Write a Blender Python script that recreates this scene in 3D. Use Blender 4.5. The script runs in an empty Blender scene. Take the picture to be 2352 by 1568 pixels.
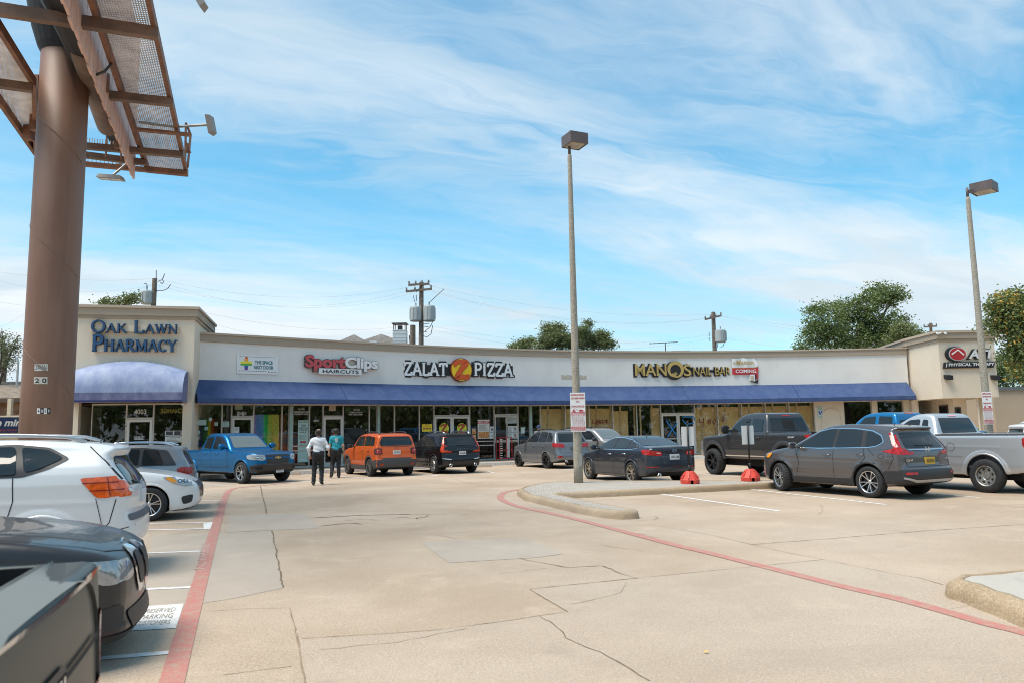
import bpy, math, random, zlib
import numpy as np
from mathutils import Vector, Matrix
from mathutils.bvhtree import BVHTree
from mathutils.geometry import delaunay_2d_cdt
random.seed(7)
S = bpy.context.scene
COL = S.collection
# ---------------------------------------------------------------- camera
FPX = 1740.0; CH = 1.65
PIT = math.atan(206/1740.0); ROLL = 0.018
cF = Vector((0, math.cos(PIT), math.sin(PIT))); u0 = Vector((0, -math.sin(PIT), math.cos(PIT))); r0 = Vector((1, 0, 0))
cR = r0*math.cos(ROLL) - u0*math.sin(ROLL); cU = u0*math.cos(ROLL) + r0*math.sin(ROLL)
cam = bpy.data.cameras.new('camera'); cam_o = bpy.data.objects.new('camera', cam); COL.objects.link(cam_o)
M3 = Matrix((cR, cU, -cF)).transposed().to_4x4(); M3.translation = Vector((0, 0, CH)); cam_o.matrix_world = M3
cam.sensor_width = 36; cam.lens = FPX/2352*36; cam.clip_start = .05; cam.clip_end = 3000
cam.dof.use_dof = True; cam.dof.focus_distance = 24; cam.dof.aperture_fstop = 3.2
S.camera = cam_o
# ---------------------------------------------------------------- world and sun
SUN_EL, SUN_AZ = math.radians(65), math.radians(243)
W = bpy.data.worlds.new('World'); S.world = W; W.use_nodes = True
nt = W.node_tree; nt.nodes.clear()
def nd(t, **k):
    n = nt.nodes.new(t)
    for a, b in k.items(): setattr(n, a, b)
    return n
def lk(a, b): nt.links.new(a, b)
def mth(op, a, b=None, c=None, clamp=False):
    n = nt.nodes.new('ShaderNodeMath'); n.operation = op; n.use_clamp = clamp
    for i, v in enumerate((a, b, c)):
        if v is None: continue
        if hasattr(v, 'links'): nt.links.new(v, n.inputs[i])
        else: n.inputs[i].default_value = v
    return n.outputs[0]
def cmb(x, y, z):
    n = nt.nodes.new('ShaderNodeCombineXYZ')
    for i, v in enumerate((x, y, z)):
        if hasattr(v, 'links'): nt.links.new(v, n.inputs[i])
        else: n.inputs[i].default_value = v
    return n.outputs[0]
def mixc(f, a, b):
    n = nt.nodes.new('ShaderNodeMix'); n.data_type = 'RGBA'
    for i, v in ((0, f), (6, a), (7, b)):
        if hasattr(v, 'links'): nt.links.new(v, n.inputs[i])
        elif i == 0: n.inputs[0].default_value = v
        else: n.inputs[i].default_value = (*v, 1)
    return n.outputs[2]
def noi(vec, sc, det=4, rough=.55, dist=0., off=None):
    n = nt.nodes.new('ShaderNodeTexNoise'); n.inputs['Scale'].default_value = sc; n.inputs['Detail'].default_value = det
    n.inputs['Roughness'].default_value = rough; n.inputs['Distortion'].default_value = dist
    nt.links.new(vec, n.inputs['Vector']); return n.outputs['Fac']
def ramp(f, a, b):
    n = nt.nodes.new('ShaderNodeMapRange'); n.interpolation_type = 'SMOOTHSTEP'
    nt.links.new(f, n.inputs[0]); n.inputs[1].default_value = a; n.inputs[2].default_value = b
    return n.outputs[0]
sky = nd('ShaderNodeTexSky', sky_type='NISHITA', sun_disc=False, sun_elevation=SUN_EL, sun_rotation=SUN_AZ)
sky.air_density = 1.0; sky.dust_density = .4; sky.ozone_density = 3.0
tc = nd('ShaderNodeTexCoord'); sep = nd('ShaderNodeSeparateXYZ'); lk(tc.outputs['Generated'], sep.inputs[0])
zz = mth('MAXIMUM', sep.outputs[2], 0.0)
den = mth('ADD', zz, .16)
px, py = mth('DIVIDE', sep.outputs[0], den), mth('DIVIDE', sep.outputs[1], den)
ca, sa = math.cos(math.radians(24)), math.sin(math.radians(24))
sa = -sa*.8
qx = mth('ADD', mth('MULTIPLY', px, ca), mth('MULTIPLY', py, -sa)); qy = mth('ADD', mth('MULTIPLY', px, sa), mth('MULTIPLY', py, ca))
v1 = cmb(mth('MULTIPLY', qx, .55), mth('MULTIPLY', qy, 1.25), 3.1)
wv = noi(v1, 1.6, 4, .6)
v2 = cmb(mth('ADD', mth('MULTIPLY', qx, .6), mth('MULTIPLY', wv, .8)), mth('ADD', mth('MULTIPLY', qy, 2.1), mth('MULTIPLY', wv, 1.9)), 8.4)
v3 = cmb(px, py, 1.7)
big = noi(v1, .95, 6, .56, .5); streak = noi(v2, 1.5, 9, .64, .6); soft = noi(v3, .5, 3, .5)
m = mth('ADD', mth('MULTIPLY', big, .62), mth('ADD', mth('MULTIPLY', streak, .42), mth('MULTIPLY', soft, .25)))
mask = ramp(m, .51, .83)
# the cloud sheet closes up towards the horizon and towards the west
low = ramp(sep.outputs[2], .42, .02)
west = ramp(sep.outputs[0], .25, -.75)
mask = mth('MAXIMUM', mask, mth('MULTIPLY', mth('ADD', mth('MULTIPLY', low, .74), mth('MULTIPLY', west, .45), None, True), ramp(m, .42, .76)))
mask = mth('ADD', mth('MULTIPLY', mask, .86), mth('MULTIPLY', ramp(sep.outputs[2], .34, .0), .55), None, True)
shade = ramp(noi(v2, .9, 4, .5), .35, .7)
cloud = mixc(shade, (4.6, 5.6, 6.3), (6.4, 6.9, 7.2))
blue = nd('ShaderNodeMix', data_type='RGBA', blend_type='MULTIPLY'); blue.inputs[0].default_value = 1
lk(sky.outputs[0], blue.inputs[6]); blue.inputs[7].default_value = (.62, 1.48, 1.46, 1)
skyc = mixc(mask, blue.outputs[2], cloud)
bg = nd('ShaderNodeBackground'); bg.inputs[1].default_value = .082; lk(skyc, bg.inputs[0])
wo = nd('ShaderNodeOutputWorld'); lk(bg.outputs[0], wo.inputs[0])
sun = bpy.data.lights.new('sun', 'SUN'); sun.energy = 2.8; sun.angle = math.radians(34); sun.color = (1, .91, .80)
sun_o = bpy.data.objects.new('sun', sun); COL.objects.link(sun_o)
sd = Vector((math.sin(SUN_AZ)*math.cos(SUN_EL), math.cos(SUN_AZ)*math.cos(SUN_EL), math.sin(SUN_EL)))
sun_o.rotation_euler = sd.to_track_quat('Z', 'Y').to_euler(); sun_o.location = (0, 0, 60)
S.view_settings.view_transform = 'Standard'; S.view_settings.look = 'None'; S.view_settings.exposure = .80; S.view_settings.gamma = 1
S.render.engine = 'CYCLES'
try:
    S.cycles.use_denoising = True; S.cycles.filter_width = 1.05; S.cycles.max_bounces = 6; S.cycles.transparent_max_bounces = 12; S.cycles.caustics_reflective = False; S.cycles.caustics_refractive = False
except Exception: pass
# ---------------------------------------------------------------- pixel to world helpers (2352 x 1568 frame)
CAM = Vector((0, 0, CH))
def ray(u, v): return cF*FPX + cR*(u-1176) - cU*(v-784)
def G(u, v, z=0.):
    d = ray(u, v); return CAM + d*((z-CH)/d.z)
def A(u, v, Y):
    d = ray(u, v); return CAM + d*(Y/d.y)
# ---------------------------------------------------------------- materials
MATS = {}
def mat(name, col, rough=.6, metal=0., var=.0, vs=3., bump=0., bs=40., coat=0., spec=.5, col2=None, emit=None, alpha=None):
    if name in MATS: return MATS[name]
    global nt
    keep = nt
    m_ = bpy.data.materials.new(name); m_.use_nodes = True; nt = m_.node_tree
    b = nt.nodes['Principled BSDF']
    b.inputs['Base Color'].default_value = (*col, 1); b.inputs['Roughness'].default_value = rough; b.inputs['Metallic'].default_value = metal
    b.inputs['Coat Weight'].default_value = coat; b.inputs['Coat Roughness'].default_value = .03; b.inputs['Specular IOR Level'].default_value = spec
    if emit: b.inputs['Emission Color'].default_value = (*emit[:3], 1); b.inputs['Emission Strength'].default_value = emit[3]
    if var or bump:
        t = nt.nodes.new('ShaderNodeTexCoord').outputs['Object']
    if var:
        n = noi(t, vs, 5, .6); c2 = col2 or tuple(c*(1-var) for c in col); c1 = col if col2 else tuple(min(1, c*(1+var*.6)) for c in col)
        nt.links.new(mixc(ramp(n, .32, .68), c2, c1), b.inputs['Base Color'])
    if bump:
        n = noi(t, bs, 3, .6); bn = nt.nodes.new('ShaderNodeBump'); bn.inputs['Strength'].default_value = bump; bn.inputs['Distance'].default_value = .01
        nt.links.new(n, bn.inputs['Height']); nt.links.new(bn.outputs[0], b.inputs['Normal'])
    nt = keep; MATS[name] = m_
    return m_
def srgb(r, g, b): return tuple(((c/255+.055)/1.055)**2.4 if c > 10 else c/255/12.92 for c in (r, g, b))
def nodemat(name, fn):
    """material whose node graph is written by fn(principled, coord socket)"""
    global nt
    keep = nt
    m_ = bpy.data.materials.new(name); m_.use_nodes = True; nt = m_.node_tree
    fn(nt.nodes['Principled BSDF'], nt.nodes.new('ShaderNodeTexCoord').outputs['Object'], m_)
    nt = keep; MATS[name] = m_; return m_
def glassmat(name, tint, clear):
    def fn(b, t, m_):
        nt.nodes.remove(b)
        tr = nt.nodes.new('ShaderNodeBsdfTransparent'); tr.inputs[0].default_value = (*tint, 1)
        gl = nt.nodes.new('ShaderNodeBsdfGlossy'); gl.inputs[0].default_value = (.9, .93, .95, 1); gl.inputs[1].default_value = .015
        fr = nt.nodes.new('ShaderNodeLayerWeight'); fr.inputs[0].default_value = .5
        mx = nt.nodes.new('ShaderNodeMixShader'); f = mth('MULTIPLY_ADD', mth('POWER', fr.outputs['Facing'], 4.0), .9, mth('ADD', clear, .06), True)
        ge = nt.nodes.new('ShaderNodeNewGeometry'); nt.links.new(mth('MULTIPLY', f, mth('SUBTRACT', 1.0, ge.outputs['Backfacing'])), mx.inputs[0]); nt.links.new(tr.outputs[0], mx.inputs[1]); nt.links.new(gl.outputs[0], mx.inputs[2])
        o = [n for n in nt.nodes if n.type == 'OUTPUT_MATERIAL'][0]; nt.links.new(mx.outputs[0], o.inputs[0])
    return nodemat(name, fn)
# ---------------------------------------------------------------- mesh builder
class Fr:                       # a frame: s along, o outwards, z up
    def __init__(self, O, T): self.O = Vector((O[0], O[1], 0)); self.T = Vector((T[0], T[1], 0)).normalized(); self.N = Vector((self.T.y, -self.T.x, 0)); self.step = 99
    def pt(self, s, o, z): return self.O + self.T*s + self.N*o + Vector((0, 0, z))
    def tn(self, s): return self.T, self.N
    def px(self, u, v, o=0):
        d = ray(u, v); O2 = self.O + self.N*o; t = (O2-CAM).dot(self.N)/d.dot(self.N); q = CAM + d*t
        return (q-self.O).dot(self.T), q.z
class MB:
    def __init__(self): self.v = []; self.f = []; self.m = []
    def add(self, vs, fs, m=0):
        b = len(self.v); self.v += [tuple(p) for p in vs]; self.f += [tuple(b+i for i in f) for f in fs]; self.m += [m]*len(fs); return self
    def hexa(self, p, m=0):      # p: 8 points, bottom ring then top ring
        return self.add(p, [(0, 3, 2, 1), (4, 5, 6, 7), (0, 1, 5, 4), (1, 2, 6, 5), (2, 3, 7, 6), (3, 0, 4, 7)], m)
    def box(self, x0, x1, y0, y1, z0, z1, m=0):
        return self.hexa([(x0, y0, z0), (x1, y0, z0), (x1, y1, z0), (x0, y1, z0), (x0, y0, z1), (x1, y0, z1), (x1, y1, z1), (x0, y1, z1)], m)
    def fbox(self, F, s0, s1, z0, z1, o0, o1, m=0):
        n = max(1, int(math.ceil((s1-s0)/F.step-1e-6))); self.prof(F, s0, s1, [(o0, z0), (o1, z0), (o1, z1), (o0, z1)], m, n); return self
    def prof(self, F, s0, s1, poly, m=0, n=None, cap=True):   # polygon in (o,z) swept along s
        n = n or max(1, int(math.ceil((s1-s0)/F.step-1e-6))); k = len(poly)
        vs = [F.pt(s0+(s1-s0)*i/n, o, z) for i in range(n+1) for o, z in poly]
        fs = [(i*k+j, (i+1)*k+j, (i+1)*k+(j+1) % k, i*k+(j+1) % k) for i in range(n) for j in range(k)]
        if cap: fs += [tuple(range(k)), tuple(n*k+j for j in reversed(range(k)))]
        return self.add(vs, fs, m)
    def tube(self, pts, r, n=8, m=0, r2=None, cap=True):
        pts = [Vector(p) for p in pts]; b = len(self.v); K = len(pts); prev = None
        for i, p in enumerate(pts):
            d = (pts[min(i+1, K-1)]-pts[max(i-1, 0)]).normalized()
            if prev is None:
                a = d.cross(Vector((0, 0, 1)));
                if a.length < 1e-3: a = Vector((1, 0, 0))
            else: a = prev - d*prev.dot(d)
            a.normalize(); c = d.cross(a); prev = a
            rr = r + ((r2 if r2 is not None else r)-r)*i/max(1, K-1)
            for j in range(n):
                t = 2*math.pi*j/n; self.v.append(tuple(p + a*(rr*math.cos(t)) + c*(rr*math.sin(t))))
        for i in range(K-1):
            for j in range(n): self.f.append((b+i*n+j, b+i*n+(j+1) % n, b+(i+1)*n+(j+1) % n, b+(i+1)*n+j)); self.m.append(m)
        if cap: self.f += [tuple(b+j for j in reversed(range(n))), tuple(b+(K-1)*n+j for j in range(n))]; self.m += [m, m]
        return self
    def bar(self, p0, p1, w, h, m=0, up=(0, 0, 1)):
        p0, p1 = Vector(p0), Vector(p1); d = (p1-p0).normalized(); a = d.cross(Vector(up))
        if a.length < 1e-3: a = Vector((1, 0, 0))
        a.normalize(); c = a.cross(d)
        q = lambda p, i, j: p + a*(i*w/2) + c*(j*h/2)
        return self.hexa([q(p0, -1, -1), q(p0, 1, -1), q(p0, 1, 1), q(p0, -1, 1), q(p1, -1, -1), q(p1, 1, -1), q(p1, 1, 1), q(p1, -1, 1)], m)
    def lathe(self, prof, n=24, m=0, M=None):    # prof [(r,z)]
        b = len(self.v); k = len(prof)
        for i in range(n):
            t = 2*math.pi*i/n
            for r, z in prof:
                p = Vector((r*math.cos(t), r*math.sin(t), z)); self.v.append(tuple(M @ p if M else p))
        for i in range(n):
            for j in range(k-1): self.f.append((b+i*k+j, b+((i+1) % n)*k+j, b+((i+1) % n)*k+j+1, b+i*k+j+1)); self.m.append(m)
        return self
    def slab(self, pts, z0, z1, m=0, mt=None):
        k = len(pts); self.add([(p[0], p[1], z) for z in (z0, z1) for p in pts], [tuple(reversed(range(k)))] + [(j, (j+1) % k, k+(j+1) % k, k+j) for j in range(k)], m)
        b = len(self.v)-k; self.f.append(tuple(b+j for j in range(k))); self.m.append(m if mt is None else mt); return self
    def mesh(self, name, mats, smooth=False):
        me = bpy.data.meshes.new(name); me.from_pydata(self.v, [], self.f)
        for x in (mats if isinstance(mats, (list, tuple)) else [mats]): me.materials.append(x)
        if len(me.polygons) == len(self.m): me.polygons.foreach_set('material_index', self.m)
        if smooth: me.polygons.foreach_set('use_smooth', [True]*len(me.polygons))
        me.update(); return me
    def build(self, name, mats, parent=None, smooth=False, fixn=True):
        me = self.mesh(name, mats, smooth)
        if fixn and len(me.polygons) < 60000:
            import bmesh
            bm = bmesh.new(); bm.from_mesh(me); bmesh.ops.recalc_face_normals(bm, faces=bm.faces); bm.to_mesh(me); bm.free()
        return link(name, me, parent)
def link(name, data, parent=None, M=None):
    o = bpy.data.objects.new(name, data); COL.objects.link(o)
    if parent: o.parent = parent; o.matrix_parent_inverse = parent.matrix_basis.inverted() if parent.get('wp') else Matrix()
    if M is not None: o.matrix_world = M
    return o
def tag(o, label=None, cat=None, group=None, kind=None):
    if label: o['label'] = label
    if cat: o['category'] = cat
    if group: o['group'] = group
    if kind: o['kind'] = kind
    return o
def thing(name, label, cat, loc=(0, 0, 0), rz=0, group=None):
    """An Empty at the thing's base; parts are modelled in its own coordinates."""
    o = bpy.data.objects.new(name, None); COL.objects.link(o); o.empty_display_size = .2
    o.matrix_world = Matrix.Translation(Vector(loc)) @ Matrix.Rotation(rz, 4, 'Z')
    return tag(o, label, cat, group)
def struct(o): o['kind'] = 'structure'; return o
# text as a mesh, scaled into a box on a frame
def textmesh(s, ext=.0, bold=0., align='CENTER', lsp=1.0, chsp=1.0):
    c = bpy.data.curves.new('text', 'FONT'); c.body = s; c.align_x = align; c.extrude = ext; c.offset = bold; c.resolution_u = 3; c.space_line = lsp; c.space_character = chsp
    o = bpy.data.objects.new('text', c); COL.objects.link(o)
    me = bpy.data.meshes.new_from_object(o.evaluated_get(bpy.context.evaluated_depsgraph_get()))
    bpy.data.objects.remove(o); bpy.data.curves.remove(c)
    vs = np.empty(len(me.vertices)*3); me.vertices.foreach_get('co', vs); vs = vs.reshape(-1, 3)
    fs = [tuple(p.vertices) for p in me.polygons]; bpy.data.meshes.remove(me); return vs, fs
def text_into(mb, s, P, x0, x1, y0, y1, thick=.0, bold=0., m=0, shear=0., mirror=False, align='CENTER', lsp=1.0, chsp=1.0):
    """P(a,b,c)->Vector maps sign coordinates (right, up, out)"""
    vs, fs = textmesh(s, .5 if thick else 0, bold, align, lsp, chsp)
    if not len(vs): return mb
    lo, hi = vs.min(0), vs.max(0); q = (vs-lo)/np.maximum(hi-lo, 1e-6)
    if mirror: q[:, 0] = 1-q[:, 0]
    return mb.add([P(x0+(x1-x0)*a + shear*b*(y1-y0), y0+(y1-y0)*b, c*thick) for a, b, c in q], fs, m)
def plate(mb, P, pts, c0, c1, m=0):          # polygon pts (a,b) extruded outwards
    k = len(pts); vs = [P(a, b, c) for c in (c0, c1) for a, b in pts]
    return mb.add(vs, [tuple(reversed(range(k))), tuple(k+j for j in range(k))] + [(j, (j+1) % k, k+(j+1) % k, k+j) for j in range(k)], m)
def rect(x0, x1, y0, y1): return [(x0, y0), (x1, y0), (x1, y1), (x0, y1)]
def circ(cx, cy, r, n=28, ry=None): return [(cx+r*math.cos(2*math.pi*i/n), cy+(ry or r)*math.sin(2*math.pi*i/n)) for i in range(n)]
# stroke letters with serifs: list of (points, weight) where weight 1 is thick, 0 thin; feet = serif centres
def arc(cx, cy, rx, ry, a0, a1, n=10): return [(cx+rx*math.cos(math.radians(a0+(a1-a0)*i/n)), cy+ry*math.sin(math.radians(a0+(a1-a0)*i/n))) for i in range(n+1)]
GL = {
 'O': (.95, [(arc(.47, .5, .38, .46, 0, 360, 24), 2)], []),
 'A': (.95, [([(.1, 0), (.47, 1)], 0), ([(.45, 1), (.85, 0)], 1), ([(.23, .36), (.7, .36)], 0)], [(.1, 0), (.85, 0)]),
 'K': (.92, [([(.18, 0), (.18, 1)], 1), ([(.2, .42), (.75, 1)], 0), ([(.38, .58), (.82, 0)], 1)], [(.18, 0), (.18, 1), (.74, 1), (.82, 0)]),
 'L': (.76, [([(.18, 0), (.18, 1)], 1), ([(.18, .04), (.68, .04)], 0), ([(.68, 0), (.68, .26)], 0)], [(.18, 0), (.18, 1)]),
 'W': (1.2, [([(.1, 1), (.36, 0)], 1), ([(.36, 0), (.6, .9)], 0), ([(.58, .95), (.84, 0)], 1), ([(.84, 0), (1.1, 1)], 0)], [(.1, 1), (.6, 1), (1.1, 1)]),
 'N': (1.0, [([(.18, 0), (.18, 1)], 0), ([(.16, 1), (.82, 0)], 1), ([(.82, 0), (.82, 1)], 0)], [(.18, 0), (.14, 1), (.82, 1)]),
 'P': (.8, [([(.18, 0), (.18, 1)], 1), ([(.18, .96)] + arc(.42, .72, .26, .24, 90, -90) + [(.18, .48)], 1)], [(.18, 0), (.18, 1)]),
 'H': (1.0, [([(.18, 0), (.18, 1)], 1), ([(.8, 0), (.8, 1)], 1), ([(.18, .52), (.8, .52)], 0)], [(.18, 0), (.18, 1), (.8, 0), (.8, 1)]),
 'R': (.92, [([(.18, 0), (.18, 1)], 1), ([(.18, .96)] + arc(.42, .73, .26, .23, 90, -90) + [(.18, .5)], 1), ([(.42, .5), (.8, 0)], 1)], [(.18, 0), (.18, 1), (.8, 0)]),
 'M': (1.18, [([(.16, 0), (.18, 1)], 0), ([(.18, 1), (.58, .06)], 1), ([(.58, .06), (.98, 1)], 0), ([(.98, 0), (.98, 1)], 1)], [(.16, 0), (.16, 1), (.98, 0), (.98, 1)]),
 'C': (.9, [(arc(.5, .5, .38, .46, 45, 315, 20), 2), ([(.77, .7), (.77, .95)], 0)], []),
 'Y': (.9, [([(.1, 1), (.45, .46)], 1), ([(.8, 1), (.45, .46)], 0), ([(.45, 0), (.45, .5)], 1)], [(.1, 1), (.8, 1), (.45, 0)]),
 'Z': (.84, [([(.12, .95), (.74, .95)], 1), ([(.74, .95), (.12, .05)], 1), ([(.12, .05), (.76, .05)], 1), ([(.12, .95), (.12, .72)], 0), ([(.76, .05), (.76, .28)], 0)], []),
 'T': (.86, [([(.08, .95), (.8, .95)], 1), ([(.44, 0), (.44, .95)], 1), ([(.08, .95), (.08, .72)], 0), ([(.8, .95), (.8, .72)], 0)], [(.44, 0)]),
 'I': (.44, [([(.22, 0), (.22, 1)], 1)], [(.22, 0), (.22, 1)]),
}
def ribbon(mb, P, pts, ws, c0, c1, m=0):
    n = len(pts); L = []; R_ = []
    for i, (x, y) in enumerate(pts):
        a, b = pts[max(i-1, 0)], pts[min(i+1, n-1)]; dx, dy = b[0]-a[0], b[1]-a[1]; l = math.hypot(dx, dy) or 1; w = (ws[i] if isinstance(ws, list) else ws)/2
        L.append((x-dy/l*w, y+dx/l*w)); R_.append((x+dy/l*w, y-dx/l*w))
    for i in range(n-1): plate(mb, P, [R_[i], R_[i+1], L[i+1], L[i]], c0, c1, m)
def letters(mb, P, s, x0, x1, y0, y1, c0, c1, thick=.16, thin=.07, serif=.15, first=1.0, m=0, grow=0.):
    """first > 1 makes the initial of each word taller (small capitals)"""
    tot = 0; new = True; lay = []
    for ch in s:
        if ch == ' ': tot += .45; new = True; continue
        k = first if new else 1.0; lay.append((ch, tot, k)); tot += GL[ch][0]*k; new = False
    H = y1-y0; sx = (x1-x0)/tot
    for i, (ch, xo, k) in enumerate(lay):
        w, strokes, feet = GL[ch]; hh = H*k/first; e = .0007*(i % 3)
        Q = lambda a, b, c, xo=xo, k=k, hh=hh: P(x0+(xo+a*k)*sx, y0+b*hh, c)
        asp = sx*k/hh
        for j, (pts, wt) in enumerate(strokes):
            p = [(a, b) for a, b in pts]; e2 = e+.0004*j
            # stroke widths are measured in letter units; square them up with the aspect
            t = {0: thin, 1: thick, 2: thick}[wt] + grow
            q = [(a*asp, b) for a, b in p]
            ws = [(thin+grow)+(t-thin-grow)*abs(math.cos(math.atan2(b-.5, (a-.5)))) for a, b in p] if wt == 2 else t
            ribbon(mb, lambda a, b, c, Q=Q, asp=asp: Q(a/asp, b, c), q, ws, c0+e2, c1+e2, m)
        for (a, b) in feet:
            sh = .055+grow*.6; yb = (0+sh/2-grow*.3) if b < .5 else (1-sh/2+grow*.3)
            ribbon(mb, Q, [(a-serif/asp*.9-grow/2, yb), (a+serif/asp*.9+grow/2, yb)], sh, c0+e+.002, c1+e+.002, m)
    return mb
# ================================================================ materials of the place
def m_ground(b, t, m_, base=(.50, .385, .285), base2=(.39, .288, .20), fleck=.85, sc=1.0):
    n1 = noi(t, .35, 5, .6); n2 = noi(t, 2.2, 5, .65); n3 = noi(t, 38*sc, 3, .7); n4 = noi(t, 110*sc, 2, .6); n5 = noi(t, .09, 3, .5)
    c = mixc(ramp(n1, .3, .7), base2, base)
    c = mixc(mth('MULTIPLY', ramp(n5, .45, .7), .5), c, (.40, .345, .29))
    c = mixc(mth('MULTIPLY', ramp(n2, .55, .8), .45), c, (.50, .40, .30))
    c = mixc(mth('MULTIPLY', ramp(n3, .52, .72), fleck*.6), c, (.62, .53, .42))
    c = mixc(mth('MULTIPLY', ramp(n3, .48, .28), fleck*.6), c, (.19, .14, .10))
    c = mixc(mth('MULTIPLY', ramp(n4, .5, .72), fleck*.75), c, (.16, .12, .09))
    c = mixc(mth('MULTIPLY', ramp(noi(t, 70, 2, .6), .56, .7), fleck*.7), c, (.72, .64, .52))
    big = noi(t, .16, 5, .62, .8); c = mixc(mth('MULTIPLY', ramp(big, .46, .66), .55), c, tuple(x*.80 for x in base2)); c = mixc(mth('MULTIPLY', ramp(noi(t, 1.1, 6, .75, .6), .52, .70), .30), c, tuple(min(1, x*1.22) for x in base))
    st = noi(t, .7, 4, .7, 1.5)
    c = mixc(mth('MULTIPLY', ramp(st, .60, .76), .26), c, (.20, .16, .13))
    nt.links.new(c, b.inputs['Base Color']); b.inputs['Roughness'].default_value = .85; b.inputs['Specular IOR Level'].default_value = .3
    bn = nt.nodes.new('ShaderNodeBump'); bn.inputs['Strength'].default_value = .5; bn.inputs['Distance'].default_value = .008
    nt.links.new(mth('ADD', n3, mth('MULTIPLY', n4, .5)), bn.inputs['Height']); nt.links.new(bn.outputs[0], b.inputs['Normal'])
GROUND = nodemat('exposed aggregate concrete', m_ground)
SMOOTH = nodemat('smooth concrete', lambda b, t, m_: m_ground(b, t, m_, (.475, .375, .285), (.41, .315, .235), .7, 1.2))
GREYC = nodemat('grey concrete', lambda b, t, m_: m_ground(b, t, m_, (.445, .37, .30), (.38, .31, .245), .25, 1.3))
CRACK = mat('crack dirt', (.11, .08, .05), .95, var=.5, vs=9, col2=(.24, .18, .11))
JOINT = mat('joint dirt', (.20, .15, .10), .95, var=.4, vs=6, col2=(.33, .25, .17))
def m_paint(col, wear, a=.52, bb=.60):
    def fn(b, t, m_):
        n = noi(t, 9, 6, .75); n2 = noi(t, 55, 3, .7); f = ramp(mth('ADD', mth('MULTIPLY', n, .55), mth('MULTIPLY', n2, .45)), a, bb)
        nt.links.new(mixc(mth('MULTIPLY', f, wear), col, (.38, .29, .21)), b.inputs['Base Color']); b.inputs['Roughness'].default_value = .75
    return fn
REDP = nodemat('faded red paint', m_paint((.47, .155, .13), .95, .42, .62)); WHITEP = nodemat('worn white paint', m_paint((.72, .70, .66), .6)); DARKP = nodemat('faded black stencil', m_paint((.20, .19, .18), .9, .42, .60))
CURBM = nodemat('curb aggregate', lambda b, t, m_: m_ground(b, t, m_, (.45, .33, .20), (.27, .18, .10), .8, .8))
def m_paver(b, t, m_):
    br = nt.nodes.new('ShaderNodeTexBrick'); br.inputs['Scale'].default_value = 1; br.inputs['Brick Width'].default_value = .22; br.inputs['Row Height'].default_value = .11; br.inputs['Mortar Size'].default_value = .009
    mp = nt.nodes.new('ShaderNodeMapping'); mp.inputs['Rotation'].default_value[2] = .35; nt.links.new(t, mp.inputs[0]); nt.links.new(mp.outputs[0], br.inputs['Vector'])
    br.inputs['Color1'].default_value = (.50, .45, .39, 1); br.inputs['Color2'].default_value = (.40, .355, .30, 1); br.inputs['Mortar'].default_value = (.13, .10, .075, 1)
    c = mixc(mth('MULTIPLY', ramp(noi(t, 1.4, 4, .6), .4, .75), .4), br.outputs['Color'], (.36, .29, .22))
    nt.links.new(c, b.inputs['Base Color']); b.inputs['Roughness'].default_value = .85
    bn = nt.nodes.new('ShaderNodeBump'); bn.inputs['Strength'].default_value = .6; bn.inputs['Distance'].default_value = .01; bn.invert = True
    nt.links.new(br.outputs['Fac'], bn.inputs['Height']); nt.links.new(bn.outputs[0], b.inputs['Normal'])
PAVER = nodemat('brick pavers', m_paver)
def m_stucco(col, dirt, s=1.):
    def fn(b, t, m_):
        sp = nt.nodes.new('ShaderNodeSeparateXYZ'); nt.links.new(t, sp.inputs[0])
        v = cmb(mth('MULTIPLY', sp.outputs[0], 3.2), mth('MULTIPLY', sp.outputs[1], 3.2), mth('MULTIPLY', sp.outputs[2], .35))
        st = noi(v, 1.0, 5, .65); n = noi(t, .8, 4, .6)
        c = mixc(mth('MULTIPLY', ramp(n, .4, .7), .35*s), col, dirt); c = mixc(mth('MULTIPLY', ramp(st, .55, .8), .4*s), c, dirt)
        nt.links.new(c, b.inputs['Base Color']); b.inputs['Roughness'].default_value = .9
        bn = nt.nodes.new('ShaderNodeBump'); bn.inputs['Strength'].default_value = .25; bn.inputs['Distance'].default_value = .006
        nt.links.new(noi(t, 60, 3, .6), bn.inputs['Height']); nt.links.new(bn.outputs[0], b.inputs['Normal'])
    return fn
STUC = nodemat('white stucco', m_stucco((.80, .765, .715), (.60, .55, .49), .7))
CREAM = nodemat('cream stucco', m_stucco((.73, .625, .49), (.60, .50, .37), .7))
TAN = nodemat('tan coping', m_stucco((.40, .325, .245), (.32, .26, .19), .7)); TAN2 = mat('tan flashing', (.47, .38, .29), .6)
def m_awn(col, fade, lo):
    def fn(b, t, m_):
        sp = nt.nodes.new('ShaderNodeSeparateXYZ'); nt.links.new(t, sp.inputs[0])
        n = noi(t, 1.1, 5, .65); n2 = noi(cmb(mth('MULTIPLY', sp.outputs[0], 1.5), mth('MULTIPLY', sp.outputs[1], 1.5), mth('MULTIPLY', sp.outputs[2], .8)), 1.6, 6, .7)
        f = mth('MULTIPLY', ramp(mth('ADD', n2, mth('MULTIPLY', n, .3)), .5, .85), lo)
        nt.links.new(mixc(f, col, fade), b.inputs['Base Color']); b.inputs['Roughness'].default_value = .62
    return fn
AWN = nodemat('navy awning canvas', m_awn((.028, .060, .165), (.065, .105, .215), .6))
AWNF = nodemat('sun bleached awning canvas', m_awn((.20, .25, .41), (.32, .37, .50), .9))
AWND = mat('navy binding', (.02, .028, .13), .6)
ALU = mat('cream window frame', (.52, .48, .42), .45, var=.15, vs=4); ALUG = mat('aluminium', (.45, .44, .42), .35, metal=.6)
TEAL = mat('pale green pilaster', (.33, .46, .41), .8, var=.15)
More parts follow.
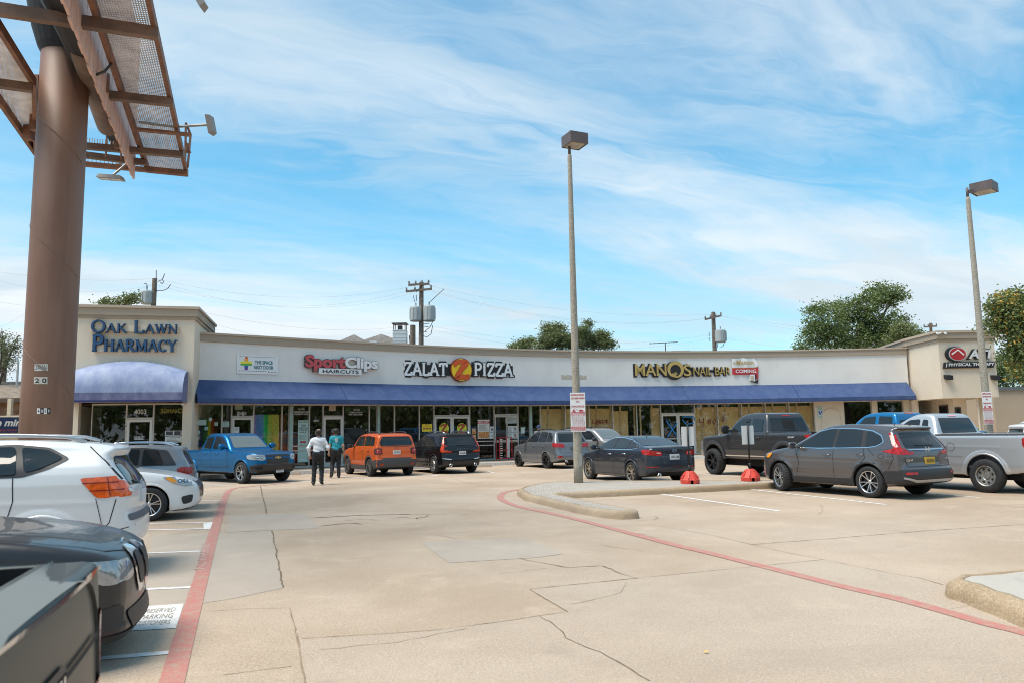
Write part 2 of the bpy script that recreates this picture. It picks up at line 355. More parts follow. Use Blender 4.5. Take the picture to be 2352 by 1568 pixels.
GLASS = glassmat('shop window glass', (.90, .93, .91), .02)
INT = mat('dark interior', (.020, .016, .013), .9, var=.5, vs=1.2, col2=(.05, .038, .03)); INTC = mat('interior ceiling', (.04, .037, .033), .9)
BLACK = mat('black', (.012, .012, .013), .6); DKGREY = mat('dark grey', (.05, .05, .052), .6)
WHITE = mat('white', (.78, .78, .76), .5); RED = mat('sign red', (.55, .02, .025), .45); SILV = mat('sign pale grey', (.62, .62, .62), .4)
def m_osb(b, t, m_):
    v = nt.nodes.new('ShaderNodeTexVoronoi'); v.inputs['Scale'].default_value = 26; v.inputs['Randomness'].default_value = 1
    sp = nt.nodes.new('ShaderNodeSeparateXYZ'); nt.links.new(t, sp.inputs[0])
    nt.links.new(cmb(mth('MULTIPLY', sp.outputs[0], 1.6), mth('MULTIPLY', sp.outputs[1], 1.6), sp.outputs[2]), v.inputs['Vector'])
    s2 = nt.nodes.new('ShaderNodeSeparateXYZ'); nt.links.new(v.outputs['Color'], s2.inputs[0])
    c = mixc(s2.outputs[0], (.68, .36, .13), (.93, .62, .29)); c = mixc(mth('MULTIPLY', ramp(noi(t, .9, 3), .4, .7), .5), c, (.55, .27, .09))
    nt.links.new(c, b.inputs['Base Color']); b.inputs['Roughness'].default_value = .75
OSB = nodemat('strand board', m_osb); PINE = mat('pine stud', (.62, .40, .20), .7, var=.2, vs=5)
# ================================================================ ground
mb = MB(); mb.add([(-1500, -400, 0), (1500, -400, 0), (1500, 1500, 0), (-1500, 1500, 0)], [(0, 1, 2, 3)])
tag(mb.build('ground', GROUND), 'beige exposed aggregate concrete of the whole car park', kind='structure')
ZA = lambda l: [(470.4+.4*x, 1019.2+.4*y) for x, y in l]
ZB = lambda l: [(1097.6+.53335*x, 1019.2+.53335*y) for x, y in l]
ZL = lambda l: [(.4*x, 940.8+.4*y) for x, y in l]
def gp(l, z=0.): return [G(u, v, z) for u, v in l]
def sheet(name, px, z, m, label):
    p = gp(px, z); mb = MB(); mb.add(p, [tuple(range(len(p)))]); o = mb.build(name, m); struct(o); o['label'] = label; return o
sheet('smooth_concrete', ZA([(545, 1120), (1000, 1092), (1300, 1072), (1920, 987), (2085, 962), (1865, 832)]) + ZB([(690, 577), (1240, 522), (1490, 497), (1800, 560), (2010, 607), (2352, 690), (3200, 1000), (2600, 1500)]) + ZA([(620, 1600)]), .0015, SMOOTH, 'smoother greyer concrete slabs across the near part of the car park')
sheet('grey_slab', ZA([(120, 508), (385, 495), (448, 825), (250, 868), (0, 912), (-360, 985), (-300, 520)]), .0015, GREYC, 'grey slab beside the red fire lane stripe')
sheet('repair_patch', ZA([(150, 405), (570, 397), (662, 476), (640, 483), (380, 493), (120, 505)]), .003, GREYC, 'pale rectangular repair patch beyond the grey slab')
sheet('repair_patch', ZA([(1240, 563), (1830, 532), (2060, 628), (1900, 650), (1400, 680)]), .003, GREYC, 'pale grey repair patch in the middle of the aisle')
sheet('repair_patch', ZB([(1765, 637), (2040, 600), (2140, 690), (2010, 712)]), .003, SMOOTH, 'smooth concrete wedge at the nose of the near kerb')
sheet('repair_patch', ZB([(205, 264), (270, 250), (350, 272), (300, 282)]), .003, SMOOTH, 'small pale patch at the foot of the island kerb')
def jag(pts, amp, step=.12):
    out = []
    for a, b in zip(pts, pts[1:]):
        n = max(1, int((b-a).length/step)); pr = Vector((-(b-a).y, (b-a).x, 0)).normalized()
        for i in range(n): out.append(a.lerp(b, i/n) + pr*random.uniform(-amp, amp)*(1 if i else .3))
    return out+[pts[-1]]
def strip(mb, pts, w, z, wv=0.):
    n = len(pts); b = len(mb.v)
    for i, p in enumerate(pts):
        d = (pts[min(i+1, n-1)]-pts[max(i-1, 0)]); pr = Vector((-d.y, d.x, 0)).normalized(); ww = w*(1+random.uniform(-wv, wv))/2
        mb.v += [(p.x+pr.x*ww, p.y+pr.y*ww, z), (p.x-pr.x*ww, p.y-pr.y*ww, z)]
    for i in range(n-1): mb.f.append((b+2*i, b+2*i+1, b+2*i+3, b+2*i+2)); mb.m.append(0)
mb = MB(); mj = MB()
for l, w, a, k in [
    (ZA([(320, 235), (332, 300), (350, 370), (358, 400)]), .035, .02, 0), (ZA([(385, 495), (405, 590), (425, 700), (448, 825)]), .03, .012, 0),
    (ZA([(630, 422), (900, 408), (1180, 402)]), .07, .02, 0), (ZA([(1180, 402), (1400, 405), (1600, 397)]), .025, .012, 1),
    (ZA([(670, 470), (740, 462), (850, 452), (900, 460)]), .08, .05, 0), (ZA([(1080, 425), (1160, 420), (1220, 428), (1280, 410)]), .06, .06, 0),
    (ZA([(800, 440), (900, 430), (1000, 436)]), .025, .05, 0), (ZA([(0, 910), (150, 890), (260, 865), (400, 835), (448, 825)]), .012, .006, 1),
    (ZA([(1200, 512), (1340, 518), (1420, 512), (1580, 490)]), .014, .03, 0), (ZA([(1340, 525), (1400, 535), (1450, 548)]), .012, .03, 0),
    (ZA([(1810, 655), (1930, 680), (2020, 695), (2100, 710), (2280, 698), (2352, 718)]), .02, .03, 0), (ZA([(1695, 742), (1800, 733), (1850, 725), (1960, 712)]), .014, .04, 0),
    (ZA([(1865, 832)]) + ZB([(690, 577)]), .022, .006, 0), (ZB([(690, 577), (1240, 522), (1490, 497)]), .016, .006, 0),
    (ZA([(1865, 832), (1950, 885), (2085, 962)]), .012, .004, 0), (ZA([(2085, 962), (1920, 985), (1700, 1020), (1300, 1070), (1000, 1090), (560, 1115)]), .012, .006, 0),
    (ZA([(1920, 985)]) + ZB([(310, 765), (340, 790), (380, 835), (480, 880), (600, 935), (660, 970), (740, 1020)]), .016, .02, 0),
    (ZB([(635, 595), (615, 640), (530, 662), (400, 690)]), .01, .02, 1), (ZB([(540, 525), (610, 555), (690, 577)]), .014, .02, 0),
    (ZB([(1490, 497), (1650, 530), (1800, 560), (1900, 575), (2010, 607)]), .014, .008, 1), (ZB([(1490, 497), (1300, 460), (1180, 432), (1000, 390), (740, 345)]), .014, .006, 1),
    (ZB([(1180, 432), (1500, 408), (1900, 375), (2352, 345)]), .022, .006, 0), (ZA([(485, 940), (510, 1020), (530, 1120), (550, 1230), (575, 1372)]), .02, .008, 1),
    (ZA([(0, 960), (250, 945), (485, 940)]), .01, .006, 1), (ZA([(530, 280), (830, 272), (1000, 275), (1200, 262)]), .02, .05, 1), (ZA([(1430, 200), (1590, 240)]), .03, .03, 1),
    (ZB([(1480, 260), (1485, 285), (1470, 305)]), .012, .04, 1), (ZB([(525, 432), (600, 445), (710, 460)]), .012, .03, 0), (ZA([(110, 1325), (300, 1300), (500, 1275)]), .012, .01, 1),
    (ZB([(0, 178), (90, 182)]), .03, .01, 1), (ZB([(690, 330), (760, 325), (778, 318), (760, 308)]), .02, .01, 1), (ZA([(660, 1180), (1100, 1140), (1500, 1060)]), .01, .02, 1)]:
    strip(mj if k else mb, jag(gp(l), a), w*.6, .0042 if k else .0048, .5)
tag(mb.build('pavement_cracks', CRACK), 'dark open cracks and joints across the car park concrete', kind='structure')
tag(mj.build('pavement_joints', JOINT), 'faint dirt-filled slab joints across the car park', kind='structure')
# red fire lane stripes
def smooth_pts(p, n=6):
    out = []
    for i in range(len(p)-1):
        a, b, c, d = p[max(i-1, 0)], p[i], p[i+1], p[min(i+2, len(p)-1)]
        for k in range(n):
            t = k/n; out.append(.5*((2*b) + (c-a)*t + (2*a-5*b+4*c-d)*t*t + (3*b-a-3*c+d)*t**3))
    return out+[p[-1]]
mb = MB(); strip(mb, smooth_pts([Vector((-1.2, 2.2, 0))] + gp([(394, 1568), (445, 1385), (498, 1201), (521, 1133)]) + gp([(538, 1121), (565, 1117.5), (600, 1114), (665, 1108)])), .165, .006)
tag(mb.build('fire_lane_stripe', REDP), 'faded red stripe along the heads of the left parking bays', kind='structure')
mb = MB(); strip(mb, smooth_pts(gp(ZB([(210, 190), (165, 197), (115, 208), (97, 225), (110, 243), (180, 270), (300, 295), (450, 330), (640, 380), (850, 435), (1000, 470), (1200, 520), (1400, 570), (1600, 620), (1800, 665), (2000, 718), (2200, 775), (2352, 812), (2600, 890)]))), .165, .0062)
tag(mb.build('fire_lane_stripe', REDP), 'faded red stripe curving round the island and across to the right', kind='structure')
mb = MB()
def gtext(s, p0, p1, h, m=0):     # p0,p1 ground pixel ends of the baseline
    a, b = G(*p0), G(*p1); d = (b-a).normalized(); pr = Vector((-d.y, d.x, 0))
    text_into(mb, s, lambda x, y, c: a + d*x + pr*y + Vector((0, 0, .0078)), 0, (b-a).length, 0, h, m=m)
gtext('NO PARKING', (470, 1306), (483, 1248), .12); gtext('FIRE LANE', (508, 1157), (513, 1143), .12); gtext('FIRE LANE', (1150, 1137), (1158, 1128), .1); gtext('FIRE LANE', (1458, 1223), (1500, 1234), .08)
struct(mb.build('stripe_lettering', nodemat('ghost white stencil', m_paint((.62, .40, .36), .9, .42, .6))))['label'] = 'worn white stencil lettering on the red stripes'
def line(px0, px1, w=.1, ext=0.):
    a, b = G(*px0), G(*px1); a = a + (a-b).normalized()*ext; mb = MB(); strip(mb, [a, b], w, .0054)
    o = mb.build('parking_line', WHITEP); struct(o); o['label'] = 'painted white parking bay line'; o['group'] = 'parking bay lines'
for l, e in [([(840, 822), (1165, 810)], 4), ([(820, 1030), (1095, 1018)], 4), ([(600, 1425), (985, 1392)], 4), ([(800, 690), (1170, 682)], 3.5), ([(830, 652), (1222, 646)], 3.5),
             ([(1150, 577), (1245, 574)], 4.5), ([(1165, 521), (1285, 519)], 4.5), ([(1170, 478), (1280, 476)], 4.5)]: line(*ZL(l), ext=e)
for k in range(6): line((448+k*3, 1101+k*3), (492+k*8, 1099+k*3), .12)
for l in [[(770, 212), (1300, 288)], [(1160, 193), (1760, 260)], [(1760, 195), (2160, 230)], [(2010, 172), (2380, 197)], [(960, 128), (1160, 143)], [(520, 98), (640, 101)]]: line(*ZB(l))
for l in [((645, 1101), (740, 1108)), ((755, 1092), (851, 1098)), ((962, 1087), (1007, 1092)), ((1120, 1081), (1135, 1085))]: line(*l)
sheet('white_pad', ZL([(1168, 650), (1222, 645), (1212, 680), (1170, 684)]), .0052, WHITEP, 'small white painted block closing the narrow hatched bay')
sheet('white_pad', ZL([(835, 1125), (1055, 1110), (1010, 1250), (690, 1268)]), .0052, WHITEP, 'worn white painted pad with dark stencilled words')
mb = MB()
a, b, c, d = gp(ZL([(740, 1248), (985, 1238), (1025, 1130), (845, 1142)]))
for i, s in enumerate(['RESERVED', 'PARKING', 'CUSTOMERS']):
    q = lambda x, y, k, i=i: (a.lerp(b, x)).lerp(d.lerp(c, x), (2-i+y)/3) + Vector((0, 0, .0078))
    text_into(mb, s, q, .06, .94, .15, .85)
struct(mb.build('pad_lettering', DARKP))['label'] = 'dark stencilled words on the white pad'
# ---------------------------------------------------------------- kerbed islands
def island(name, label, pts, cat, M_, h=.15, top=None):
    P = smooth_pts([Vector((x*1.031, y*1.031, 0)) for x, y in pts+pts[:1]], 4)[:-1]; n = len(P)
    area = sum(P[i].x*P[(i+1) % n].y - P[(i+1) % n].x*P[i].y for i in range(n)); P = P if area > 0 else P[::-1]
    N = []
    for i in range(n):
        d = (P[(i+1) % n]-P[i-1]).normalized(); N.append(Vector((d.y, -d.x, 0)))
    prof = [(.0, 0), (-.012, .05), (-.02, .09), (-.04, .125), (-.075, .145), (-.12, h+.004), (-.17, h+.002), (-.175, .06)]
    mb = MB(); k = len(prof)
    for i in range(n):
        for o, z in prof: mb.v.append(tuple(P[i]+N[i]*(o+.012*math.sin(i*1.7))+Vector((0, 0, z*(1+.03*math.sin(i*2.3))))))
    for i in range(n):
        for j in range(k-1): mb.f.append((i*k+j, ((i+1) % n)*k+j, ((i+1) % n)*k+j+1, i*k+j+1)); mb.m.append(0)
    t = thing(name, label, cat, P[0]); t['wp'] = 1
    mb.build('kerb', M_, t, smooth=True)
    mb = MB(); mb.slab([p+N[i]*-.172 for i, p in enumerate(P)], .0, h-.006); mb.build('island_top' if top else 'pavers', top or PAVER, t, fixn=False)
    return t
island('parking_island', 'kerbed island of pale brick pavers with a hooked end, round the nearer lamp pole', [(.05, 19.8), (.2, 18.1), (.5, 17.1), (.85, 16), (1.2, 15), (1.6, 14.15), (1.95, 13.85), (2.25, 14.0), (2.2, 14.45), (1.8, 15.5), (1.35, 16.9), (1.05, 17.95), (1.3, 18.25), (2.45, 18.6), (4.9, 19.45), (6.9, 20.2), (8.2, 20.65), (8.15, 21.35), (6.8, 21.2), (4.9, 21.75), (3.0, 22.3), (1.75, 22.5), (.9, 22.1), (.32, 20.9)], 'traffic island', CURBM)
island('parking_island', 'end of a rough tan kerbed island at the right edge of the car park', [(3.98, 7.25), (4.0, 6.9), (3.97, 6.2), (4.02, 5.0), (4.3, 3.6), (6.5, 3.6), (6.5, 7.9), (4.6, 7.65), (4.15, 7.5)], 'traffic island', CURBM, .17, nodemat('pale island top', lambda b, t, m_: m_ground(b, t, m_, (.50, .46, .40), (.42, .38, .33), .25, 1.3)))
# ================================================================ shopping centre: curved front
class Curve(Fr):
    def __init__(self):
        p = Vector((-13.7, 32.3, 0)); nodes = [p.copy()]
        for a in (36, 33, 24, 13.5, 4.5, -2): p = p + Vector((math.cos(math.radians(a)), math.sin(math.radians(a)), 0))*6.65; nodes.append(p.copy())
        nodes.append(p + Vector((math.cos(math.radians(-5)), math.sin(math.radians(-5)), 0))*1.2)
        self.P = smooth_pts(nodes, 16); self.S = [0.]
        for a, b in zip(self.P, self.P[1:]): self.S.append(self.S[-1]+(b-a).length)
        self.step = 1.0; self.L = self.S[-1]
    def _i(self, s):
        i = min(max(int(np.searchsorted(self.S, s))-1, 0), len(self.P)-2); return i, (s-self.S[i])/(self.S[i+1]-self.S[i])
    def base(self, s): i, t = self._i(s); return self.P[i].lerp(self.P[i+1], t)
    def tn(self, s):
        T = (self.base(s+.6)-self.base(s-.6)).normalized(); return T, Vector((T.y, -T.x, 0))
    def pt(self, s, o, z): return self.base(s) + self.tn(s)[1]*o + Vector((0, 0, z))
    def px(self, u, v, o=0):
        d = ray(u, v); lo, hi = -2., self.L+3
        for _ in range(40):
            s = (lo+hi)/2; q = self.pt(s, o, 0)
            if q.x*d.y-q.y*d.x > 0: hi = s
            else: lo = s
        q = self.pt(s, o, 0); return s, CH + d.z*math.hypot(q.x, q.y)/math.hypot(d.x, d.y)
FC = Curve(); SL = FC.S[16*6]
BLD = thing('shopping_center', 'long low white stucco shopping center with a curved front and navy awnings', 'building', (-13.7, 32.3, 0)); BLD['wp'] = 1
def su(u, v=1000): return FC.px(u, v)[0]
ZH = 3.08
mb = MB(); mb.fbox(FC, -.1, SL+.1, ZH, 5.74, -.3, 0); mb.build('fascia_wall', STUC, BLD)
mb = MB(); mb.fbox(FC, -.1, SL+.1, 5.742, 6.04, -.32, .07); mb.fbox(FC, -.1, SL+.12, 6.042, 6.13, -.35, .12, 1); mb.build('parapet_coping', [TAN, TAN2], BLD)
mb = MB(); mb.fbox(FC, -.5, SL+.5, 5.3, 5.4, -14, -.3); mb.build('roof', DKGREY, BLD)
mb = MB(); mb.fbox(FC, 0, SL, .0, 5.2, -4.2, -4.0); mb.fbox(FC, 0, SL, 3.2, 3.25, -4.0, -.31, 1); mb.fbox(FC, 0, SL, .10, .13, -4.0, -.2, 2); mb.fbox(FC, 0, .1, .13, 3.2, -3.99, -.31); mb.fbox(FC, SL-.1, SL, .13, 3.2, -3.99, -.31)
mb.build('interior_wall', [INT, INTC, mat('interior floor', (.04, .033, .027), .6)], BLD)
for k in range(6):
    s0, s1 = SL*k/6, SL*(k+1)/6; mb = MB()
    mb.prof(FC, s0+.012, s1-.012, [(.005, 4.10), (1.05, 3.27), (1.05, 3.05), (1.02, 3.05), (1.02, 3.24), (.005, 4.06)], 0, 8)
    for j in range(1, 6):       # seams where the rafters show through
        s = s0+(s1-s0)*j/6; mb.prof(FC, s-.012, s+.012, [(.01, 4.106), (1.056, 3.272), (1.056, 3.262), (.01, 4.09)], 0, 1)
    for s in ((s0+.02,) if k == 0 else (s1-.02,) if k == 5 else ()):
        mb.add([FC.pt(s, .005, 4.08), FC.pt(s, 1.03, 3.25), FC.pt(s, 1.03, 3.06), FC.pt(s, .005, 3.09)], [(0, 1, 2, 3)])
    mb.prof(FC, s0, s1, [(1.052, 3.075), (1.062, 3.075), (1.062, 3.045), (1.052, 3.045)], 1, 8)
    mb.build('awning', [AWN, AWND], BLD)
# sidewalk
mb = MB(); mb.fbox(FC, -1, FC.L+1.5, 0, .146, -.3, 2.35); o = mb.build('sidewalk', SMOOTH); struct(o); o['label'] = 'raised concrete walk along the shop fronts'
mb = MB(); mb.fbox(FC, -1, FC.L+1.5, 0, .15, 2.351, 2.5); o = mb.build('sidewalk_kerb', WHITEP); struct(o); o['label'] = 'white painted kerb of the walk'
# ---- storefront
def bay(s0, s1, kind='w', group=None, rails=False, zb=.16, ztop=ZH, F=FC, o=-.12, zd=2.5):
    """window with frame and pane, or door bay with transom"""
    w = .055
    m = MB(); fr = lambda a, b, c, d: m.fbox(F, a, b, c, d, o-.05, o+.05)
    fr(s0, s0+w/2, zb, ztop); fr(s1-w/2, s1, zb, ztop); fr(s0+w/2, s1-w/2, zb, zb+.09); fr(s0+w/2, s1-w/2, ztop-.06, ztop)
    if rails: fr(s0+w/2, s1-w/2, 1.14, 1.19); fr(s0+w/2, s1-w/2, .93, .98)
    if kind in 'w':
        f = m.build('storefront_window', ALU, BLD); g = MB(); g.fbox(F, s0+w/2, s1-w/2, zb+.09, ztop-.06, o-.008, o+.002); g.build('pane', GLASS, f); return
    fr(s0+w/2, s1-w/2, zd, zd+.06); f = m.build('storefront_window', ALU, BLD)
    g = MB(); g.fbox(F, s0+w/2, s1-w/2, zd+.06, ztop-.06, o-.008, o+.002); g.build('pane', GLASS, f)
    n = 2 if kind == 'D' else 1
    for i in range(n):
        a, b = s0+w/2+(s1-s0-w)*i/n+.006, s0+w/2+(s1-s0-w)*(i+1)/n-.006; m = MB(); fr = lambda a, b, c, d: m.fbox(F, a, b, c, d, o-.03, o+.06)
        fr(a, a+.09, .17, zd-.01); fr(b-.09, b, .17, zd-.01); fr(a+.09, b-.09, .17, .36); fr(a+.09, b-.09, zd-.12, zd-.01); fr(a+.09, b-.09, 1.05, 1.1)
        dd = m.build('door', mat('pale door frame', (.6, .58, .53), .4), BLD)
        g = MB(); g.fbox(F, a+.09, b-.09, .36, zd-.12, o-.004, o+.006); g.build('pane', GLASS, dd)
        h = MB(); hs = (b-.14) if (i == 0) else (a+.14); h.tube([F.pt(hs, o+.06, .95), F.pt(hs, o+.13, .97), F.pt(hs, o+.13, 1.25), F.pt(hs, o+.06, 1.27)], .014); h.build('handle', ALUG, dd)
mul = [(442, 510, 'w'), (510, 532, 'w'), (532, 583, 'd'), (583, 648.4, 'w'), (648.4, 665, 'w'), (673, 711.7, 'r'), (711.7, 743, 'r'), (743, 789.5, 'd'), (789.5, 849.7, 'w'), (849.7, 867.8, 'w'), (873.5, 907.8, 'w'), (907.8, 965, 'w'), (965, 998.5, 'w'), (998.5, 1081, 'D'),
       (1081, 1137, 'r'), (1137, 1192, 'o'), (1192, 1218.5, 'w'), (1223.5, 1244, 'w'), (1244, 1301, 'w'), (1301, 1356, 'w'), (1356, 1410.5, 'w'), (1410.5, 1465.5, 'w'), (1465.5, 1521, 'w'), (1521, 1599, 'D'), (1599, 1652.5, 'w'), (1652.5, 1708, 'w'), (1708, 1762.5, 'w'), (1762.5, 1817.5, 'w'), (1817.5, 1874.7, 'w')]
BAYS = {}
for a, b, k in mul:
    s0, s1 = su(a), su(b); BAYS[a] = (s0, s1)
    if k == 'o':      # order window with sliding sash
        bay(s0, s1, 'w', zb=2.5); bay(s0, s1, 'w', zb=.16, ztop=1.14)
        m = MB(); mid = (s0+s1)/2
        for x in (s0+.02, mid, s1-.07): m.fbox(FC, x, x+.06, 1.14, 2.5, -.16, -.05)
        m.fbox(FC, s0, s1, 1.141, 1.2, -.17, .02); m.fbox(FC, s0, s1, 2.43, 2.499, -.17, -.04); f = m.build('order_window', ALU, BLD)
        g = MB(); g.fbox(FC, s0+.05, s1-.05, 1.2, 2.43, -.11, -.10); g.build('pane', GLASS, f)
    else: bay(s0, s1, {'r': 'w'}.get(k, k), rails=(k == 'r'))
for a, b in ((665, 673), (867.8, 873.5), (1218.5, 1223.5)):
    mb = MB(); mb.fbox(FC, su(a)+.003, su(b)-.003, .15, ZH, -.25, -.03); mb.build('pilaster', TEAL, BLD)
for a, b in ((1874.9, 1942.6), (2008, 2020), (2081, 2096)): mb = MB(); mb.fbox(FC, su(a), min(su(b), SL+.1), .15, ZH, -.3, -.02); mb.build('stucco_pier', CREAM, BLD)
m = MB(); sm, hw = (su(1892)+su(1934))/2, (su(1934)-su(1892))/2
arcp = [(hw*math.cos(t*math.pi/16), 2.1+.45*math.sin(t*math.pi/16)) for t in range(17)]; arco = [(1.13*x, 2.1+(z-2.1)*1.25) for x, z in arcp]
pa, po = [(hw, .15)]+arcp+[(-hw, .15)], [(hw*1.13, .15)]+arco+[(-hw*1.13, .15)]
for i in range(len(pa)-1): plate(m, lambda a, b, c: FC.pt(sm+a, c, b), [pa[i], po[i], po[i+1], pa[i+1]], -.019, .02)
m.build('arched_niche', CREAM, BLD)
for a, b in ((1942.8, 2007.5), (2020.5, 2081)): bay(su(a)+.01, su(b)-.01)
# things seen through the glass
def panel(name, label, cat, px, o, m, group=None, F=FC, thick=.006):
    (s0, z1), (s1, z0) = F.px(px[0], px[1]), F.px(px[2], px[3]); mb = MB(); mb.fbox(F, s0, s1, z0, z1, o, o+thick); return tag(mb.build(name, m), label, cat, group)
def m_stripes(cols, s0, s1, F):
    pass
def curtain(name, label, u0_, u1_, ztop, cols, F=FC):
    s0, s1 = su(u0_), su(u1_); n = len(cols); mb = MB(); ms = []
    T = 64
    for j in range(T):
        a, b = s0+(s1-s0)*j/T, s0+(s1-s0)*(j+1)/T; oa, ob = -.42+.03*math.sin(j*1.9), -.42+.03*math.sin((j+1)*1.9)
        p, q = F.pt(a, oa, 0), F.pt(b, ob, 0); mb.add([(p.x, p.y, .3), (q.x, q.y, .3), (q.x, q.y, ztop), (p.x, p.y, ztop)], [(0, 1, 2, 3)], j*n//T)
    tag(mb.build(name, [mat('cloth_%d' % zlib.crc32(str(c).encode()), c, .8, var=.25, vs=14) for c in cols], fixn=False), label, 'curtain')
R6 = [(.22, .06, .42), (.06, .16, .5), (.02, .42, .12), (.95, .85, .08), (.9, .3, .03), (.45, .03, .03)]
curtain('rainbow_curtain', 'pale rainbow striped curtain in the large window right of the door marked 4005', 584, 647, 2.62, [(.55, .40, .85), (.30, .48, .9), (.22, .5, .82), (.03, .65, .22), (.62, .75, .12), (.8, .7, .12), (.95, .8, .2)])
curtain('orange_curtain', 'orange and brown curtain in the narrow pane beside the pale green pilaster', 649, 664, 2.62, [(.9, .3, .06), (.5, .16, .04)])
curtain('rainbow_flag', 'dark rainbow flag hung inside the leftmost window of the white building', 462, 503, 2.45, [(.10, .06, .2), (.05, .2, .12), (.1, .35, .1), (.85, .75, .1), (.7, .15, .04), (.3, .06, .03)])
def board(u0_, u1_, a0, a1, top):
    """strand board behind the pane between two mullions, as fractions"""
    s0, s1 = BAYS[u0_]; w = s1-s0; mb = MB(); mb.fbox(FC, s0+w*a0, s0+w*a1, .17, top, -.30, -.285)
    return tag(mb.build('plywood_board', OSB), None, 'board', 'strand boards behind the shop windows')
bl = {1244: 'strand board just right of the second pale green pilaster', 1301: 'strand board mostly behind the lamp pole sign', 1356: 'strand board with 4009 sprayed in dark red', 1410.5: 'strand board left of the gap of dark glass', 1465.5: 'narrow strand board beside the door with blue tape crosses',
      1599: 'strand board just right of the taped doors with red sprayed figures', 1652.5: 'strand board with the last sprayed figure over the grey pickup cab', 1708: 'strand board third from the cream pier', 1762.5: 'strand board second from the cream pier, a small white tag at its top', 1817.5: 'rightmost strand board next to the cream pier'}
for u, (a0, a1) in {1244: (.0, 1), 1301: (0, 1), 1356: (0, 1), 1410.5: (0, .68), 1465.5: (.62, 1), 1599: (0, 1), 1652.5: (0, 1), 1708: (0, 1), 1762.5: (0, 1), 1817.5: (0, 1)}.items():
    o = board(u, 0, a0, a1, 2.86 if u not in (1410.5,) else 2.7); o['label'] = bl[u]
    s0, s1 = BAYS[u]; mb = MB(); w = s1-s0
    for a in ([.36, .95] if u != 1465.5 else [.2, .68]): mb.fbox(FC, s0+w*a-.06, s0+w*a+.04, .17, 3.0, -.283, -.24)
    mb.build('stud', PINE, o)
def spray(s, pts_px, label, w=.05):
    mb = MB()
    for l in pts_px:
        q = [FC.px(u, v, -.28) for u, v in l]; ribbon(mb, lambda a, b, c: FC.pt(a, c, b), q, w, -.238, -.236)
    tag(mb.build('sprayed_number', mat('red spray', (.30, .012, .01), .6)), label, 'graffiti')
ZC = lambda l: [(1136.8+.275*x, 744.8+.275*y) for x, y in l]
ZD = lambda l: [(1528.8+.275*x, 744.8+.275*y) for x, y in l]
spray('4009', [ZC(l) for l in [[(815, 795), (812, 822), (840, 818)], [(845, 795), (842, 850)], [(858, 800), (850, 825), (862, 832), (872, 815), (868, 798), (858, 800)], [(885, 798), (880, 822), (892, 832), (902, 812), (896, 797), (885, 798)], [(935, 795), (915, 800), (918, 818), (934, 812), (935, 795), (930, 830)]]], 'number 4009 sprayed in dark red on the boards right of the lamp pole sign')
spray('4008', [ZD(l) for l in [[(282, 785), (278, 818), (312, 815)], [(316, 780), (308, 860)], [(362, 790), (352, 815), (362, 832), (374, 812), (370, 790), (362, 790)], [(405, 788), (392, 815), (402, 832), (418, 812), (414, 790), (405, 788)], [(484, 772), (472, 785), (492, 800), (476, 812), (466, 800), (490, 790), (484, 772)]]], 'number sprayed in dark red across two boards right of the taped doors')
mb = MB()
for l in ([(5, 800), (95, 930)], [(95, 820), (15, 935)]): ribbon(mb, lambda a, b, c: FC.pt(a, c, b), [FC.px(u, v, -.05) for u, v in ZD(l)], .07, -.05, -.045)
tag(mb.build('blue_tape', mat('blue tape', (.02, .22, .5), .6)), 'blue tape cross on the left glass door under the nail bar sign', 'tape')
mb = MB()
for l in ([(140, 790), (170, 830)], [(150, 918), (172, 885)], [(140, 770), (236, 768)], [(238, 770), (240, 800)], [(172, 830), (236, 822)]): ribbon(mb, lambda a, b, c: FC.pt(a, c, b), [FC.px(u, v, -.05) for u, v in ZD(l)], .06, -.05, -.045)
tag(mb.build('blue_tape', mat('blue tape', (.02, .22, .5), .6)), 'blue tape on the right glass door under the nail bar sign, around two notices', 'tape')
# ---- signs on the fascia. P(a,b,c) on a tangent plane
class Tan(Fr):
    def __init__(self, F, s, o=0):
        T, N = F.tn(s); Fr.__init__(self, F.pt(s, o, 0), T)
def signframe(F, u, v, o=.02):
    s, z = F.px(u, v); f = Tan(F, s, o); return f
def PF(f): return lambda a, b, c: f.pt(a, c, b)
def sbox(f, u0_, v0, u1_, v1):
    (a, zt), (b, zb) = f.px(u0_, (v0+v1)/2), f.px(u1_, (v0+v1)/2); m_ = (u0_+u1_)/2
    return a, b, f.px(m_, v1)[1], f.px(m_, v0)[1]
# banner: the space next door
f = signframe(FC, 592, 836, .03); x0, x1, z0, z1 = sbox(f, 544, 815.5, 639, 858)
t = thing('banner', 'white vinyl banner reading THE SPACE NEXT DOOR with a rainbow cross', 'banner', f.pt(0, 0, z0)); t['wp'] = 1
w, h = x1-x0, z1-z0; P = PF(f); R_ = lambda a, b, c, d: rect(x0+a*w, x0+b*w, z0+c*h, z0+d*h)
mb = MB(); plate(mb, P, R_(0, 1, 0, 1), 0, .01); mb.build('sheet', WHITE, t)
mb = MB(); D = lambda s, a, b, c, d: text_into(mb, s, P, x0+a*w, x0+b*w, z0+c*h, z0+d*h, .002, .04)
P0 = P; P = lambda a, b, c: P0(a, b, c+.012)
D('THE SPACE', .42, .86, .52, .72); D('NEXT DOOR', .40, .88, .26, .46); mb.build('lettering', mat('deep teal print', (.02, .16, .2), .6), t)
mb = MB()
for k in range(17): plate(mb, P, R_(.06+.053*k, .06+.053*k+.03, .90, .925), 0, .002)
for k in range(12): plate(mb, P, R_(.04+.057*k, .04+.057*k+.035, .14, .165), 0, .002)
plate(mb, P, R_(.745, .775, .12, .14), 0, .002); plate(mb, P, R_(.754, .766, .09, .17), .0005, .0022); text_into(mb, 'OAK LAWN', P, x0+.8*w, x0+.97*w, z0+.09*h, z0+.14*h, .002)
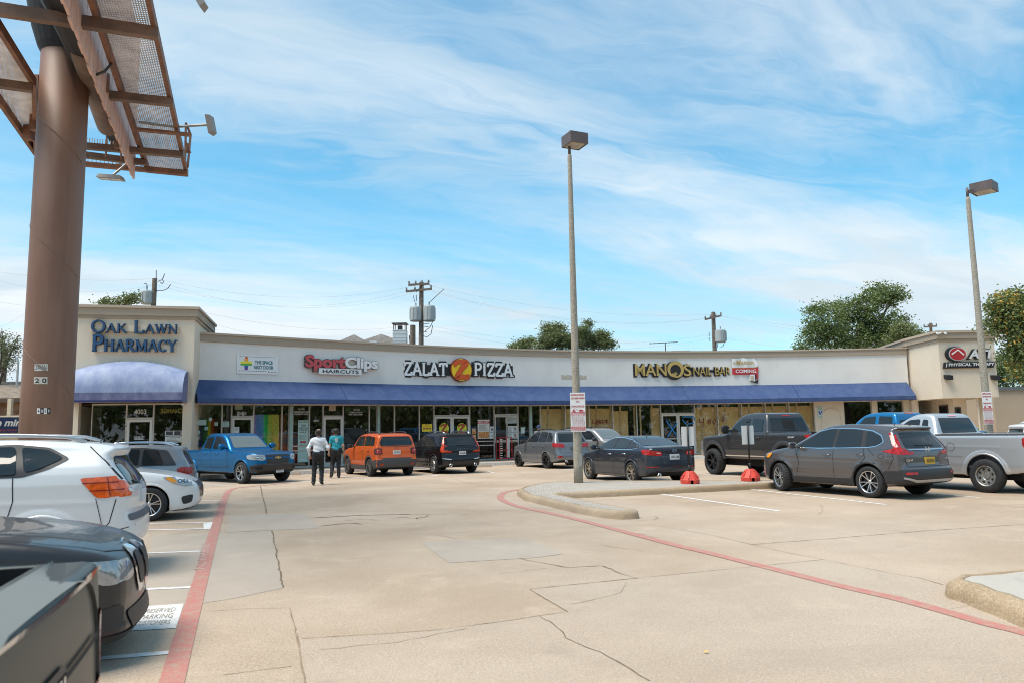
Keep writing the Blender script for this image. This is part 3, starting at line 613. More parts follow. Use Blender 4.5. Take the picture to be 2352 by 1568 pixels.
mb.build('dashes', mat('print navy', (.02, .03, .08), .6), t)
mb = MB(); cx = x0+.22*w; cols = [(.75, .1, .04), (.9, .4, .03), (.85, .75, .05), (.1, .4, .08), (.02, .12, .4), (.18, .05, .3)]
for k, (r0_, r1_, hw_) in enumerate([(.80, .92, .035), (.66, .795, .045), (.54, .655, .135), (.43, .535, .135), (.32, .425, .045), (.2, .315, .04)]):
    e = [(cx-hw_*w, z0+r0_*h), (cx-hw_*w*.9, z0+(r0_*.9+r1_*.1)*h), (cx+hw_*w, z0+r0_*h), (cx+hw_*w*(1 if k else .6), z0+r1_*h), (cx-hw_*w*(1 if k else .6), z0+r1_*h)]; plate(mb, P, [e[0], e[2], e[3], e[4]], 0, .002, k)
mb.build('rainbow_cross', [mat('rb%d' % k, c, .6) for k, c in enumerate(cols)], t)
# haircut sign
f = signframe(FC, 781, 838, .02); P = PF(f)
t = thing('shop_sign', 'channel letter sign reading SportClips HAIRCUTS in red and white', 'sign', f.pt(0, 0, 4.3)); t['wp'] = 1
REDF = mat('faded sign red', (.52, .075, .085), .5)
def chan(s, box, m_face, m_side, bold=.04, c=.14, name='letters', outline=None, par=None, sh=0.):
    x0, x1, z0, z1 = sbox(f, *box)
    mb = MB(); text_into(mb, s, lambda a, b, c_: P(a, b, c_+c/2), x0-.035, x1+.035, z0-.035, z1+.035, c-.02, bold+.03, shear=sh); mb.build(name+'_side', m_side, par or t)
    mb = MB(); text_into(mb, s, lambda a, b, c_: P(a, b, c_+c/2), x0, x1, z0, z1, c, bold, shear=sh); mb.build(name, m_face, par or t)
DK = mat('dark trim', (.05, .045, .045), .5)
chan('Sport', (698, 817, 790, 853), REDF, DK, .045); chan('Clips', (789, 821.5, 864.5, 853.5), WHITE, mat('grey trim', (.25, .25, .25), .5), .035, name='letters')
x0, x1, z0, z1 = sbox(f, 729.5, 846.8, 826.6, 860); mb = MB(); plate(mb, P, rect(x0, x1, z0, z1), .0, .2); bx = mb.build('light_box', WHITE, t)
mb = MB(); text_into(mb, 'HAIRCUTS', lambda a, b, c: P(a, b, c+.203), x0+.08*(x1-x0), x1-.07*(x1-x0), z0+.22*(z1-z0), z1-.2*(z1-z0), .01, .012); mb.build('lettering', BLACK, bx)
# ZALAT Z PIZZA
f = signframe(FC, 1050, 848, .02); P = PF(f)
t = thing('shop_sign', 'black and white ZALAT PIZZA sign with a round yellow badge and orange Z', 'sign', f.pt(0, 0, 4.3)); t['wp'] = 1
WHL = mat('white channel face', (.8, .8, .79), .4)
for s, b in (('ZALAT', (925, 833, 1025, 862)), ('PIZZA', (1086, 834.5, 1175, 863.5))):
    x0, x1, z0, z1 = sbox(f, *b); mb = MB(); letters(mb, P, s, x0, x1, z0, z1, 0, .12, thick=.2, thin=.2, serif=.2, grow=.24); 
    mb.fbox(f, x0-.02, x1+.02, z0+.1, z1-.1, .01, .115); mb.build('backing', BLACK, t)
    mb = MB(); letters(mb, P, s, x0, x1, z0, z1, .125, .15, thick=.17, thin=.17, serif=.17); mb.build('letters', WHL, t)
x0, x1, z0, z1 = sbox(f, 1029.4, 822.5, 1083, 876); cx, cz, r = (x0+x1)/2, (z0+z1)/2, (z1-z0)/2
mb = MB(); mb.fbox(f, cx-1.0, cx+1.0, cz-.3, cz+.3, .01, .1); mb.build('backing', BLACK, t)
mb = MB(); plate(mb, P, circ(cx, cz, r, 40), .0, .2); bd = mb.build('badge', mat('badge brown rim', (.22, .03, .01), .5), t)
mb = MB(); plate(mb, P, circ(cx, cz, r*.93, 40), .2, .215); mb.build('badge_face', mat('badge yellow', (.86, .55, .01), .5), bd)
zp = [(-.55, .25), (-.62, .5), (-.38, .62), (.0, .68), (.45, .72), (.42, .5), (.1, .2), (-.3, -.35), (-.5, -.68), (-.1, -.60), (.3, -.62), (.58, -.7), (.55, -.35)]
zw = [.16, .22, .26, .24, .22, .3, .34, .3, .22, .3, .28, .22, .2]
def zig(P, cx, cz, r, c0, c1, m0, par, k=1.):
    q = [Vector((cx+a*r, cz+b*r, 0)) for a, b in zp]; qs = smooth_pts(q, 4); ws = []
    for i in range(len(zw)-1): ws += [(zw[i]+(zw[i+1]-zw[i])*j/4)*r for j in range(4)]
    ws.append(zw[-1]*r); mb = MB(); ribbon(mb, P, [(p.x, p.y) for p in qs], [w*k+.05*r for w in ws], c0, c1); mb.build('letter_edge', mat('dark brown', (.10, .015, .01), .5), par)
    mb = MB(); ribbon(mb, P, [(p.x, p.y) for p in qs], [w*k for w in ws], c1, c1+.01); mb.build('letter', m0, par)
zig(P, cx, cz, r, .216, .225, mat('badge orange', (.66, .09, .01), .5), bd, 1.35)
# ghost of a removed sign
f = signframe(FC, 1319, 865, .006); P = PF(f); x0, x1, z0, z1 = sbox(f, 1257.8, 859.8, 1381, 870.5)
mb = MB(); n = 24; top = [(x0+(x1-x0)*i/n, z1-.05+random.uniform(0, .05)+(.08 if i in (2, 3, 21) else 0)) for i in range(n+1)]; plate(mb, P, [(x0, z0), (x1, z0)]+top[::-1], 0, .006)
tag(mb.build('sign_ghost', mat('old beige paint', (.56, .48, .38), .9, var=.15, vs=5)), 'beige strip of old paint left by a removed sign behind the lamp pole', 'paint mark')
# MANOS nail bar
f = signframe(FC, 1560, 850, .02); P = PF(f)
t = thing('shop_sign', 'gold and black MANOS NAIL BAR channel letter sign', 'sign', f.pt(0, 0, 4.3)); t['wp'] = 1
GOLD = mat('gold face', (.52, .36, .12), .4, metal=.3)
def gold(s, b, bold, side):
    x0, x1, z0, z1 = sbox(f, *b); mb = MB(); text_into(mb, s, lambda a, b, c: P(a-.05, b-.03, c), x0-side, x1+side, z0-side, z1+side, .10, bold+side*.9); mb.fbox(f, x0, x1, z0+.16, z1-.16, .01, .08); mb.build('backing', BLACK, t)
    mb = MB(); text_into(mb, s, lambda a, b, c: P(a, b, c+.12), x0, x1, z0, z1, .02, bold); mb.build('letters', GOLD, t)
gold('MAN', (1457, 835.5, 1529, 862.5), .012, .05); gold('S', (1568.5, 836.5, 1586, 863), .012, .05); gold('NAIL BAR', (1591, 842.5, 1676, 861), .0, .035)
x0, x1, z0, z1 = sbox(f, 1528.7, 829, 1570, 869.5); cx, cz, r = (x0+x1)/2, (z0+z1)/2, (z1-z0)/2
mb = MB(); plate(mb, P, circ(cx-.05, cz-.03, r*1.06, 36), .0, .12); mb.build('backing', BLACK, t)
mb = MB(); q = [(cx+.03*r+r*.80*math.cos(a), cz+r*.80*math.sin(a)) for a in [math.radians(215-360*i/40+35) for i in range(41)]]; ribbon(mb, P, q, [r*(.06+.36*math.sin(math.pi*min(1, (i+2)/42))**.8) for i in range(41)], .121, .14); mb.build('letter_ring', GOLD, t)
mb = MB()
for k, (a, b, c, d, w_) in enumerate([(-.5, -.55, .1, -.72, .2), (-.45, -.4, .0, -.55, .13), (-.2, -.3, .12, -.5, .11), (.0, -.26, .2, -.45, .1)]): ribbon(mb, P, [(cx+a*r, cz+b*r), (cx+(a+c)/2*r, cz+((b+d)/2-.05)*r), (cx+c*r, cz+d*r)], w_*r, .141+.001*k, .15+.001*k)
mb.build('hand_emblem', GOLD, t)
# torn banner beside it
f = signframe(FC, 1706, 842, .03); P = PF(f); x0, x1, z0, z1 = sbox(f, 1680.8, 822.4, 1732, 859.5); w, h = x1-x0, z1-z0
t = thing('banner', 'torn white and red banner reading COMING with its corner hanging down', 'banner', f.pt(0, 0, z0)); t['wp'] = 1
mb = MB(); n = 10
def cloth(mb, pts, m=0):      # vertical strips of a slightly wavy sheet: (a, z0, z1)
    for (a, p, q), (b, r_, s_) in zip(pts, pts[1:]): mb.add([P(a, p, .03+.03*math.sin(a*9)), P(b, r_, .03+.03*math.sin(b*9)), P(b, s_, .03+.03*math.sin(b*9)), P(a, q, .03+.03*math.sin(a*9))], [(0, 1, 2, 3)], m)
cloth(mb, [(x0+w*i/n, z0+.44*h, z1-.03*h*math.sin(i)) for i in range(n+1)]); cloth(mb, [(x1, z0+.44*h, z1), (x1+.14*w, z0+.5*h, z1-.25*h)])
cloth(mb, [(x0+w*i/n, z0, z0+.40*h) for i in range(n+1)], 1); cloth(mb, [(x1, z0, z0+.40*h), (x1+.17*w, z0+.16*h, z0+.46*h)], 1); cloth(mb, [(x0+w*i/n, z0+.40*h, z0+.44*h) for i in range(n+2)], 2)
mb.build('sheet', [WHITE, mat('banner red', (.5, .03, .04), .6), GOLD], t, fixn=False)
mb = MB()
for k, (q, m_) in enumerate([([(.78, 0), (1.0, .0), (1.0, -.42), (.72, -.38)], 0), ([(1.0, .0), (1.16, .1), (1.14, -.32), (1.0, -.2)], 1), ([(.72, -.38), (1.0, -.42), (1.14, -.3), (1.1, -.58)], 2), ([(1.0, -.02), (1.06, -.02), (1.05, -.2), (1.0, -.4)], 2)]):
    plate(mb, P, [(x0+a*w, z0+b*h) for a, b in q], .04+.01*k, .047+.01*k, m_)
for k in range(5): plate(mb, P, [(x0+.80*w, z0-(.10+.06*k)*h), (x0+.95*w, z0-(.10+.06*k)*h), (x0+.95*w, z0-(.125+.06*k)*h), (x0+.80*w, z0-(.125+.06*k)*h)], .05, .052, 3)
mb.build('torn_corner', [WHITE, mat('banner red', (.5, .03, .04), .6), BLACK, GOLD], t)
mb = MB(); text_into(mb, 'COMING', lambda a, b, c: P(a, b, c+.075), x0+.14*w, x1+.06*w, z0+.10*h, z0+.32*h, .002, .02); mb.build('lettering', WHITE, t)
mb = MB(); text_into(mb, 'Manos', lambda a, b, c: P(a, b, c+.075), x0+.18*w, x1-.1*w, z0+.60*h, z0+.9*h, .002, .012, shear=.2)
for a in (.1, .95):
    ribbon(mb, lambda x, y, c: P(x, y, c+.075), [(x0+(a+.05*math.cos(i))*w, z0+(.62+.05*i/2+.04*math.sin(i*1.6))*h) for i in range(7)], .03, 0, .002)
mb.build('script', GOLD, t)
# small papers, posters, numerals
def decal_text(label, s, box, m, F=FC, o=.0, bold=0., cat='lettering', name='window_lettering', mirror=False, shear=0.):
    f = signframe(F, (box[0]+box[2])/2, (box[1]+box[3])/2, o); x0, x1, z0, z1 = sbox(f, *box); mb = MB(); text_into(mb, s, PF(f), x0, x1, z0, z1, .003, bold, mirror=mirror, shear=shear)
    return tag(mb.build(name, m), label, cat)
OG = -.105
Z3 = lambda x, y: ((550+.3507*x)*.784, (900+.3507*y)*.784); Z1 = lambda x, y: (744.8+.25*x, 744.8+.25*y)
def B3(a, b, c, d): return (*Z3(a, b), *Z3(c, d))
def B1(a, b, c, d): return (*Z1(a, b), *Z1(c, d))
def ZCB(a, b, c, d): return (1136.8+.275*a, 744.8+.275*b, 1136.8+.275*c, 744.8+.275*d)
NUMW = mat('numeral white', (.75, .74, .7), .5)
def numplate(box, s, o=OG+.01, F=FC, name='house_number'):
    f = signframe(F, (box[0]+box[2])/2, (box[1]+box[3])/2, o); x0, x1, z0, z1 = sbox(f, *box); t = thing(name, 'small black and white number plates reading %s over the %s' % (s, 'rainbow shop door' if s == '4005' else 'pizza shop doors'), 'number', f.pt(0, 0, z0)); t['wp'] = 1; n = len(s); w = (x1-x0)/n
    for i, ch in enumerate(s):
        mb = MB(); plate(mb, PF(f), rect(x0+w*i+.01, x0+w*(i+1)-.01, z0, z1), 0, .004); p = mb.build('plate', BLACK if i % 2 else NUMW, t)
        mb = MB(); text_into(mb, ch, lambda a, b, c: PF(f)(a, b, c+.006), x0+w*i+.03, x0+w*(i+1)-.03, z0+.02, z1-.02, .002, .01); mb.build('digit', NUMW if i % 2 else BLACK, p)
numplate(B3(413, 868, 495, 900), '4005'); numplate(B1(1152, 820, 1220, 845), '4007')
decal_text('white numerals 4007 on the pane left of the haircut shop door', '4007', B3(1050, 935, 1100, 952), NUMW, o=OG)
decal_text('white lettering LEGENDARY HOT STEAMED TOWEL on the window beside the pilaster', 'LEGENDARY HOT\nSTEAMED TOWEL', B3(886, 864, 1010, 896), NUMW, o=OG, bold=.01, shear=.15)
decal_text('white lettering COME IN FOR A FREE NECK TRIM right of the haircut door', 'COME IN FOR A\nFREE NECK TRIM', B3(1344, 868, 1457, 898), NUMW, o=OG, bold=.01, shear=.15)
decal_text('small SportClips mark over the towel lettering', 'SportClips', B3(925, 838, 980, 858), NUMW, o=OG, bold=.01)
decal_text('small SportClips mark over the neck trim lettering', 'SportClips', B3(1385, 844, 1437, 862), NUMW, o=OG, bold=.01)
decal_text('white lettering Always Hiring Great Stylists low on the haircut window', 'Always Hiring\nGreat Stylists', B3(894, 1192, 990, 1220), NUMW, o=OG, bold=.01)
def paper(label, box, m, lines=None, o=OG, name='notice', F=FC, cat='notice', tm=None, parts=None):
    f = signframe(F, (box[0]+box[2])/2, (box[1]+box[3])/2, o); x0, x1, z0, z1 = sbox(f, *box); t = thing(name, label, cat, f.pt(0, 0, z0)); t['wp'] = 1; P = PF(f)
    mb = MB(); plate(mb, P, rect(x0, x1, z0, z1), 0, .003); mb.build('sheet', m, t); w, h = x1-x0, z1-z0
    for s, (a, b, c, d), m2 in (lines or []):
        mb = MB()
        if s == '#': plate(mb, lambda x, y, c_: P(x, y, c_+.003), rect(x0+a*w, x0+b*w, z0+c*h, z0+d*h), 0, .002); mb.build('printed_panel', m2, t)
        elif s == '=':
            n = max(2, int((d-c)*h/.045))
            for i in range(n): plate(mb, lambda x, y, c_: P(x, y, c_+.003), rect(x0+a*w, x0+(b-.15*(i % 3)*(b-a))*w, z0+(c+(d-c)*(i+.25)/n)*h, z0+(c+(d-c)*(i+.6)/n)*h), 0, .001)
            mb.build('printed_lines', m2, t)
        else: text_into(mb, s, lambda x, y, c_: P(x, y, c_+.006), x0+a*w, x0+b*w, z0+c*h, z0+d*h, .002, .012); mb.build('lettering', m2, t)
    return t, f, (x0, x1, z0, z1)
MINT = mat('pale mint poster', (.42, .58, .52), .6); PAP = mat('paper', (.66, .68, .66), .6, var=.1); YEL = mat('poster yellow', (.8, .6, .02), .5); PRED = mat('poster red', (.45, .03, .03), .5)
PIZ = nodemat('pizza print', lambda b, t, m_: (nt.links.new(mixc(ramp(noi(t, 18, 4, .7), .42, .58), (.75, .42, .12), (.35, .05, .02)), b.inputs['Base Color'])))
paper('tall mint poster reading YOUR CHECK IN YOUR WAY in the haircut window', B3(920, 940, 1006, 1290), MINT, [('YOUR\nCHECK IN', (.08, .92, .78, .90), BLACK), ('YOUR\nWAY.', (.1, .9, .69, .775), BLACK), ('SportClips', (.1, .9, .935, .975), BLACK), ('=', (.1, .9, .54, .66), DKGREY), ('#', (.2, .8, .46, .5), PRED), ('=', (.15, .9, .4, .45), DKGREY), ('=', (.1, .9, .02, .08), WHITE)], name='poster', cat='poster')
paper('yellow poster with three brown medallions left of the pizza shop doors', B1(897, 912, 990, 982), YEL, [('ORDER', (.35, .65, .85, .95), BLACK), ('=', (.1, .9, .6, .8), PRED)] + [('#', (.12+.28*k, .32+.28*k, .3, .5), mat('medallion', (.25, .06, .04), .6)) for k in range(3)], name='poster', cat='poster')
paper('pizza poster reading 50% OFF beside the pizza shop doors', B1(1410, 872, 1518, 1046), mat('poster cream', (.7, .68, .6), .6), [('#', (0, 1, .80, .93), PRED), ('50% OFF', (.06, .94, .82, .91), WHITE), ('=', (.08, .85, .40, .76), DKGREY), ('#', (.05, .95, .03, .36), PIZ)], name='poster', cat='poster')
paper('large white handwritten sheet above the order window', B1(1664, 817, 1776, 905), PAP, [('=', (.1, .9, .1, .9), DKGREY), ('#', (.05, .5, .9, .96), DKGREY)])
for k, (a, b, c, d, l) in enumerate([(1690, 929, 1733, 986, 'upper left notice on the order window'), (1736, 929, 1774, 986, 'upper right notice on the order window'), (1690, 989, 1733, 1043, 'lower left notice on the order window'), (1736, 989, 1774, 1043, 'lower right notice on the order window')]):
    paper('white ' + l, B1(a, b, c, d), PAP, [('=', (.15, .85, .1, .9), DKGREY)] + ([('#', (.3, .7, .3, .7), mat('notice brown', (.3, .1, .03), .6))] if k % 2 else []), o=-.04)
paper('white no-entry notice with a crossed symbol, right of the pizza poster', B1(1522, 934, 1560, 988), PAP, [('#', (.3, .7, .3, .7), DKGREY)])
paper('white arrow notice below the crossed-symbol notice', B1(1522, 992, 1560, 1046), PAP, [('#', (.2, .7, .45, .52), BLACK), ('#', (.6, .8, .38, .6), BLACK)])
paper('small brown menu left of the pizza poster', B1(1357, 952, 1394, 1004), PIZ, [('=', (.1, .9, .6, .9), PAP)]); paper('small brown menu below the other left of the pizza poster', B1(1357, 1010, 1394, 1056), PIZ, [('=', (.1, .9, .6, .9), PAP)])
paper('mint sheet in the green tinted pane left of the second pilaster', B1(1806, 942, 1842, 998), MINT, [('#', (.2, .8, .15, .85), PAP), ('=', (.3, .7, .3, .7), DKGREY)])
paper('mint notice in the narrow pane left of the door marked 4005', B3(292, 950, 346, 997), MINT, [('=', (.1, .9, .1, .9), DKGREY)])
paper('mint notice low in the leftmost window of the white building', B3(56, 1026, 103, 1056), MINT, [('=', (.1, .9, .2, .8), DKGREY)])
paper('small pale notice on the yellow stripe of the rainbow flag', B3(176, 917, 204, 948), MINT, [('#', (.25, .75, .2, .8), PAP)]); paper('small pale notice on the red stripe of the rainbow flag', B3(223, 957, 252, 986), MINT, [('=', (.2, .8, .2, .8), DKGREY)])
paper('small pale notice low on the rainbow flag', B3(140, 995, 168, 1022), MINT, [('=', (.2, .8, .2, .8), DKGREY)])
paper('white notice on the door marked 4005', B3(387, 996, 430, 1050), PAP, [('=', (.2, .8, .5, .8), BLACK)], o=-.04)
paper('white notice in the upper pane of the haircut door transom', B3(1180, 815, 1236, 862), mat('beige card', (.5, .42, .3), .7), o=OG)
paper('beige card in the transom over the door marked 4005', B3(393, 803, 458, 850), mat('mint card', (.36, .42, .3), .7), o=OG)
paper('red white lettered sticker on the haircut shop door', B3(1190, 1052, 1245, 1110), BLACK, [('=', (.1, .9, .1, .9), WHITE), ('#', (.3, .9, .8, 1), PRED)], o=-.04)
for k, u in enumerate((1100, 1264)):
    f = signframe(FC, *Z1(u, 955), -.04); x0, x1, z0, z1 = sbox(f, *B1(u-45, 908, u+45, 998)); P = PF(f); r = (x1-x0)/2; cx, cz = (x0+x1)/2, (z0+z1)/2
    t = thing('door_badge', 'round yellow badge with a red and green Z on the %s pizza shop door' % ('left', 'right')[k], 'sticker', f.pt(0, 0, z0)); t['wp'] = 1
    mb = MB(); plate(mb, P, circ(cx, cz, r, 30), .0, .004); mb.build('disc', mat('badge lime', (.62, .62, .04), .5), t); zig(P, cx, cz, r, .005, .007, mat('badge red letter', (.4, .06, .01), .5), t, 1.1)
c_, f, bx = paper('white cloud of paper cut-outs in the leftmost window of the white building', B3(80, 935, 155, 982), MINT)
# blue disabled parking signs on the piers
for box, l in ((B3(0, 0, 0, 0), ''),):
    pass
def hsign(box, label, F, o=.0):
    t, f, (x0, x1, z0, z1) = paper(label, box, mat('sign mint', (.52, .66, .6), .6), [('PARKING', (.1, .9, .72, .8), mat('sign green', (.05, .25, .15), .6)), ('RESERVED', (.1, .9, .86, .93), mat('sign green', (.05, .25, .15), .6)), ('#', (.2, .8, .28, .62), mat('sign blue', (.01, .06, .35), .5)), ('=', (.15, .85, .05, .2), mat('sign green', (.05, .25, .15), .6))], o=o, name='parking_sign', F=F, cat='sign')
    w, h = x1-x0, z1-z0; P = PF(f); mb = MB(); q = lambda a, b: (x0+a*w, z0+b*h)
    for l in ([(.48, .58), (.48, .46), (.6, .46), (.66, .36)],): ribbon(mb, lambda x, y, c: P(x, y, c+.007), [q(*p) for p in l], .035, 0, .002)
    ribbon(mb, lambda x, y, c: P(x, y, c+.0072), [(q(.48, .41)[0]+.09*math.cos(a/2), q(.48, .41)[1]+.09*math.sin(a/2)) for a in range(5, 14)], .02, 0, .002); plate(mb, lambda x, y, c: P(x, y, c+.0074), circ(*q(.48, .6), .025, 8), 0, .002)
    mb.build('symbol', WHITE, t)
hsign((1528.8+.275*1268, 744.8+.275*684, 1528.8+.275*1316, 744.8+.275*778), 'disabled parking sign on the cream pier beside the last boarded window', FC, .0)
hsign(((2400+.4784*552)*.784, (750+.4784*902)*.784, (2400+.4784*587)*.784, (750+.4784*960)*.784), 'disabled parking sign on the pier at the right end of the awning', FC, .0)
# ================================================================ left tower (pharmacy)
ang = math.radians(14); TO = A(445, 820, 31.0); TO.z = 0
FT = Fr((TO.x-4.6*math.cos(ang), TO.y-4.6*math.sin(ang)), (math.cos(ang), math.sin(ang))); TW = 4.6
TZ = FT.px(445, 706)[1]; zc0 = FT.px(445, 735)[1]
mb = MB(); mb.fbox(FT, 0, TW, 3.1, zc0, -5, 0); mb.fbox(FT, 0, .08, .0, 3.098, -5, -.35); mb.fbox(FT, TW-.08, TW, 0, 3.098, -5, -.35)
mb.build('tower_wall', CREAM, BLD)
for a, b in ((0.0, .42), (TW-.36, TW)): mb = MB(); mb.fbox(FT, a, b, 0, 3.099, -.345, .0); mb.build('tower_column', CREAM, BLD)
mb = MB(); H = TZ-zc0
for a, b, o, m in ((0, .24, .06, 0), (.241, .80, .12, 0), (.801, 1, .19, 1)): mb.fbox(FT, -o, TW+o, zc0+a*H, zc0+b*H, -5-o, o, m)
mb.build('tower_cornice', [TAN, TAN2], BLD)
s1_, s2_ = FT.px(192, 1000)[0], FT.px(419, 1000)[0]
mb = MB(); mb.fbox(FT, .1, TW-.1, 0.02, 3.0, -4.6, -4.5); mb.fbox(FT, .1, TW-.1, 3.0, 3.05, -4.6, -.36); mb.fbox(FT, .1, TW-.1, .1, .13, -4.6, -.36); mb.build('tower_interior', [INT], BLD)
us = [FT.px(u, 950, -.3)[0] for u in (212, 292, 354, 419)]; us[0] = max(us[0], .42); us[3] = TW-.36
for i, k in enumerate('wdw'): bay(us[i]+.002, us[i+1]-.002, k, F=FT, o=-.25, zb=.16, ztop=3.05, zd=2.42)
# bowed awning with arched head
x0, x1 = FT.px(168, 900)[0], FT.px(431, 900)[0]; cxm = (x0+x1)/2; hw = (x1-x0)/2; n = 24; zs = FT.px(431, 852)[1]; za = FT.px(300, 829)[1]; prj = 1.15
mb = MB(); rows = []
zl = FT.px(300, 893)[1]-.10; zv = 2.98
for j in range(9):
    t = j/8; row = []
    for i in range(n+1):
        a = -1+2*i/n; ztop = zs+(za-zs)*(1-a*a); z = ztop+(3.42-ztop)*(1-math.cos(t*math.pi/2))**.95*1.0; o = .01+prj*math.sin(t*math.pi/2)**.85*(1)
        ww = 1.0
        row.append(FT.pt(cxm+a*hw*ww, o, z))
    rows.append(row)
b = len(mb.v)
for r_ in rows: mb.v += [tuple(p) for p in r_]
for j in range(8):
    for i in range(n): mb.f.append((j*(n+1)+i, j*(n+1)+i+1, (j+1)*(n+1)+i+1, (j+1)*(n+1)+i)); mb.m.append(0)
for i in range(n):
    a, b_ = rows[8][i], rows[8][i+1]; dz = Vector((0, 0, 3.42-3.13)); mb.add([a, b_, b_-dz, a-dz], [(0, 1, 2, 3)], 1); dz2 = Vector((0, 0, 3.42-3.05)); N_ = FT.N*.004; mb.add([a-dz+N_, b_-dz+N_, b_-dz2+N_, a-dz2+N_], [(0, 1, 2, 3)], 2)
for i in (0, n):
    e = [rows[j][i] for j in range(9)] + [rows[8][i]-Vector((0, 0, .37)), FT.pt(cxm+(-1+2*i/n)*hw, .01, 3.05)]; mb.add(e, [tuple(range(len(e)))], 1)
o = mb.build('bowed_awning', [AWNF, nodemat('bleached valance', m_awn((.10, .11, .22), (.2, .21, .33), 1.)), AWND], BLD, smooth=False, fixn=False)
for p_ in o.data.polygons: p_.use_smooth = p_.material_index == 0
# pharmacy lettering
P = PF(FT); BLU = mat('letter blue', (.018, .075, .18), .4); BLK = mat('letter edge blue', (.01, .02, .06), .5)
t = thing('shop_sign', 'large dark blue serif letters reading OAK LAWN PHARMACY on the cream tower', 'sign', FT.pt(2.3, 0, 5)); t['wp'] = 1
for s, b in (('OAK', (211.8, 737, 294, 766)), ('LAWN', (308.6, 738.5, 411, 767.5)), ('PHARMACY', (213.7, 771, 408, 808))):
    x0, x1 = FT.px(b[0], (b[1]+b[3])/2)[0], FT.px(b[2], (b[1]+b[3])/2)[0]; mx_ = (b[0]+b[2])/2; z0, z1 = FT.px(mx_, b[3])[1], FT.px(mx_, b[1])[1]
    mb = MB(); letters(mb, P, s, x0, x1, z0, z1, .10, .2, thick=.155, thin=.085, serif=.12, first=1.38, grow=.045); mb.build('letter_edge', BLK, t)
    mb = MB(); letters(mb, P, s, x0, x1, z0, z1, .205, .225, thick=.15, thin=.07, serif=.12, first=1.38); mb.build('letters', BLU, t)
for b in ((211, 748, 412, 763), (217, 791, 404, 808)):
    a, z1 = FT.px(b[0], b[1]); c, z0 = FT.px(b[2], b[3]); mb = MB(); mb.fbox(FT, a, c, z0-.02, z1, .005, .1); mb.build('raceway', CREAM, t)
decal_text('white numerals 4003 over the pharmacy door', '4003', (308, 939, 336, 950), NUMW, F=FT, o=-.235)
decal_text('mirrored yellow lettering ANGE modelled as a reflection in the pharmacy window', 'CHANGE', (369, 937, 420, 948), mat('dim gold', (.45, .30, .03), .5), F=FT, o=-.5, mirror=True, bold=.03)  # mirror image built as reversed letters behind the glass
paper('black notice with white lines low on the pharmacy door', (306, 999, 334, 1010), BLACK, [('214-555-7363', (.1, .9, .55, .9), WHITE), ('=', (.1, .9, .1, .5), WHITE)], F=FT, o=-.18)
paper('greyscale poster pair in the right pharmacy window', (379, 988, 417, 999), PAP, [('#', (.05, .48, .1, .9), DKGREY), ('#', (.55, .95, .1, .9), DKGREY)], F=FT, o=-.235)
paper('white notice below the poster pair in the right pharmacy window', (379, 1001, 417, 1015), PAP, [('=', (.1, .9, .1, .9), DKGREY)], F=FT, o=-.235)
mb = MB(); mb.lathe([(0, .06), (.05, .05), (.06, 0), (.05, -.05), (0, -.06)], 12, M=Matrix.Translation(FT.pt(TW-.35, .1, 3.0))); tag(mb.build('dome_camera', WHITE, smooth=True), 'white dome camera under the right end of the pale awning', 'security camera')
# ================================================================ right tower (clinic)
c0 = A(2160, 850, 41.0); c0.z = 0; cl = A(2086, 850, 44.6); cl.z = 0; cr = A(2289, 850, 41.0); cr.z = 0
FL, FR = Fr(cl, cl-c0 if 0 else c0-cl), Fr(c0, cr-c0); LL, LR = (c0-cl).length, (cr-c0).length
zt = FR.px(2150, 760.5)[1]; zf = FR.px(2165, 913.5)[1]; zc = FR.px(2158, 785)[1]
back = 9
poly = [cl+Vector((0, 0, 0)), c0, cr, cr+Vector((1.0, back, 0)), cl+Vector((1.5, back, 0))]
mb = MB(); mb.slab(poly, zf, zc); mb.build('clinic_fascia_wall', CREAM, BLD)
cen = sum(poly, Vector())/5
def grow(poly, d):
    out = []; n = len(poly)
    for i, p in enumerate(poly):
        a = (p-poly[i-1]).normalized(); b = (poly[(i+1) % n]-p).normalized(); na, nb = Vector((a.y, -a.x, 0)), Vector((b.y, -b.x, 0)); m_ = (na+nb).normalized(); out.append(p+m_*d/max(.4, m_.dot(na)))
    return out
H = zt-zc; mb = MB()
for a, b, d, m in ((0, .26, .06, 0), (.262, .78, .13, 0), (.782, 1, .2, 1)): mb.slab(grow(poly, d), zc+a*H, zc+b*H, m)
mb.build('clinic_cornice', [TAN, TAN2], BLD)
q = grow(poly, -1.2); mb = MB()
F2 = Fr(q[0], q[1]-q[0]); F3 = Fr(q[1], q[2]-q[1]); L2, L3 = (q[1]-q[0]).length, (q[2]-q[1]).length
mb.slab(q, 0, zf-.003); mb.build('clinic_lower_wall', CREAM, BLD)
for F, L, l in ((F2, L2, [(.35, .75, 1.9, 2.7)]), (F3, L3, [(.05, .5, .2, 2.55)])):
    for a, b, z0, z1 in l:
        m = MB(); m.fbox(F, L*a, L*b, z0, z1, .005, .06); fr = m.build('clinic_window', mat('bronze frame', (.05, .035, .03), .5), BLD); m = MB(); m.fbox(F, L*a+.08, L*b-.08, z0+.08, z1-.08, .061, .07); m.build('pane', mat('dark glass', (.02, .02, .022), .06, spec=.6), fr)
for p in (cr+Vector((-.55, .3, 0)), cl+(c0-cl)*.12): mb = MB(); mb.box(p.x-.2, p.x+.2, p.y-.05, p.y+.35, 0, zf-.002); mb.build('clinic_column', CREAM, BLD)
mb = MB(); mb.tube([(cr.x-1.0, cr.y+.3, 0), (cr.x-1.0, cr.y+.3, zf)], .05); mb.build('drain_pipe', CREAM, BLD)
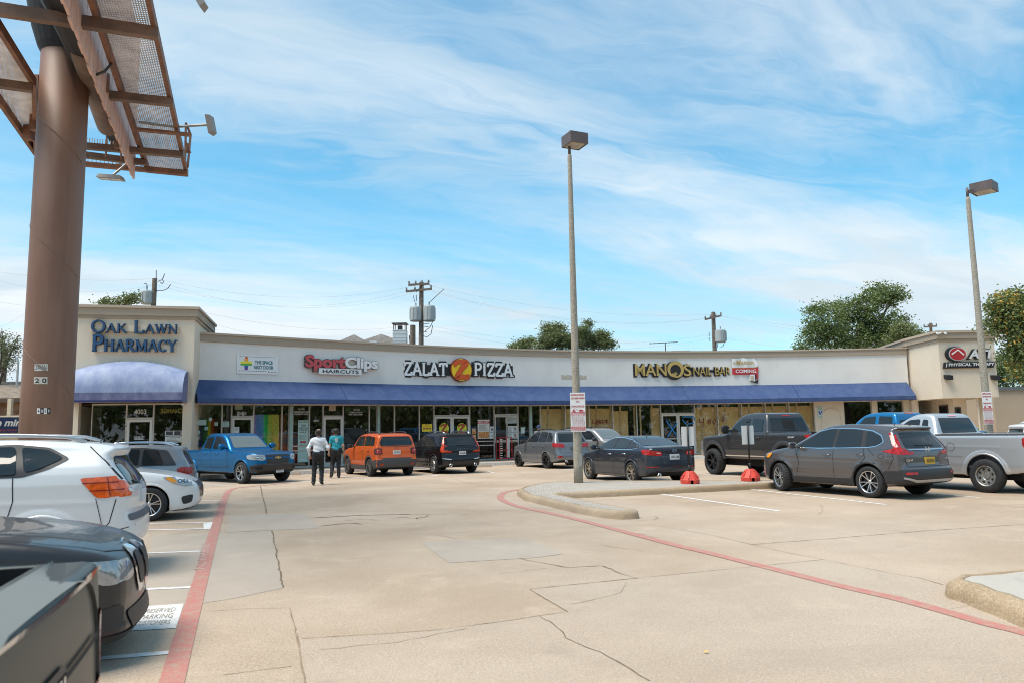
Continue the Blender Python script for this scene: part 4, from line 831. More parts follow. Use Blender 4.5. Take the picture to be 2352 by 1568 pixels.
# clinic sign
P = PF(FR)
def fb(a, b, c, d):
    x0, x1 = FR.px(a, (b+d)/2)[0], FR.px(c, (b+d)/2)[0]; u = (a+c)/2; return x0, x1, FR.px(u, d)[1], FR.px(u, b)[1]
ZR = lambda x, y: ((2400+.4784*x)*.784, (750+.4784*y)*.784)
t = thing('shop_sign', 'red oval badge and grey letters reading ATI PHYSICAL THERAPY on the right tower', 'sign', FR.pt(1, 0, 5)); t['wp'] = 1
x0, x1, z0, z1 = fb(*ZR(775, 557), *ZR(890, 643)); cx, cz = (x0+x1)/2, (z0+z1)/2
mb = MB(); plate(mb, P, circ(cx-.04, cz, (x1-x0)*.53, 36, (z1-z0)*.53), 0, .16); mb.build('badge_side', BLACK, t)
mb = MB(); plate(mb, P, circ(cx+.04, cz, (x1-x0)*.47, 36, (z1-z0)*.48), .16, .175); mb.build('badge_rim', SILV, t)
mb = MB(); plate(mb, P, circ(cx+.04, cz, (x1-x0)*.425, 36, (z1-z0)*.435), .176, .19); mb.build('badge', mat('badge crimson', (.40, .015, .02), .5), t)
mb = MB(); ribbon(mb, P, [(cx-.30, cz-.02), (cx+.06, cz+.22), (cx+.36, cz-.06)], .07, .191, .205); mb.build('chevron', WHITE, t)
x0, x1, z0, z1 = fb(*ZR(905, 575), *ZR(1036, 626))
mb = MB(); text_into(mb, 'ATI', lambda a, b, c: P(a-.04, b, c), x0-.05, x1-.02, z0-.05, z1+.05, .12, .05, shear=.2); mb.build('letter_side', BLACK, t); mb = MB(); text_into(mb, 'ATI', lambda a, b, c: P(a, b, c+.13), x0, x1-.02, z0, z1, .02, .035, shear=.2); mb.build('letters', SILV, t)
x0, x1, z0, z1 = fb(*ZR(762, 648), *ZR(1075, 684)); mb = MB(); plate(mb, P, [(x0-.08, z0), (x1-.15, z0), (x1, z1), (x0+.0, z1)], 0, .12); mb.build('backing', BLACK, t)
mb = MB(); text_into(mb, '| PHYSICAL THERAPY', lambda a, b, c: P(a, b, c+.13), x0+.04, x1-.12, z0+.06, z1-.05, .02, .03, shear=.2); mb.build('letters', SILV, t)
for k, (x, y, l) in enumerate([(780, 738, 'black flood lamp under the oval badge on the right tower'), (1066, 740, 'black flood lamp at the right end of the right tower')]):
    a, z = FR.px(*ZR(x, y)); mb = MB(); mb.add([FR.pt(a+dx, o_, z+dz) for dx, o_, dz in ((-.16, 0, -.1), (.16, 0, -.1), (.2, .28, -.18), (-.12, .28, -.18), (-.16, 0, .12), (.16, 0, .12), (.2, .28, .06), (-.12, .28, .06))], [(0, 3, 2, 1), (4, 5, 6, 7), (0, 1, 5, 4), (1, 2, 6, 5), (2, 3, 7, 6), (3, 0, 4, 7)]); tag(mb.build('wall_light', BLACK), l, 'lamp')
a, z = FR.px(*ZR(720, 477)); mb = MB()
for d in (-.12, .3): mb.tube([FR.pt(a+d, .25, z), FR.pt(a+d-.12, .55, z-.05)], .06, 10)
mb.tube([FR.pt(a, .18, z), FR.pt(a+.1, .25, z)], .03); tag(mb.build('security_camera', WHITE), 'pair of white security cameras on the cornice corner of the right tower', 'security camera')
# ================================================================ background buildings
SHING = mat('grey shingle', (.17, .155, .14), .9, var=.3, vs=3, bump=.5, bs=12); BRICKW = mat('house brick', (.33, .20, .12), .9, var=.45, vs=2.5, col2=(.18, .09, .05)); WOODT = mat('brown fascia board', (.10, .065, .045), .8); WIN = mat('dark window', (.02, .022, .026), .08, spec=.6)
def house(name, label, x0, x1, y0, y1, zw, zr, wallm, roofm, chim=None, hip=1.5, wins=()):
    t = thing(name, label, 'house', ((x0+x1)/2, y0, 0)); t['wp'] = 1
    mb = MB(); mb.box(x0, x1, y0, y1, 0, zw); mb.build('wall', wallm, t)
    ym = (y0+y1)/2; o = .5; mb = MB(); mb.add([(x0-o, y0-o, zw+.004), (x1+o, y0-o, zw+.004), (x1+o, y1+o, zw+.004), (x0-o, y1+o, zw+.004), (x0+hip, ym, zr), (x1-hip, ym, zr)], [(0, 1, 5, 4), (1, 2, 5), (2, 3, 4, 5), (3, 0, 4), (3, 2, 1, 0)]); rf = mb.build('roof', roofm, t)
    mb = MB(); mb.box(x0-o-.02, x1+o+.02, y0-o-.04, y0-o-.01, zw-.22, zw+.03); mb.build('eave_board', WOODT, t)
    for a, b, c, d in wins: mb = MB(); mb.box(a, b, y0-.06, y0-.01, c, d); fr = mb.build('window', ALU, t); mb = MB(); mb.box(a+.08, b-.08, y0-.075, y0-.061, c+.08, d-.08); mb.build('pane', WIN, fr)
    return t, rf
# brick house behind the left pole
q = A(20, 1000, 46)
t, rf = house('brick_house', 'brick house with a low brown shingle roof and railed porch left of the brown column', q.x-9, q.x+3.6, 46, 56, 4.15, 5.6, BRICKW, mat('brown shingle', (.22, .17, .125), .9, var=.3, vs=3), wins=[(q.x+1.2, q.x+2.8, 2.3, 3.8)])
mb = MB()
for i in range(34): mb.box(q.x-9+i*.37, q.x-9+i*.37+.06, 44.35, 44.41, 2.1, 3.0)
mb.box(q.x-9, q.x+3.6, 44.3, 44.45, 3.0, 3.1); mb.box(q.x-9, q.x+3.6, 44.3, 44.45, 1.9, 2.1); mb.build('porch_rail', mat('cream rail', (.6, .5, .36), .7), t)
for x in (-6, -2.2, .8, 2.6): mb = MB(); mb.box(q.x+x, q.x+x+.22, 44.5, 44.7, 0, 4.1); mb.build('porch_post', mat('cream rail', (.6, .5, .36), .7), t)
for x, h in ((-1.0, 6.9), (.6, 6.6)):
    mb = MB(); mb.tube([(q.x+x, 48, 5), (q.x+x, 48, h-.3), (q.x+x-.1, 48, h)], .07); mb.build('vent_pipe', ALUG, rf)
# fence and blue banner
mb = MB(); p0, p1 = A(-40, 1000, 36), A(215, 1000, 40)
FF = Fr(p0, p1-p0); LF = (p1-p0).length; t = thing('board_fence', 'cream board fence between the brown column and the pharmacy', 'fence', p0.xy.to_3d()); t['wp'] = 1
for i in range(int(LF/.3)): mb.fbox(FF, i*.3, i*.3+.28, .1, 2.35+.02*(i % 2), -.02, .01+.012*(i % 2))
mb.build('boards', mat('cream fence', (.62, .50, .35), .8, var=.15), t); mb = MB(); mb.fbox(FF, 0, LF, 2.37, 2.43, -.05, .05); mb.build('rail', mat('cream fence', (.62, .50, .35), .8), t)
x0 = FF.px(-30, 980)[0]; x1 = FF.px(44, 980)[0]; zt_, zb_ = FF.px(20, 957)[1], FF.px(20, 993)[1]
t = thing('banner', 'navy banner with slanted white lettering reading the mini on the cream fence', 'banner', FF.pt(x0, 0, 1)); t['wp'] = 1
mb = MB(); mb.fbox(FF, x0, x1, zb_, zt_, .05, .06); mb.build('sheet', mat('banner navy', (.01, .035, .11), .6), t)
mb = MB(); text_into(mb, 'e mini', PF(Fr(FF.pt(0, .06, 0), FF.T)), FF.px(-12, 980)[0], FF.px(50, 980)[0], FF.px(20, 978)[1], FF.px(20, 962)[1], .01, .03, shear=.25); mb.build('lettering', WHITE, t)
mb = MB(); text_into(mb, 'R SOLUTIONS', PF(Fr(FF.pt(0, .06, 0), FF.T)), FF.px(-8, 980)[0], FF.px(37, 980)[0], FF.px(20, 989)[1], FF.px(20, 985)[1], .01, .01, shear=.2); mb.build('small_lettering', mat('banner pink', (.5, .08, .08), .6), t)
# house behind the white wall with chimney
q0 = A(870, 790, 58)
t, rf = house('shingled_house', 'grey shingled roof with a white clapboard chimney behind the haircut sign', q0.x-4.3, q0.x+7, 58, 68, 7.3, 0, mat('clapboard', (.6, .6, .58), .7), SHING)
bpy.data.objects.remove(rf)
zr = A(878, 769, 62).z; zr2 = A(866, 776, 60).z
mb = MB(); x_ = A(878, 780, 62).x; mb.add([(x_-5.5, 57.5, 7.3), (x_+6, 57.5, 7.3), (x_+6, 66, 7.3), (x_-5.5, 66, 7.3), (x_, 61.5, zr)], [(0, 1, 4), (1, 2, 4), (2, 3, 4), (3, 0, 4)]); x2 = x_-1.6
mb.add([(x2-4.2, 57.0, 7.3), (x2+3.6, 57.0, 7.3), (x2+3.6, 63, 7.3), (x2-4.2, 63, 7.3), (x2-.2, 59.5, zr-.25)], [(0, 1, 4), (1, 2, 4), (2, 3, 4), (3, 0, 4)]); rf = mb.build('roof', SHING, t)
mb = MB(); a = A(855, 778, 57.6); mb.box(a.x-.28, a.x+.28, 57.9, 58.4, a.z-.35, a.z-.12); mb.build('skylight', WHITE, rf)
a, b = A(902, 790, 60), A(932, 757, 60); mb = MB(); mb.box(a.x, b.x, 60, 61, 6, b.z)
for k in range(9): mb.box(a.x-.02, b.x+.02, 59.98, 61.02, b.z-.05-k*.28, b.z-.03-k*.28)
ch = mb.build('chimney', mat('white clapboard', (.62, .63, .62), .7), rf)
c = A(932, 743, 60); mb = MB()
for x in (a.x+.03, b.x-.09):
    for y in (60.03, 60.9): mb.box(x, x+.06, y, y+.06, b.z, c.z)
mb.box(a.x-.08, b.x+.08, 59.92, 61.08, c.z, c.z+.07); mb.box(a.x+.35, b.x-.35, 60.3, 60.7, b.z, c.z-.12); mb.tube([(b.x+.4, 60, 6), (b.x+.4, 60, b.z-.9), (b.x+.4, 60, b.z-.5)], .07, r2=.16); mb.build('chimney_cap', mat('dark metal cap', (.06, .06, .06), .5), t)
for (u0_, u1_, v, l) in ((1570, 1602, 798, 'flat dark roof just showing behind the nail bar parapet'), (1600, 1680, 800, 'grey hipped roof just showing behind the right utility pole')):
    a, b = A(u0_, v, 70), A(u1_, v, 70); t, rf = house('distant_house', l, a.x+.5, b.x-.5, 70, 78, a.z-1.2, a.z+.15, mat('clapboard', (.6, .6, .58), .7), SHING, hip=1.0)
p = A(1528, 787, 66); mb = MB(); mb.tube([(p.x, 66, 6), p], .04); mb.tube([p+Vector((-1.4, 0, -.05)), p+Vector((1.1, 0, .05))], .03)
for k in range(7): mb.tube([p+Vector((-1.3+k*.35, -.35, 0)), p+Vector((-1.3+k*.35, .35, 0))], .012, 4)
tag(mb.build('roof_antenna', DKGREY), 'thin television aerial above the parapet left of the nail bar sign', 'antenna')
# beige building at the far right
a, b = A(2284, 930, 52), A(2620, 930, 52); t = thing('beige_building', 'low beige wall building with a grey roof edge behind the flowering tree', 'building', (a.x, 52, 0)); t['wp'] = 1
zt_ = A(2300, 897, 52).z; mb = MB(); mb.box(a.x, b.x, 52, 60, 0, zt_); mb.build('wall', nodemat('beige stucco', m_stucco((.44, .345, .25), (.38, .29, .2))), t); mb = MB(); mb.box(a.x-.05, b.x+.05, 51.9, 60.1, zt_+.003, zt_+.28); mb.build('roof_edge', mat('grey flashing', (.12, .13, .13), .6), t)
# ================================================================ trees
def leafmat(name, c1, c2, c3=None):
    def fn(b, t, m_):
        oi = nt.nodes.new('ShaderNodeNewGeometry'); r = oi.outputs['Random Per Island']
        nt.links.new(mixc(r, c1, c2), b.inputs['Base Color']); b.inputs['Roughness'].default_value = .55
        b.inputs['Subsurface Weight'].default_value = 0; tr = nt.nodes.new('ShaderNodeBsdfTranslucent'); nt.links.new(mixc(r, c1, c2), tr.inputs[0]); ms = nt.nodes.new('ShaderNodeMixShader'); ms.inputs[0].default_value = .3
        o = [n for n in nt.nodes if n.type == 'OUTPUT_MATERIAL'][0]; nt.links.new(b.outputs[0], ms.inputs[1]); nt.links.new(tr.outputs[0], ms.inputs[2]); nt.links.new(ms.outputs[0], o.inputs[0])
    return nodemat(name, fn)
LEAF = leafmat('tree leaves', (.085, .13, .04), (.24, .30, .10)); LEAFP = leafmat('pale willow leaves', (.10, .12, .055), (.26, .27, .15)); LEAFO = leafmat('oak leaves', (.10, .135, .045), (.28, .30, .12)); BLOOM = leafmat('orange blossom', (.58, .34, .05), (.66, .44, .10)); BARK = mat('bark', (.11, .085, .06), .95, var=.4, vs=6, bump=.6, bs=20)
def tree(name, label, base, trunk_h, blobs, nl, ls, lm, seed, tr=.22, bloom=0, cat='tree', frond=0):
    """blobs: (x,y,z,r) crown clumps in world space; leaves gather in sprays on twig ends"""
    rg = random.Random(seed); t = thing(name, label, cat, base); t['wp'] = 1; base = Vector(base)
    mb = MB(); fork = base+Vector((0, 0, trunk_h)); mb.tube([base, base.lerp(fork, .5)+Vector((.08, .05, 0)), fork], tr, 9, r2=tr*.7)
    for bl in blobs:
        c = Vector(bl[:3]); m_ = fork.lerp(c, .5)+Vector((rg.uniform(-.3, .3), rg.uniform(-.3, .3), rg.uniform(-.1, .3)))
        mb.tube([fork, m_, c], tr*.42, 6, r2=.03)
        for k in range(5):
            e = c+Vector((rg.gauss(0, 1), rg.gauss(0, 1), rg.gauss(0, .8))).normalized()*bl[3]*.85; mb.tube([c, (c+e)/2+Vector((0, 0, .1)), e], .035, 4, r2=.012)
    mb.build('trunk', BARK, t)
    R3 = sum(b[3]**3 for b in blobs); V = []; Fc = []; Mi = []
    for bl in blobs:
        n = int(nl*bl[3]**2/sum(b[3]**2 for b in blobs)); c = Vector(bl[:3]); sprays = max(6, n//33)
        for s_ in range(sprays):
            d = Vector((rg.gauss(0, 1), rg.gauss(0, 1), rg.gauss(0, 1))).normalized(); rr = bl[3]*(rg.uniform(.2, 1.0)**.5)*(1+.30*math.sin(d.x*5+seed)*math.cos(d.z*6+d.y*4))*(1.22 if rg.random() < .16 else 1); sc = c+Vector((d.x*rr, d.y*rr, d.z*rr*.82)); sr = ls*rg.uniform(2.2, 4.2)
            isb = bloom and rg.random() < bloom and d.z > -.4
            for k in range(26):
                p = sc+Vector((rg.gauss(0, sr*.5), rg.gauss(0, sr*.5), rg.gauss(0, sr*.3)-abs(rg.gauss(0, frond)))); a = Vector((rg.gauss(0, 1), rg.gauss(0, 1), rg.gauss(0, .6)-frond)).normalized()*ls*rg.uniform(.6, 1.2); b_ = a.cross(Vector((rg.gauss(0, 1), rg.gauss(0, 1), rg.gauss(0, 1)))).normalized()*ls*rg.uniform(.25, .42)
                i = len(V); V += [tuple(p-a*.6), tuple(p+b_), tuple(p+a*.6), tuple(p-b_)]; Fc.append((i, i+1, i+2, i+3)); Mi.append(1 if isb and k < 16 else 0)
    mb = MB(); mb.v, mb.f, mb.m = V, Fc, Mi; mb.build('crown', [lm, BLOOM], t, fixn=False)
    return t
def bl(l, Y, dy=0): # (u,v,radius px)
    out = []
    for i, (u, v, r) in enumerate(l): y = Y+((i*37) % 5-2)*.12*abs(r)*Y/FPX*2; p = A(u, v, y); out.append((p.x, p.y, p.z, r*Y/FPX))
    return out
tree('oak_tree', 'small round oak crown left of the lamp pole above the parapet', A(1205, 990, 58).xy.to_3d(), 5.5, bl([(1198, 795, 20), (1218, 786, 13), (1188, 803, 14)], 58), 5200, .13, LEAFO, 3)
tree('oak_tree', 'taller oak crown directly behind the lamp pole left side', A(1275, 990, 56).xy.to_3d(), 5.5, bl([(1270, 780, 28), (1262, 757, 17), (1285, 752, 14), (1246, 790, 18), (1300, 785, 22), (1290, 775, 18)], 56), 11000, .13, LEAFO, 4)
tree('oak_tree', 'wide oak crown right of the lamp pole above the parapet', A(1365, 990, 57).xy.to_3d(), 5.5, bl([(1340, 765, 20), (1330, 785, 26), (1370, 782, 26), (1395, 790, 18), (1352, 745, 10), (1385, 768, 14), (1318, 775, 14)], 57), 12000, .13, LEAFO, 5)
tree('pecan_tree', 'large dark green tree rising behind the right half of the parapet', A(1950, 960, 62).xy.to_3d(), 5, bl([(1900, 735, 42), (1870, 770, 34), (1945, 715, 40), (1990, 700, 38), (2020, 675, 34), (2062, 672, 22), (2045, 690, 24), (1960, 760, 48), (1915, 780, 40), (2010, 755, 40), (2050, 745, 34), (1850, 795, 22), (2040, 785, 36), (1985, 790, 34), (1880, 710, 24)], 62), 34000, .17, LEAF, 6, .35)
tree('pecan_tree', 'lighter feathery tree right of the large dark one, beside the right tower', A(2085, 960, 58).xy.to_3d(), 5, bl([(2080, 765, 26), (2105, 775, 18), (2060, 785, 24), (2095, 790, 18), (2070, 750, 14)], 58), 8500, .14, LEAFO, 7)
tree('flowering_tree', 'tree with orange blossom clusters at the right edge of the photo', A(2372, 960, 34).xy.to_3d(), 4.2, bl([(2300, 690, 28), (2280, 705, 17), (2330, 675, 28), (2345, 720, 44), (2310, 735, 34), (2355, 775, 40), (2390, 700, 50), (2330, 800, 26), (2400, 780, 45), (2268, 742, 9), (2342, 835, 22)], 34), 19000, .13, LEAF, 8, .2, .27, frond=.3)
tree('hedge_tree', 'green bushy tree between the right tower and the beige building', A(2310, 960, 60).xy.to_3d(), 2.5, bl([(2300, 840, 36), (2330, 860, 34), (2360, 850, 38), (2290, 870, 20), (2400, 850, 40)], 60), 9000, .18, LEAF, 9)
tree('willow_tree', 'pale wispy tree at the left edge beyond the brick house', A(-25, 1000, 50).xy.to_3d(), 4, bl([(10, 790, 22), (30, 800, 20), (-10, 780, 26), (20, 825, 18), (-20, 810, 26), (40, 775, 10), (5, 765, 14)], 50), 3600, .12, LEAFP, 10, .2, frond=.4)
tree('shrub_tree', 'leafy shoots peeping over the tower cornice left of the transformer', A(270, 1000, 40).xy.to_3d(), 6, bl([(236, 694, 7), (250, 697, 6), (285, 694, 10), (300, 690, 9), (306, 682, 7), (268, 697, 7)], 40), 1500, .13, LEAFO, 11, .12)
tree('hedge_tree', 'dark tree seen in the gap between the brown column and the pharmacy tower', A(150, 1000, 42).xy.to_3d(), 3, bl([(176, 800, 8), (172, 740, 9), (165, 770, 16), (172, 830, 6)], 42), 2600, .14, LEAF, 12, .15)
# ================================================================ utility poles and wires
WOODP = mat('weathered pole wood', (.20, .155, .12), .9, var=.3, vs=5); TRG = mat('transformer grey', (.42, .44, .43), .5); INS = mat('insulator grey', (.2, .2, .2), .5); WIRE = mat('wire', (.10, .10, .11), .6)
def upole(label, u, vt, Y, cross, trs, r=.16, extra=()):
    top = A(u, vt, Y); t = thing('utility_pole', label, 'utility pole', (top.x, Y, 0)); t['wp'] = 1
    mb = MB(); mb.tube([(top.x-.1, Y, 0), top], r*1.15, 10, r2=r*.8); mb.build('post', WOODP, t)
    for (ua, va, ub, vb) in cross:
        a, b = A(ua, va, Y-.25), A(ub, vb, Y-.25); mb = MB(); mb.bar(a, b, .11, .14); c = mb.build('crossarm', WOODP, t)
        for k in (0.03, .35, .65, .97): p = a.lerp(b, k); mb = MB(); mb.lathe([(0, 0), (.05, .0), (.05, .06), (.09, .08), (.04, .14), (.07, .17), (0, .22)], 8, M=Matrix.Translation(p+Vector((0, 0, .07)))); mb.build('insulator', INS, c)
    for (ua, va, vb, rad) in trs:
        a, b = A(ua, va, Y-.1), A(ua, vb, Y-.1); mb = MB(); h = a.z-b.z; mb.lathe([(0, 0), (rad*.9, .0), (rad, .05), (rad, h*.93), (rad*.92, h*.96), (rad*.9, h), (0, h)], 18, M=Matrix.Translation(b))
        for k in range(10): th = k*.63; mb.box(a.x+rad*math.cos(th)-.015, a.x+rad*math.cos(th)+.015, a.y+rad*math.sin(th)-.03, a.y+rad*math.sin(th)+.03, b.z+h*.12, b.z+h*.85)
        mb.tube([a, a+Vector((0, 0, .28))], .05, 6); tr_ = mb.build('transformer', TRG, t, smooth=False); mb = MB(); mb.bar(b+Vector((0, 0, h*.7)), Vector((top.x, Y, b.z+h*.7)), .08, .06); mb.build('bracket', INS, tr_)
    if extra:
        mb = MB()
        for l in extra: mb.tube([A(uu, vv, Y-.2) for uu, vv in l], .025, 5)
        mb.build('jumper_wire', WIRE, t)
    return t
TL = lambda l: [((0+.3508*x)*.784, (750+.3508*y)*.784) for x, y in l]
upole('wooden utility pole with a transformer behind the pharmacy tower', 355.5, 640, 44, [], [(337, 669, 699, .34)], .17, [TL([(1305, 120), (1305, 260), (1310, 300)]), TL([(1320, 215), (1340, 205), (1355, 200), (1368, 215), (1352, 235), (1340, 220)]), TL([(1310, 290), (1355, 292), (1400, 275), (1425, 240)]), TL([(1230, 270), (1225, 235), (1205, 230)]), TL([(1355, 200), (1375, 150)])])
TM = lambda l: [((1000+.5102*x)*.784, (800+.5102*y)*.784) for x, y in l]
upole('tall utility pole with two transformers behind the pizza sign', 968, 648, 52, [(938, 655, 986, 652), (932, 670, 992, 664)], [(955, 705, 738, .42), (986, 703, 738, .42)], .19, [TM([(430, 110), (455, 80), (490, 65)]), TM([(415, 130), (420, 165), (432, 160), (430, 125)]), TM([(500, 175), (590, 92)]), TM([(470, 100), (500, 95), (520, 80), (500, 60)]), TM([(528, 205), (535, 260), (510, 310), (480, 335)]), TM([(525, 300), (515, 350), (490, 368), (470, 360)]), TM([(470, 290), (505, 290)]), TM([(470, 305), (500, 310)]), TM([(470, 335), (490, 338)]), TM([(405, 320), (420, 345)])])
mb = MB(); a = A(948, 738+9, 54); mb.tube([(a.x, 54, 0), a], .2, 8); tag(mb.build('stub_pole', WOODP), 'short cut-off wooden pole beside the tall utility pole', 'utility pole')
upole('utility pole with a cross arm and one transformer right of the nail bar sign', 1638, 717, 60, [(1619, 734, 1657, 725)], [(1655, 758, 786, .45)], .19, [ZD([(370, 70), (362, 90), (372, 100)]), ZD([(370, 110), (362, 130), (372, 140)]), ZD([(430, 150), (435, 195)]), ZD([(485, 60), (498, 130), (480, 180), (460, 190)])])
upole('small distant utility pole between the pecan tree and the right tower', 2137, 742, 75, [(2122, 751, 2152, 749)], [], .17)
upole('wooden utility pole beside the pale wispy tree at the left edge', 13, 800, 52, [], [], .2, [TL([(60, 920), (75, 940), (100, 960), (130, 935)])])
def wire(pa, pb, sag, r=.003):
    n = 14; mb = MB(); a, b = A(*pa), A(*pb); pts = [a.lerp(b, i/n)-Vector((0, 0, sag*4*(i/n)*(1-i/n))) for i in range(n+1)]; mb.tube(pts, r, 4, cap=False); return mb
W0 = [((-20, 622, 44), (356, 640, 44), .3), ((-20, 690, 44), (358, 650, 44), .8), ((-20, 640, 44), (352, 655, 44), .6), ((356, 640, 44), (962, 655, 52), 1.0), ((356, 645, 44), (968, 668, 52), 1.4), ((360, 655, 44), (965, 660, 52), 1.3), ((980, 655, 52), (1638, 722, 60), .8), ((985, 665, 52), (1620, 732, 60), 1.1), ((985, 668, 52), (1657, 727, 60), 1.3),
      ((970, 745, 52), (1636, 768, 60), 1.0), ((970, 752, 52), (1636, 776, 60), 1.2), ((1640, 722, 60), (2137, 745, 75), .8), ((1657, 727, 60), (2150, 750, 75), 1.0), ((1640, 770, 60), (2130, 775, 75), 1.2), ((2137, 745, 75), (2500, 700, 75), .5), ((455, 715, 33), (950, 745, 52), .6), ((454, 733, 33), (968, 775, 52), .9), ((453, 744, 32), (500, 758, 34), .1), ((-20, 760, 44), (150, 640, 44), .4)]
WL = ['highest', 'lowest', 'middle', 'highest', 'lowest', 'middle', 'highest', 'second', 'third', 'fourth', 'lowest', 'highest', 'middle', 'lowest', 'only one', 'upper', 'lower', 'short one', 'steep one']
for k, (a, b, s_) in enumerate(W0):
    o = wire(a, b, s_).build('overhead_wire', WIRE); nm = lambda q: 'left edge' if q[0] < 0 else 'pole behind the pharmacy' if q[0] < 370 and q[2] == 44 else 'pharmacy cornice' if q[0] < 510 and q[2] < 40 else 'brown column' if q[0] < 200 else 'tall pizza-side pole' if q[0] < 1000 else 'cross-arm pole' if q[0] < 1700 else 'small distant pole' if q[0] < 2200 else 'right edge'; tag(o, '%s of the power lines from the %s to the %s' % (WL[k], nm(a), nm(b)), 'wire', 'overhead wires between the utility poles')
# unseen trees, added so that shop windows and cars mirror something dark
rg = random.Random(5); V = []; Fc = []
for k in range(108):
    cx_, cy_, cz_, r_ = (-75+k*2.6 if k < 56 else 70)+rg.uniform(-1, 1), (-38 if k < 56 else -38+(k-56)*1.75)+rg.uniform(-4, 4)*(k < 56), rg.uniform(2.5, 6.5), rg.uniform(2.5, 4.2)
    for j in range(170):
        d = Vector((rg.gauss(0, 1), rg.gauss(0, 1), rg.gauss(0, 1))).normalized(); p = Vector((cx_, cy_, cz_))+d*r_*rg.uniform(.7, 1); p.z = max(.1, p.z*(1 if p.z > 0 else -.3)); a = Vector((rg.gauss(0, 1), rg.gauss(0, 1), rg.gauss(0, 1))).normalized()*.55; b_ = a.cross(d).normalized()*.4; i = len(V); V += [tuple(p-a), tuple(p+b_), tuple(p+a), tuple(p-b_)]; Fc.append((i, i+1, i+2, i+3))
mb = MB(); mb.v, mb.f, mb.m = V, Fc, [0]*len(Fc); tag(mb.build('added_treeline', LEAF, fixn=False), 'unseen belt of trees added behind and right of the photographer for dark reflections', kind='stuff')
# ================================================================ vehicles
def sdpoly(px, pz, P):
    P = np.asarray(P, float); d = np.full(px.shape, 1e9); s = np.ones(px.shape); n = len(P)
    for i in range(n):
        ax, az = P[i]; bx, bz = P[i-1]; ex, ez = bx-ax, bz-az; wx, wz = px-ax, pz-az
        t = np.clip((wx*ex+wz*ez)/(ex*ex+ez*ez+1e-12), 0, 1); d = np.minimum(d, (wx-ex*t)**2+(wz-ez*t)**2)
        c1, c2, c3 = pz >= az, pz < bz, ex*wz > ez*wx
        s = np.where((c1 & c2 & c3) | (~c1 & ~c2 & ~c3), -s, s)
    return s*np.sqrt(d)
def smax(a, b, k): h = np.maximum(k-np.abs(a-b), 0)/k; return np.maximum(a, b)+h*h*k*.25
def chaikin(P, it=2, closed=True):
    for _ in range(it):
        Q = []; n = len(P)
        for i in range(n if closed else n-1):
            a, b = P[i], P[(i+1) % n]; Q += [(a[0]*.75+b[0]*.25, a[1]*.75+b[1]*.25), (a[0]*.25+b[0]*.75, a[1]*.25+b[1]*.75)]
        P = Q if closed else [P[0]]+Q+[P[-1]]
    return P
def roundc(P, r=.045):
    out = []; n = len(P)
    for i in range(n):
        a, b, c = Vector(P[i-1]), Vector(P[i]), Vector(P[(i+1) % n]); u, v = a-b, c-b; k = min(r, u.length*.4, v.length*.4)
        if u.length < 1e-6 or v.length < 1e-6: continue
        p, q = b+u.normalized()*k, b+v.normalized()*k; m_ = (p+q)/4+b/2; out += [tuple(p), tuple(m_), tuple(q)]
    return out
def inset(P, d):
    n = len(P); ar = sum(P[i-1][0]*P[i][1]-P[i][0]*P[i-1][1] for i in range(n)); s = 1 if ar > 0 else -1; out = []
    for i in range(n):
        a, b, c = Vector(P[i-1]), Vector(P[i]), Vector(P[(i+1) % n]); e, f = (b-a).normalized(), (c-b).normalized(); n1, n2 = Vector((-e.y, e.x))*s, Vector((-f.y, f.x))*s; m_ = (n1+n2); m_ = m_/max(.5, m_.dot(n1)); out.append(tuple(b+m_*d))
    return out
def nets(f, lo, hi, h):
    ax = [np.arange(a, b+h, h) for a, b in zip(lo, hi)]
    X, Y, Z = np.meshgrid(*ax, indexing='ij'); V = f(X, Y, Z); nx, ny, nz = V.shape
    ssum = np.zeros((nx*ny*nz, 3)); cnt = np.zeros(nx*ny*nz); quads = []
    st = (ny*nz, nz, 1); org = np.array([a[0] for a in ax])
    for k in range(3):
        sl0 = [slice(None)]*3; sl1 = [slice(None)]*3; sl0[k] = slice(0, -1); sl1[k] = slice(1, None)
        for j in range(3):
            if j != k: sl0[j] = slice(1, -1); sl1[j] = slice(1, -1)
        a, b = V[tuple(sl0)], V[tuple(sl1)]; I = np.argwhere((a < 0) != (b < 0))
        if not len(I): continue
        av, bv = a[tuple(I.T)], b[tuple(I.T)]; t = av/(av-bv); I2 = I.copy()
        for j in range(3):
            if j != k: I2[:, j] += 1
        p = I2.astype(float); p[:, k] += t; p = org + p*h; base = I2 @ np.array(st); o1, o2 = [st[j] for j in range(3) if j != k]
        cs = [base-o1-o2, base-o2, base, base-o1]
        for c in cs: np.add.at(ssum, c, p); np.add.at(cnt, c, 1)
        q = np.stack(cs, 1); flip = (av < 0) ^ (k == 1); q[~flip] = q[~flip][:, ::-1]; quads.append(q)
    used = np.nonzero(cnt)[0]; mp = -np.ones(nx*ny*nz, int); mp[used] = np.arange(len(used)); v = ssum[used]/cnt[used, None]
    Q = mp[np.concatenate(quads)]
    def grad(v, e=.006):
        return np.stack([f(v[:, 0]+e, v[:, 1], v[:, 2])-f(v[:, 0]-e, v[:, 1], v[:, 2]), f(v[:, 0], v[:, 1]+e, v[:, 2])-f(v[:, 0], v[:, 1]-e, v[:, 2]), f(v[:, 0], v[:, 1], v[:, 2]+e)-f(v[:, 0], v[:, 1], v[:, 2]-e)], 1)/(2*e)
    for _ in range(2):
        g = grad(v); m_ = f(v[:, 0], v[:, 1], v[:, 2])/np.maximum((g**2).sum(1), .3); v = v-g*np.clip(m_, -h*.5, h*.5)[:, None]
    g = grad(v, .012); g /= np.linalg.norm(g, axis=1)[:, None]+1e-9
    return v, Q, g
